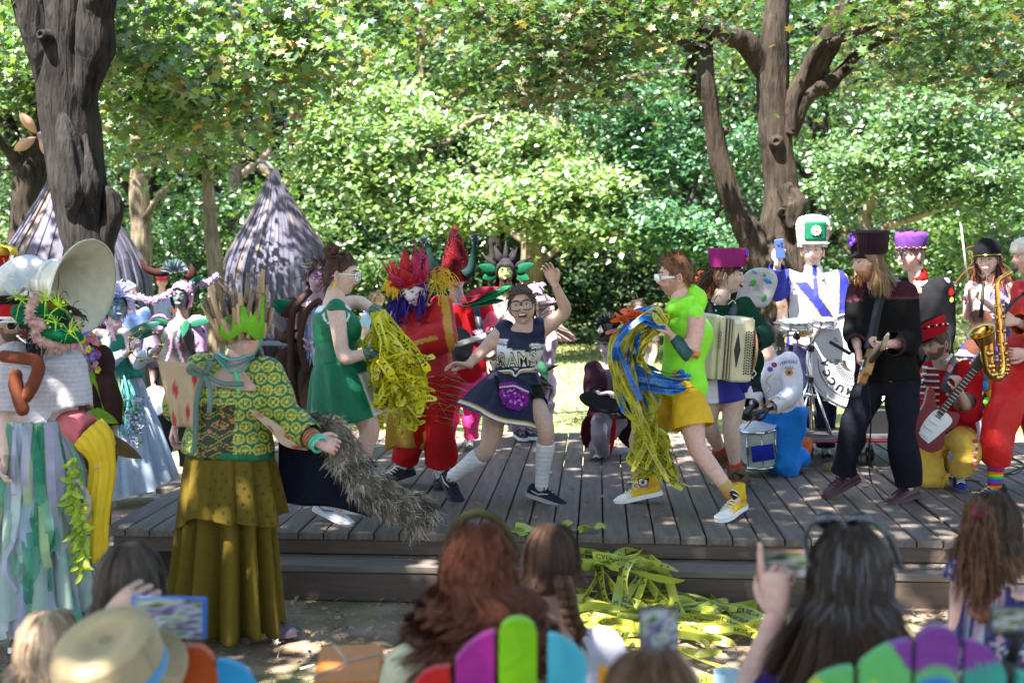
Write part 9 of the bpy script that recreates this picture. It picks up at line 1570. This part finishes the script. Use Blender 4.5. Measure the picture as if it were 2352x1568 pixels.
 for i in range(13): p = bd[4+i*2]+np.array([-.022,-.02,0]); k_.lathe([(0,.006),(.012,.006),(.013,0)],p,frame([-.6,-.8,0]),12,gd); k_.lathe([(0,.004),(.015,.004),(.016,0)],bd[4+i*2]+np.array([.022,-.026,.005]),frame([.4,-.9,0]),12,gd)
 for o in (-.03,.034): k_.tube([bd[3]+np.array([o,-.02,0]),bd[22]+np.array([o,-.03,0])],.003,6,gd)
 for i in range(4): k_.lathe([(0,.010),(.022,.008),(.024,0)],bd[36-i*4]+np.array([-.0,-.05,0]),frame([0,-1,0]),14,gd)
 tag(k_.build('keys','brass',sx),kind='stuff'); m = MB(); m.ribbon(smooth(pts_px([(2300,730,Z),(2330,690,Z+.1),(2370,660,.1)],D),12),[0,-1,.2],.02,(.01,.01,.01)); m.build('neck_strap','leather',sx,solid=.003)
saxophonist()
def kneeling_dark():
 D = 10.1; r = np.random.default_rng(73)
 F = Fig('performer in plumed black shako and plum coat kneeling with a wide black hat',D,dict(hd=(1398,794,0),nk=(1402,832,.02),sl=(1366,850,.0),sr=(1434,850,.04),el=(1360,898,-.06),wl=(1376,906,-.22),er=(1440,900,-.02),wr=(1420,930,-.2),hl=(1380,960,.02),hr=(1424,960,.02),kl=(1378,990,-.34),kr=(1362,1036,-.1),al=(1382,1046,-.16),ar=(1440,1042,.2),tl=(1362,1058,-.32),tr=(1456,1052,.28)),(.5,.38,.36),.95,.95)
 F.make_body(head=dict(rot=(-40,-10,0)),hands=[dict(a='l',d=(.6,-.3,.2),pn=(0,0,-1),curl=.4),dict(a='r',d=(-.5,-.3,.1),pn=(0,0,-1),curl=.4)]); F.haircap(HAIRC['brown'],puff=1.03,strands=80,slen=.1)
 F.wear('grey_tights',[('torso',dict(t0=-.14,t1=.1,infl=.006)),('legl',dict(t0=0,t1=1.,infl=.006)),('legr',dict(t0=0,t1=1.,infl=.006))],(.22,.18,.22),'satin'); F.wear('plum_coat',[('torso',dict(t0=.02,t1=1.03,infl=.03)),('arml',dict(t0=0,t1=.93,infl=.028)),('armr',dict(t0=0,t1=.93,infl=.028))],(.035,.014,.024),'felt',colf=lambda s,V,N: np.where((np.abs(s.tl(V)[0]+.1) < .35)[:,None]*(s.tl(V)[2] > 0)[:,None],np.array([.09,.075,.09]),np.array([.035,.014,.024])));
 for nm,a,e,w_,cc in (('coat_tail',P(1370,950,D-.1),P(1345,1030,D-.05),.24,(.07,.010,.025)),('coat_tail',P(1430,950,D-.05),P(1448,1030,D),.24,(.03,.01,.015)),('red_sash',P(1412,960,D-.25),P(1402,1050,D-.3),.05,(.40,.012,.012))): m = MB(); leafblade(m,a,e,w_,cc,n=[0,-1,0]); m.build(nm,'felt',F.root,solid=.008)
 h = MB(); R = headR(-40,0,4); c = F.J['hd']+R[:,2]*.05; h.lathe([(.106,0),(.11,.12),(.105,.13),(0,.13)],c,R,30,(.008,.008,.009),.88,1.06); A = [[c+R@np.array([math.sin(q)*.1*k,.05+math.cos(q)*.07*k,-.03*(k-.55)]) for q in np.linspace(-1.4,1.4,13)] for k in (.6,.9,1.15)]; h.grid(np.array(A),(.008,.008,.009)); o = h.build('black_shako','felt',F.root); p = MB()
 for k in range(420): b = c+R@np.array([r.normal()*.03,r.normal()*.03+.03,.12]); d = nrm([r.normal()*.5+.2,r.normal()*.4,1]); l = r.uniform(.05,.13); p.ribbon(np.array([b,b+d*l*.6,b+d*l+[0,0,-.02]]),nrm(r.normal(size=3)),[.007,.006,.001],(.010,.012,.010))
 p.prism([(-.03,0),(0,-.035),(.03,0),(0,.045)],c+R@np.array([0,.122,.07]),np.stack([R[:,0],R[:,2],R[:,1]],1),.006,(.35,.33,.30)); p.build('plume','fur',o)
 ht = thing('wide_brim_hat','wide flat black hat held by the kneeling performer','hat',P(1378,920,D-.3)); m = MB(); Rh = frame(nrm([.25,-.35,1])); m.lathe([(0,.0),(.06,.003),(.15,-.004),(.165,-.012),(.15,-.014),(.06,-.006)],P(1380,920,D-.34),Rh,40,(.010,.010,.010)); m.lathe([(.07,0),(.066,-.05),(.05,-.06),(0,-.06)],P(1380,920,D-.34),Rh,24,(.010,.010,.010)); m.build('felt_hat','felt',ht)
 F.shoe('l',(.02,.02,.022),(.03,.03,.03)); F.shoe('r',(.02,.02,.022),(.03,.03,.03))
kneeling_dark()
def cables():
 r = np.random.default_rng(5)
 for k,(lb,pts) in enumerate([('black cable looping over the boards behind the kneeling guitarist',[(2160,1098),(2200,1080),(2250,1078),(2300,1092),(2352,1075),(2400,1090)]),('black cable lying across the boards towards the cart',[(2010,1020),(2060,1046),(2120,1070),(2180,1098),(2250,1108)]),('black cable coiled near the right end of the stage',[(2320,1050),(2350,1068),(2330,1090),(2290,1085),(2310,1070),(2360,1080)])]):
  t = thing('cable',lb,'cable',G(*pts[0],DECK)); m = MB(); m.tube(smooth([G(u,v,DECK)+[0,0,.008] for u,v in pts],40),.0055,6,(.010,.010,.010)); m.build('lead','rubber',t)
cables()
# ============================================================ tape heap, plants and litter in front of the stage
def tape_heap():
 r = np.random.default_rng(83); ro = thing('tape_heap','tangled heap of yellow caution tape spilling over the step onto the soil','tape',G(1440,1420,0)); pl = []
 def strip(u,v,z0,L,ang,hgt,n=22,droop=0):
  p0 = G(u,v,z0); d = np.array([math.cos(ang),math.sin(ang),0]); s = np.array([-d[1],d[0],0]); t = np.linspace(-.5,.5,n); w1,w2 = r.uniform(1,3,2); ph = r.uniform(0,6.28,3)
  kk = np.sort(r.uniform(-.5,.5,3)); bend = sum(np.clip(t-a,0,None)*r.normal()*.9 for a in kk); q = p0+np.outer(t*L,d)+np.outer(L*bend*.8,s); z = hgt*np.interp(t,np.linspace(-.5,.5,6),r.uniform(.05,1.,6))+.012; q[:,2] += z-droop*np.clip(t+.1,0,1); q[:,2] = np.maximum(q[:,2],.012); return q
 for i in range(26): pl.append(strip(r.uniform(1330,1480),r.uniform(1268,1312),.168,r.uniform(.25,.6),r.uniform(-.6,.7),r.uniform(.02,.07)))
 for i in range(5): pl.append(strip(1180+i*45,1222+r.uniform(-4,6),DECK,r.uniform(.15,.3),r.uniform(-.5,.5),.03))
 for i in range(40): u = 1320+r.random()**1.2*330; pl.append(strip(u,r.uniform(1360,1500)-(u-1330)*.05,.0,r.uniform(.3,.85),r.uniform(-.7,.8),r.uniform(.03,.12)*max(.3,1-(u-1330)/420)))
 for i in range(12): pl.append(strip(r.uniform(1520,1690),r.uniform(1385,1480),.0,r.uniform(.5,.9),r.uniform(-.25,.15),.03))
 for i in range(9): u = r.uniform(1320,1500); a,b,c = G(u,1295,.17),G(u+r.uniform(0,60),1330,.10),G(u+r.uniform(-20,100),1390+r.uniform(0,40),0); pl.append(smooth([a+[0,0,.03],b+[0,-.12,.06],c+[0,0,.03],c+[.12,-.05,.02]],18))
 for k in range(1): a = np.linspace(0.6,4.6,22); c = P(1470+k*12,1335+k*12,6.35); pl.append(c+np.stack([np.cos(a)*.11+.01*a,.05*np.sin(a*1.3)+.02*k,np.sin(a)*.12],1))
 tape_bundle(ro,pl,.052,[(.40,.42,.055),(.45,.45,.06),(.33,.38,.06)],['CAUTION','CUIDADO','CAUTION'],r,gap=.45)
tape_heap()
def ivy():
 r = np.random.default_rng(89)
 for lb,u,v in (('small ivy sprig growing from the step, left one',1700,1284),('small ivy sprig growing from the step, right one',1748,1284)):
  p = thing('ivy',lb,'plant',G(u,v,.168)); m = MB(); b = G(u,v,.168)
  for k in range(3):
   e = b+np.array([r.uniform(-.06,.06),r.uniform(-.02,.02),r.uniform(.07,.12)]); m.tube([b,(b+e)/2+r.normal(size=3)*.01,e],.002,4,(.08,.12,.03))
   for t in np.linspace(.3,1,5):
    q = b+(e-b)*t; f = frame(nrm([r.normal()*.4,-1,.5+r.normal()*.3]),[1,0,r.normal()]); m.prism([(x*.045,y*.045) for x,y in _ml],q+r.normal(size=3)*.012,f,.001,np.array((.035,.11,.03))*r.uniform(.7,1.4))
  m.build('leaves','leafc',p)
 s = thing('paper_stick','white paper stick lying on the soil','litter',G(705,1531)); m = MB(); m.tube([G(690,1535,.012),G(722,1527,.012)],.006,8,(.6,.58,.6)); m.build('stick','plastic',s)
 c = thing('cup','light blue cup in the sun beside the audience','cup',G(1672,1600,.3)); m = MB(); q = P(1672,1540,3.6); m.lathe([(.030,-.10),(.040,0),(.038,0),(.028,-.098),(0,-.098)],q,None,22,(.45,.62,.74)); m.build('tumbler','plastic',c)
ivy()
# ============================================================ audience in front: painted garden chairs
def slat(ro,D,u0,u1,top,vb,colf,tilt=.10,th=.022,name='slat',n=14,m=26):
 """one back slat: top edge given in reference columns, runs straight down; leans back"""
 tx,tv = zip(*top); A = []; C = []
 for i in range(m):
  t = i/(m-1); row = []; cr = []
  for j in range(n):
   u = u0+(u1-u0)*j/(n-1); vt = np.interp(u,tx,tv); v = vt+(vb-vt)*t**1.6; p = P(u,v,D); p[1] += tilt*(p[2]-.5)*-1; p[0] *= 1-.1*0; k = p[1]/D; row.append(p); cr.append(colf(u,v))
  A.append(row); C.append(cr)
 mb = MB(); mb.grid(np.array(A),np.array(C)); o = mb.build(name,'paint',ro,False); md = o.modifiers.new('s','SOLIDIFY'); md.thickness = th; md.offset = 0; bv = o.modifiers.new('b','BEVEL'); bv.width = .006; bv.segments = 2; bv.limit_method = 'ANGLE'; bv.angle_limit = 1.0; return o
def chair(label,D,slats,seatcol,legcol,u0,u1):
 c = thing('garden_chair',label,'chair',[P((u0+u1)/2,1500,D)[0],D+.25,0])
 for (a,b,top,colf) in slats: slat(c,D,a,b,top,2180,colf if callable(colf) else (lambda u,v,k=colf: k))
 x0,x1 = P(u0,1500,D)[0],P(u1,1500,D)[0]; w = x1-x0
 for k in range(5): m = MB(); m.box([(x0+x1)/2,D+.10+.105*k,.36-.012*(4-k)],(w/2*.95,.047,.011),None,seatcol,.004); m.build('seat_slat','paint',c,False)
 for sx in (x0-.02,x1+.02):
  for y,h in ((D+.05,.28),(D+.56,.29)): m = MB(); m.box([sx,y,h-.02],(.018,.045,h),None,legcol,.004); m.build('leg','paint',c,False)
  m = MB(); m.box([sx,D+.28,.60],(.06,.36,.011),None,legcol,.006); m.build('armrest','paint',c,False)
 return c
def rt(u0,u1,v,d): uu = np.linspace(u0,u1,13); return [(u,v+d*(1-math.sqrt(max(0,1-((u-(u0+u1)/2)/((u1-u0)/2))**2)))) for u in uu]
chair('garden chair with red, magenta, lime, cyan and orange back slats',2.6,[(955,1037,[(955,1550),(975,1522),(1000,1510),(1037,1506)],(.40,.008,.008)),(1049,1137,[(1049,1490),(1075,1458),(1105,1436),(1130,1425),(1137,1428)],(.30,.015,.20)),(1147,1232,rt(1147,1232,1395,38),(.17,.42,.006)),(1256,1344,[(1256,1436),(1264,1432),(1290,1440),(1320,1462),(1344,1492)],(.06,.38,.50)),(1370,1450,[(1370,1503),(1400,1516),(1430,1535),(1450,1560)],(.55,.25,.02))],(.30,.015,.20),(.5,.16,.02),940,1460)
PU,GN,TE,YE,BL2 = (.15,.03,.22),(.09,.36,.10),(.03,.24,.20),(.38,.46,.04),(.02,.12,.45)
def c1(u,v): return GN if (u-1890)*.9-(v-1532) > -22 else YE
def c2(u,v): return PU if (u-2015) > (v-1445)*.75 and u > 2005 else YE if v > 1545+(u-1960)*-.1 and u < 1990 else BL2 if v > 1572-(u-1990)*.25 else GN
def c3(u,v): return PU if v < 1510 else (BL2 if v > 1512+abs(u-2124)*.75 else GN)
def c4(u,v): return PU if (v-1440) < 66-(u-2185)*.20 and (u < 2250 or v < 1500) else TE
chair('garden chair painted in purple, green, teal and blue colour blocks',2.4,[(1842,1938,[(1842,1548),(1860,1528),(1885,1515),(1915,1506),(1938,1504)],c1),(1952,2066,[(1952,1510),(1960,1492),(1990,1468),(2020,1452),(2050,1444),(2066,1442)],c2),(2077,2172,rt(2077,2172,1411,40),c3),(2186,2280,[(2186,1444),(2192,1440),(2220,1448),(2250,1470),(2270,1498),(2280,1520)],c4),(2306,2400,[(2306,1514),(2330,1520),(2360,1540),(2400,1580)],TE)],PU,TE,1850,2390)
chair('garden chair with orange-red and blue back slats behind the straw hat',2.75,[(414,516,[(414,1466),(440,1462),(480,1464),(505,1490),(516,1530)],(.42,.07,.01)),(512,600,[(512,1495),(540,1498),(570,1512),(590,1535),(600,1560)],(.02,.26,.52)),(330,400,[(330,1480),(400,1468)],(.10,.05,.32))],(.42,.07,.01),(.02,.26,.52),320,610)
def side_table():
 t = thing('side_table','small orange painted table top with grey stripes','table',[P(800,1540,3.3)[0],3.3,0]); m = MB(); c = P(803,1530,3.35); c2_ = c.copy(); m.box(c,(.085,.16,.012),eul(.08),(.58,.17,.02),.008); m.build('table_top','paint',t,False)
 for a,b in (((-.05,.155),(-.005,0)),((-.01,0),(.08,.06)),((-.085,-.12),(.0,.0))): m = MB(); R = eul(.08); m.tube([c+R@np.array([a[0],a[1],.0135]),c+R@np.array([b[0],b[1],.0135])],.004,4,(.45,.38,.34)); m.build('stripe','paint',t)
 for x in (-.06,.06):
  for y in (-.12,.12): m = MB(); m.box([c[0]+x,c[1]+y,c[2]/2-.01],(.012,.012,c[2]/2-.012),None,(.5,.15,.02)); m.build('leg','paint',t,False)
side_table()
# ---- seated spectators seen from behind
def seated(label,D,hd,sc,yaw,skin,shirt,arms=None,pitch=0,roll=0,lean=0.,sm='cloth',short=.3,hs=1.,colf=None,hands=(),shirtf=None,sleeve=.02,child=False,stand=False,torso_infl=.02):
 k = sc/PX(D); f = math.sin(math.radians(yaw)); h = lambda x,z,dy=0: (hd[0]+x*k,hd[1]-z*k,dy*sc)
 J = dict(hd=hd,nk=h(0,-.165,-.02),sl=h(-.175,-.27,-.02),sr=h(.175,-.27,-.02),el=h(-.24,-.52,.05),er=h(.24,-.52,.05),wl=h(-.18,-.62,.28),wr=h(.18,-.62,.28),hl=h(-.09,-.76),hr=h(.09,-.76),kl=h(-.12,-.76,.42),kr=h(.12,-.76,.42),al=h(-.12,-1.12,.45),ar=h(.12,-1.12,.45),tl=h(-.12,-1.18,.6),tr=h(.12,-1.18,.6))
 if stand: J.update(kl=h(-.1,-1.17,.02),kr=h(.1,-1.17,.02),al=h(-.1,-1.52),ar=h(.1,-1.52),tl=h(-.1,-1.58,.14),tr=h(.1,-1.58,.14))
 if arms: J.update(arms)
 F = Fig(label,D,J,skin,sc,base=None); F.facing = np.array([f,1,0])
 dh = [dict(a='l',d=(.3,.8,-.3),pn=(0,0,-1),side=1),dict(a='r',d=(-.3,.8,-.3),pn=(0,0,-1),side=-1)]
 F.make_body(head=dict(rot=(yaw,pitch,roll),sc=hs),hands=[d for d in dh if d['a'] not in [q['a'] for q in hands]]+list(hands),voxel=.013)
 F.wear('shirt',[('torso',dict(t0=-.1,t1=1.0,infl=torso_infl)),('arml',dict(t0=0,t1=short,infl=sleeve)),('armr',dict(t0=0,t1=short,infl=sleeve))],shirt,sm,.012,.005,18,colf=colf,more=lambda mb: [mb.tube([F.S+(F.H-F.S)*.1,F.J['s'+a]],[.078*sc,.078*sc],10,round_=True) for a in 'lr']); F.wear('trousers',[('torso',dict(t0=-.14,t1=.05,infl=.012)),('legl',dict(t0=0,t1=.97,infl=.02)),('legr',dict(t0=0,t1=.97,infl=.02))],(.05,.06,.10),'cloth',.018)
 return F
F = seated('child with big wavy auburn hair and olive headband in pale yellow shirt',3.1,(1098,1312,0),.88,172,'warm',(.55,.52,.36),sleeve=.03)
F.haircap((.12,.035,.018),puff=1.06); flow_hair(F,.22,6500,(.13,.038,.017),(.085,.026,.015),wid=.0026,wavy=.042,freq=62,spread=.065,puff=1.14,face=.9,seed=2,locks=150,start=(-.1,.98))
m = MB(); R = F.hR*F.hs; m.tube([np.array([math.sin(a)*.098,.03,.02+math.cos(a)*.135])@R.T+F.J['hd'] for a in np.linspace(-1.35,1.35,18)],.011,6,(.05,.05,.02),ry=.004); m.build('headband','cloth',F.root)
F = seated('girl with a single brown braid in white shirt beside the auburn-haired child',3.45,(1266,1292,0),.84,160,'warm',(.58,.55,.66),stand=True)
F.haircap((.055,.028,.018),line=[(0,.5),(.8,.4),(1.15,-.05),(1.5,-.1),(1.9,-.5),(3.2,-.85)],puff=1.07,noise=.02); flow_hair(F,.04,1500,(.06,.03,.02),(.07,.035,.022),wid=.0035,wavy=.004,spread=-.015,puff=1.09,seed=31,face=.95,start=(-.1,.99),locks=60)
m = MB(); r = np.random.default_rng(4); sp = smooth(pts_px([(1292,1335,-.09),(1302,1370,-.11),(1308,1405,-.12),(1322,1440,-.12),(1330,1455,-.12)],3.45),15)
for i,q in enumerate(sp[:-1]):
 for s in (-1,1): m.ell(q+np.array([s*.011,-.006*(i % 2),0]),(.018*(1-.035*i),.015,.017),eul(0,0,s*.7),9,6,np.array((.10,.05,.03))*r.uniform(.8,1.2))
m.ell(sp[-1],(.012,.012,.012),None,8,6,(.6,.08,.2)); strand_set(m,[sp[-1]]*40,[np.array([0,0,-1.])]*40,.05,.3,.005,(.09,.045,.03),r); m.build('braid','hair',F.root)
GREYBR = (.10,.095,.11)
F = seated('woman with long brown hair and sunglasses on her head in indigo shirt',2.8,(1952,1338,0),.97,176,'pink',(.025,.012,.10),arms=dict(el=(1720,1600,.02),wl=(1782,1412,.12)),short=.24,sleeve=.03,torso_infl=.04,hands=[dict(a='l',d=(-.05,.1,1),pn=(.6,.75,0),side=1,curl=.75,point=True,sc=1.05)])
F.haircap((.03,.022,.022),puff=1.05); flow_hair(F,.26,7000,(.036,.025,.021),(.062,.027,.013),wid=.0024,wavy=.016,freq=16,spread=.07,puff=1.10,face=.85,seed=6,locks=130); flow_hair(F,.05,130,(.12,.12,.14),(.06,.05,.05),wid=.0025,wavy=.016,freq=22,spread=.04,puff=1.13,face=.85,seed=8,name='sheen_strands')  # sparse blue-grey strands put the sheen of the crown into colour
m = MB(); R = F.hR*F.hs
for s in (-1,1): m.tube(smooth([np.array(q)@R.T+F.J['hd'] for q in ([s*.03,.085,.125],[s*.075,.07,.115],[s*.096,.02,.085],[s*.098,-.06,.05])],14),.0055,6,(.008,.008,.012))
for s in (-1,1): m.ell(np.array([s*.035,.09,.122])@R.T+F.J['hd'],(.030,.008,.022),F.hR,12,7,(.008,.008,.01))
m.build('sunglasses','darkglass',F.root)
phone('phone in a tan case held sideways by the woman in the indigo shirt',P(1812,1300,2.98),np.stack([[1,0,0],[0,.0,1],[0,-1,0]],1).astype(float),.150,.075,.010,(.30,.16,.09),DARKSCR)
F = seated('small girl with a pink hair tie in navy flowered dress at the right',3.6,(2278,1212,0),.84,178,(.62,.36,.30),(.05,.045,.14),short=.02,sleeve=-.01,stand=True,arms=dict(sl=(2222,1332,-.02),el=(2206,1440,-.02),wl=(2196,1540,.1)),
  colf=lambda s,V,N: np.where((wave(V,190,5) > .8)[:,None],np.array([.50,.30,.36]),np.where((wave(V,170,9) > .95)[:,None],np.array([.12,.32,.34]),np.where((wave(V,210,13) > 1.1)[:,None],np.array([.5,.48,.5]),np.array([.045,.04,.13])))))
F.haircap((.05,.03,.022),puff=1.07,noise=.02); flow_hair(F,.05,1500,(.05,.03,.022),(.07,.04,.025),wid=.0035,wavy=.005,spread=.0,puff=1.09,seed=33,start=(-.1,.99)); flow_hair(F,.12,700,(.07,.035,.02),(.13,.06,.03),wid=.005,wavy=.012,freq=24,spread=.03,face=.9,seed=12,start=(-.1,.2))
m = MB(); r = np.random.default_rng(9); b = P(2246,1178,3.42);
strand_set(m,[b+r.normal(size=3)*.014 for _ in range(900)],[np.array([-.05,-.25,-1])]*900,.20,.35,.0035,(.13,.06,.032),r,curl=.006,seg=10,var=.3,jit=.14)
for k in range(14): x = b+np.array([r.uniform(-.02,.06),-.02,-.13]); a = np.linspace(0,12,26); m.tube(x+np.stack([np.cos(a)*.016,np.sin(a)*.014,-a*.013],1),.004,5,(.16,.06,.03))
m.build('ponytail','hair',F.root); m = MB(); m.lathe([(.012,-.012),(.02,-.006),(.02,.006),(.012,.012)],b+[0,-.01,.004],frame([0,-.6,.6]),14,(.62,.02,.20)); m.build('hair_tie','cloth',F.root)
F = seated('spectator in a straw hat with blue band at the lower left',2.55,(262,1600,0),1.0,165,'pink',(.25,.3,.36)); F.haircap((.2,.15,.1),puff=1.05)
h = MB(); c = F.J['hd']+np.array([0,0,.035]); st = np.array([.46,.34,.19]); prof = [(.150,-.010),(.142,-.005),(.128,.0),(.112,.006),(.108,.03),(.104,.075),(.096,.098),(.078,.108),(.055,.103),(.03,.095),(0,.092)]; Rh = headR(165,24,0); n = 60; a = np.arange(n)*2*math.pi/n
for i,(q,z) in enumerate(prof[:-1]): pass
h.lathe(prof,c,Rh,n,np.array([st*(1+.10*((i*7) % 3-1)) for i in range(len(prof))]),.92,1.12)
for k in range(26): z = .006+k*.0036; q = np.interp(z,[.006,.03,.075,.098],[.112,.108,.104,.096])+.0012; h.tube([c+Rh@np.array([math.cos(t)*q*.92,math.sin(t)*q*1.12,z]) for t in np.linspace(0,2*math.pi,41)],.0019,4,st*(.8+.3*(k % 2)))
for k in range(9): q = .114+k*.004; h.tube([c+Rh@np.array([math.cos(t)*q*.92,math.sin(t)*q*1.12,np.interp(q,[.112,.128,.155,.165],[.007,.002,-.004,-.010])]) for t in np.linspace(0,2*math.pi,41)],.0019,4,st*(.8+.3*(k % 2)))
o = h.build('straw_hat','wood',F.root); m = MB(); m.lathe([(.1145,.006),(.1105,.034)],c,Rh,n,(.05,.28,.55),.92,1.12); m.build('hat_band','satin',o)
F = seated('small blond child beside the straw hat',3.05,(112,1500,0),.80,170,'fair',(.4,.42,.3)); F.haircap((.50,.34,.22),line=[(0,.5),(.8,.4),(1.2,0),(1.9,-.45),(3.2,-.62)],puff=1.08,noise=.03,strands=0); flow_hair(F,.035,1600,(.52,.36,.24),(.45,.28,.18),wid=.0035,wavy=.006,spread=.008,puff=1.1,face=.9,seed=21,start=(-.1,.99))
F = seated('dark-haired spectator holding up a phone in a blue case',3.25,(298,1352,0),.92,172,'warm',(.12,.13,.17),arms=dict(el=(205,1570,-.25),wl=(248,1428,-.3),er=(420,1560,.02),wr=(440,1500,.02)),hands=[dict(a='l',d=(.75,-.1,.6),pn=(.3,.9,0),side=-1,curl=.5,sc=1.1)])
F.haircap((.06,.04,.032),puff=1.07,noise=.02); flow_hair(F,.09,1600,(.07,.05,.04),(.10,.06,.04),wid=.004,wavy=.006,spread=.012,puff=1.1,seed=15)
phone('phone in a bright blue case held sideways above the straw hat',P(388,1416,2.92),np.stack([nrm([1,0,-.03]),nrm([.03,0,1]),[0,-1,0]],1),.172,.096,.012,(.02,.14,.48),BRSCR)
F = seated('brown-haired spectator at the bottom holding up a dark phone',2.15,(1494,1655,0),.95,176,'pink',(.12,.1,.1),arms=dict(er=(1640,1850,.0),wr=(1572,1665,.12)),hands=[dict(a='r',d=(-.1,.05,1),pn=(-.5,.8,0),side=-1,curl=.5)])
F.haircap((.10,.055,.032),puff=1.07,noise=.02); flow_hair(F,.05,1200,(.11,.06,.035),(.12,.065,.04),wid=.0035,wavy=.005,spread=.01,puff=1.1,seed=25)
phone('dark phone held upright in front of the tape heap',P(1513,1460,2.35),np.stack([[1,0,0],[0,0,1],[0,-1,0]],1).astype(float),.074,.112,.010,(.02,.02,.025),BRSCR)
p = phone('phone on a black hand grip at the right edge',P(2336,1424,2.5),np.stack([nrm([1,0,-.02]),nrm([.02,0,1]),[0,-1,0]],1),.110,.052,.010,(.03,.035,.05),DARKSCR)
g = thing('phone_gimbal','black hand grip carrying the phone at the right edge','grip',P(2330,1600,2.5)); m = MB(); m.tube(pts_px([(2338,1448,0),(2332,1480,.01),(2322,1520,.02)],2.5),[.012,.010,.012],10,(.012,.012,.013)); m.box(P(2336,1452,2.5),(.03,.012,.008),None,(.012,.012,.013),.003); m.tube(pts_px([(2322,1515,.02),(2318,1640,.03)],2.5),[.018,.017],12,(.015,.015,.016)); m.build('grip','rubber',g)
bpy.data.scenes.remove(TMP)
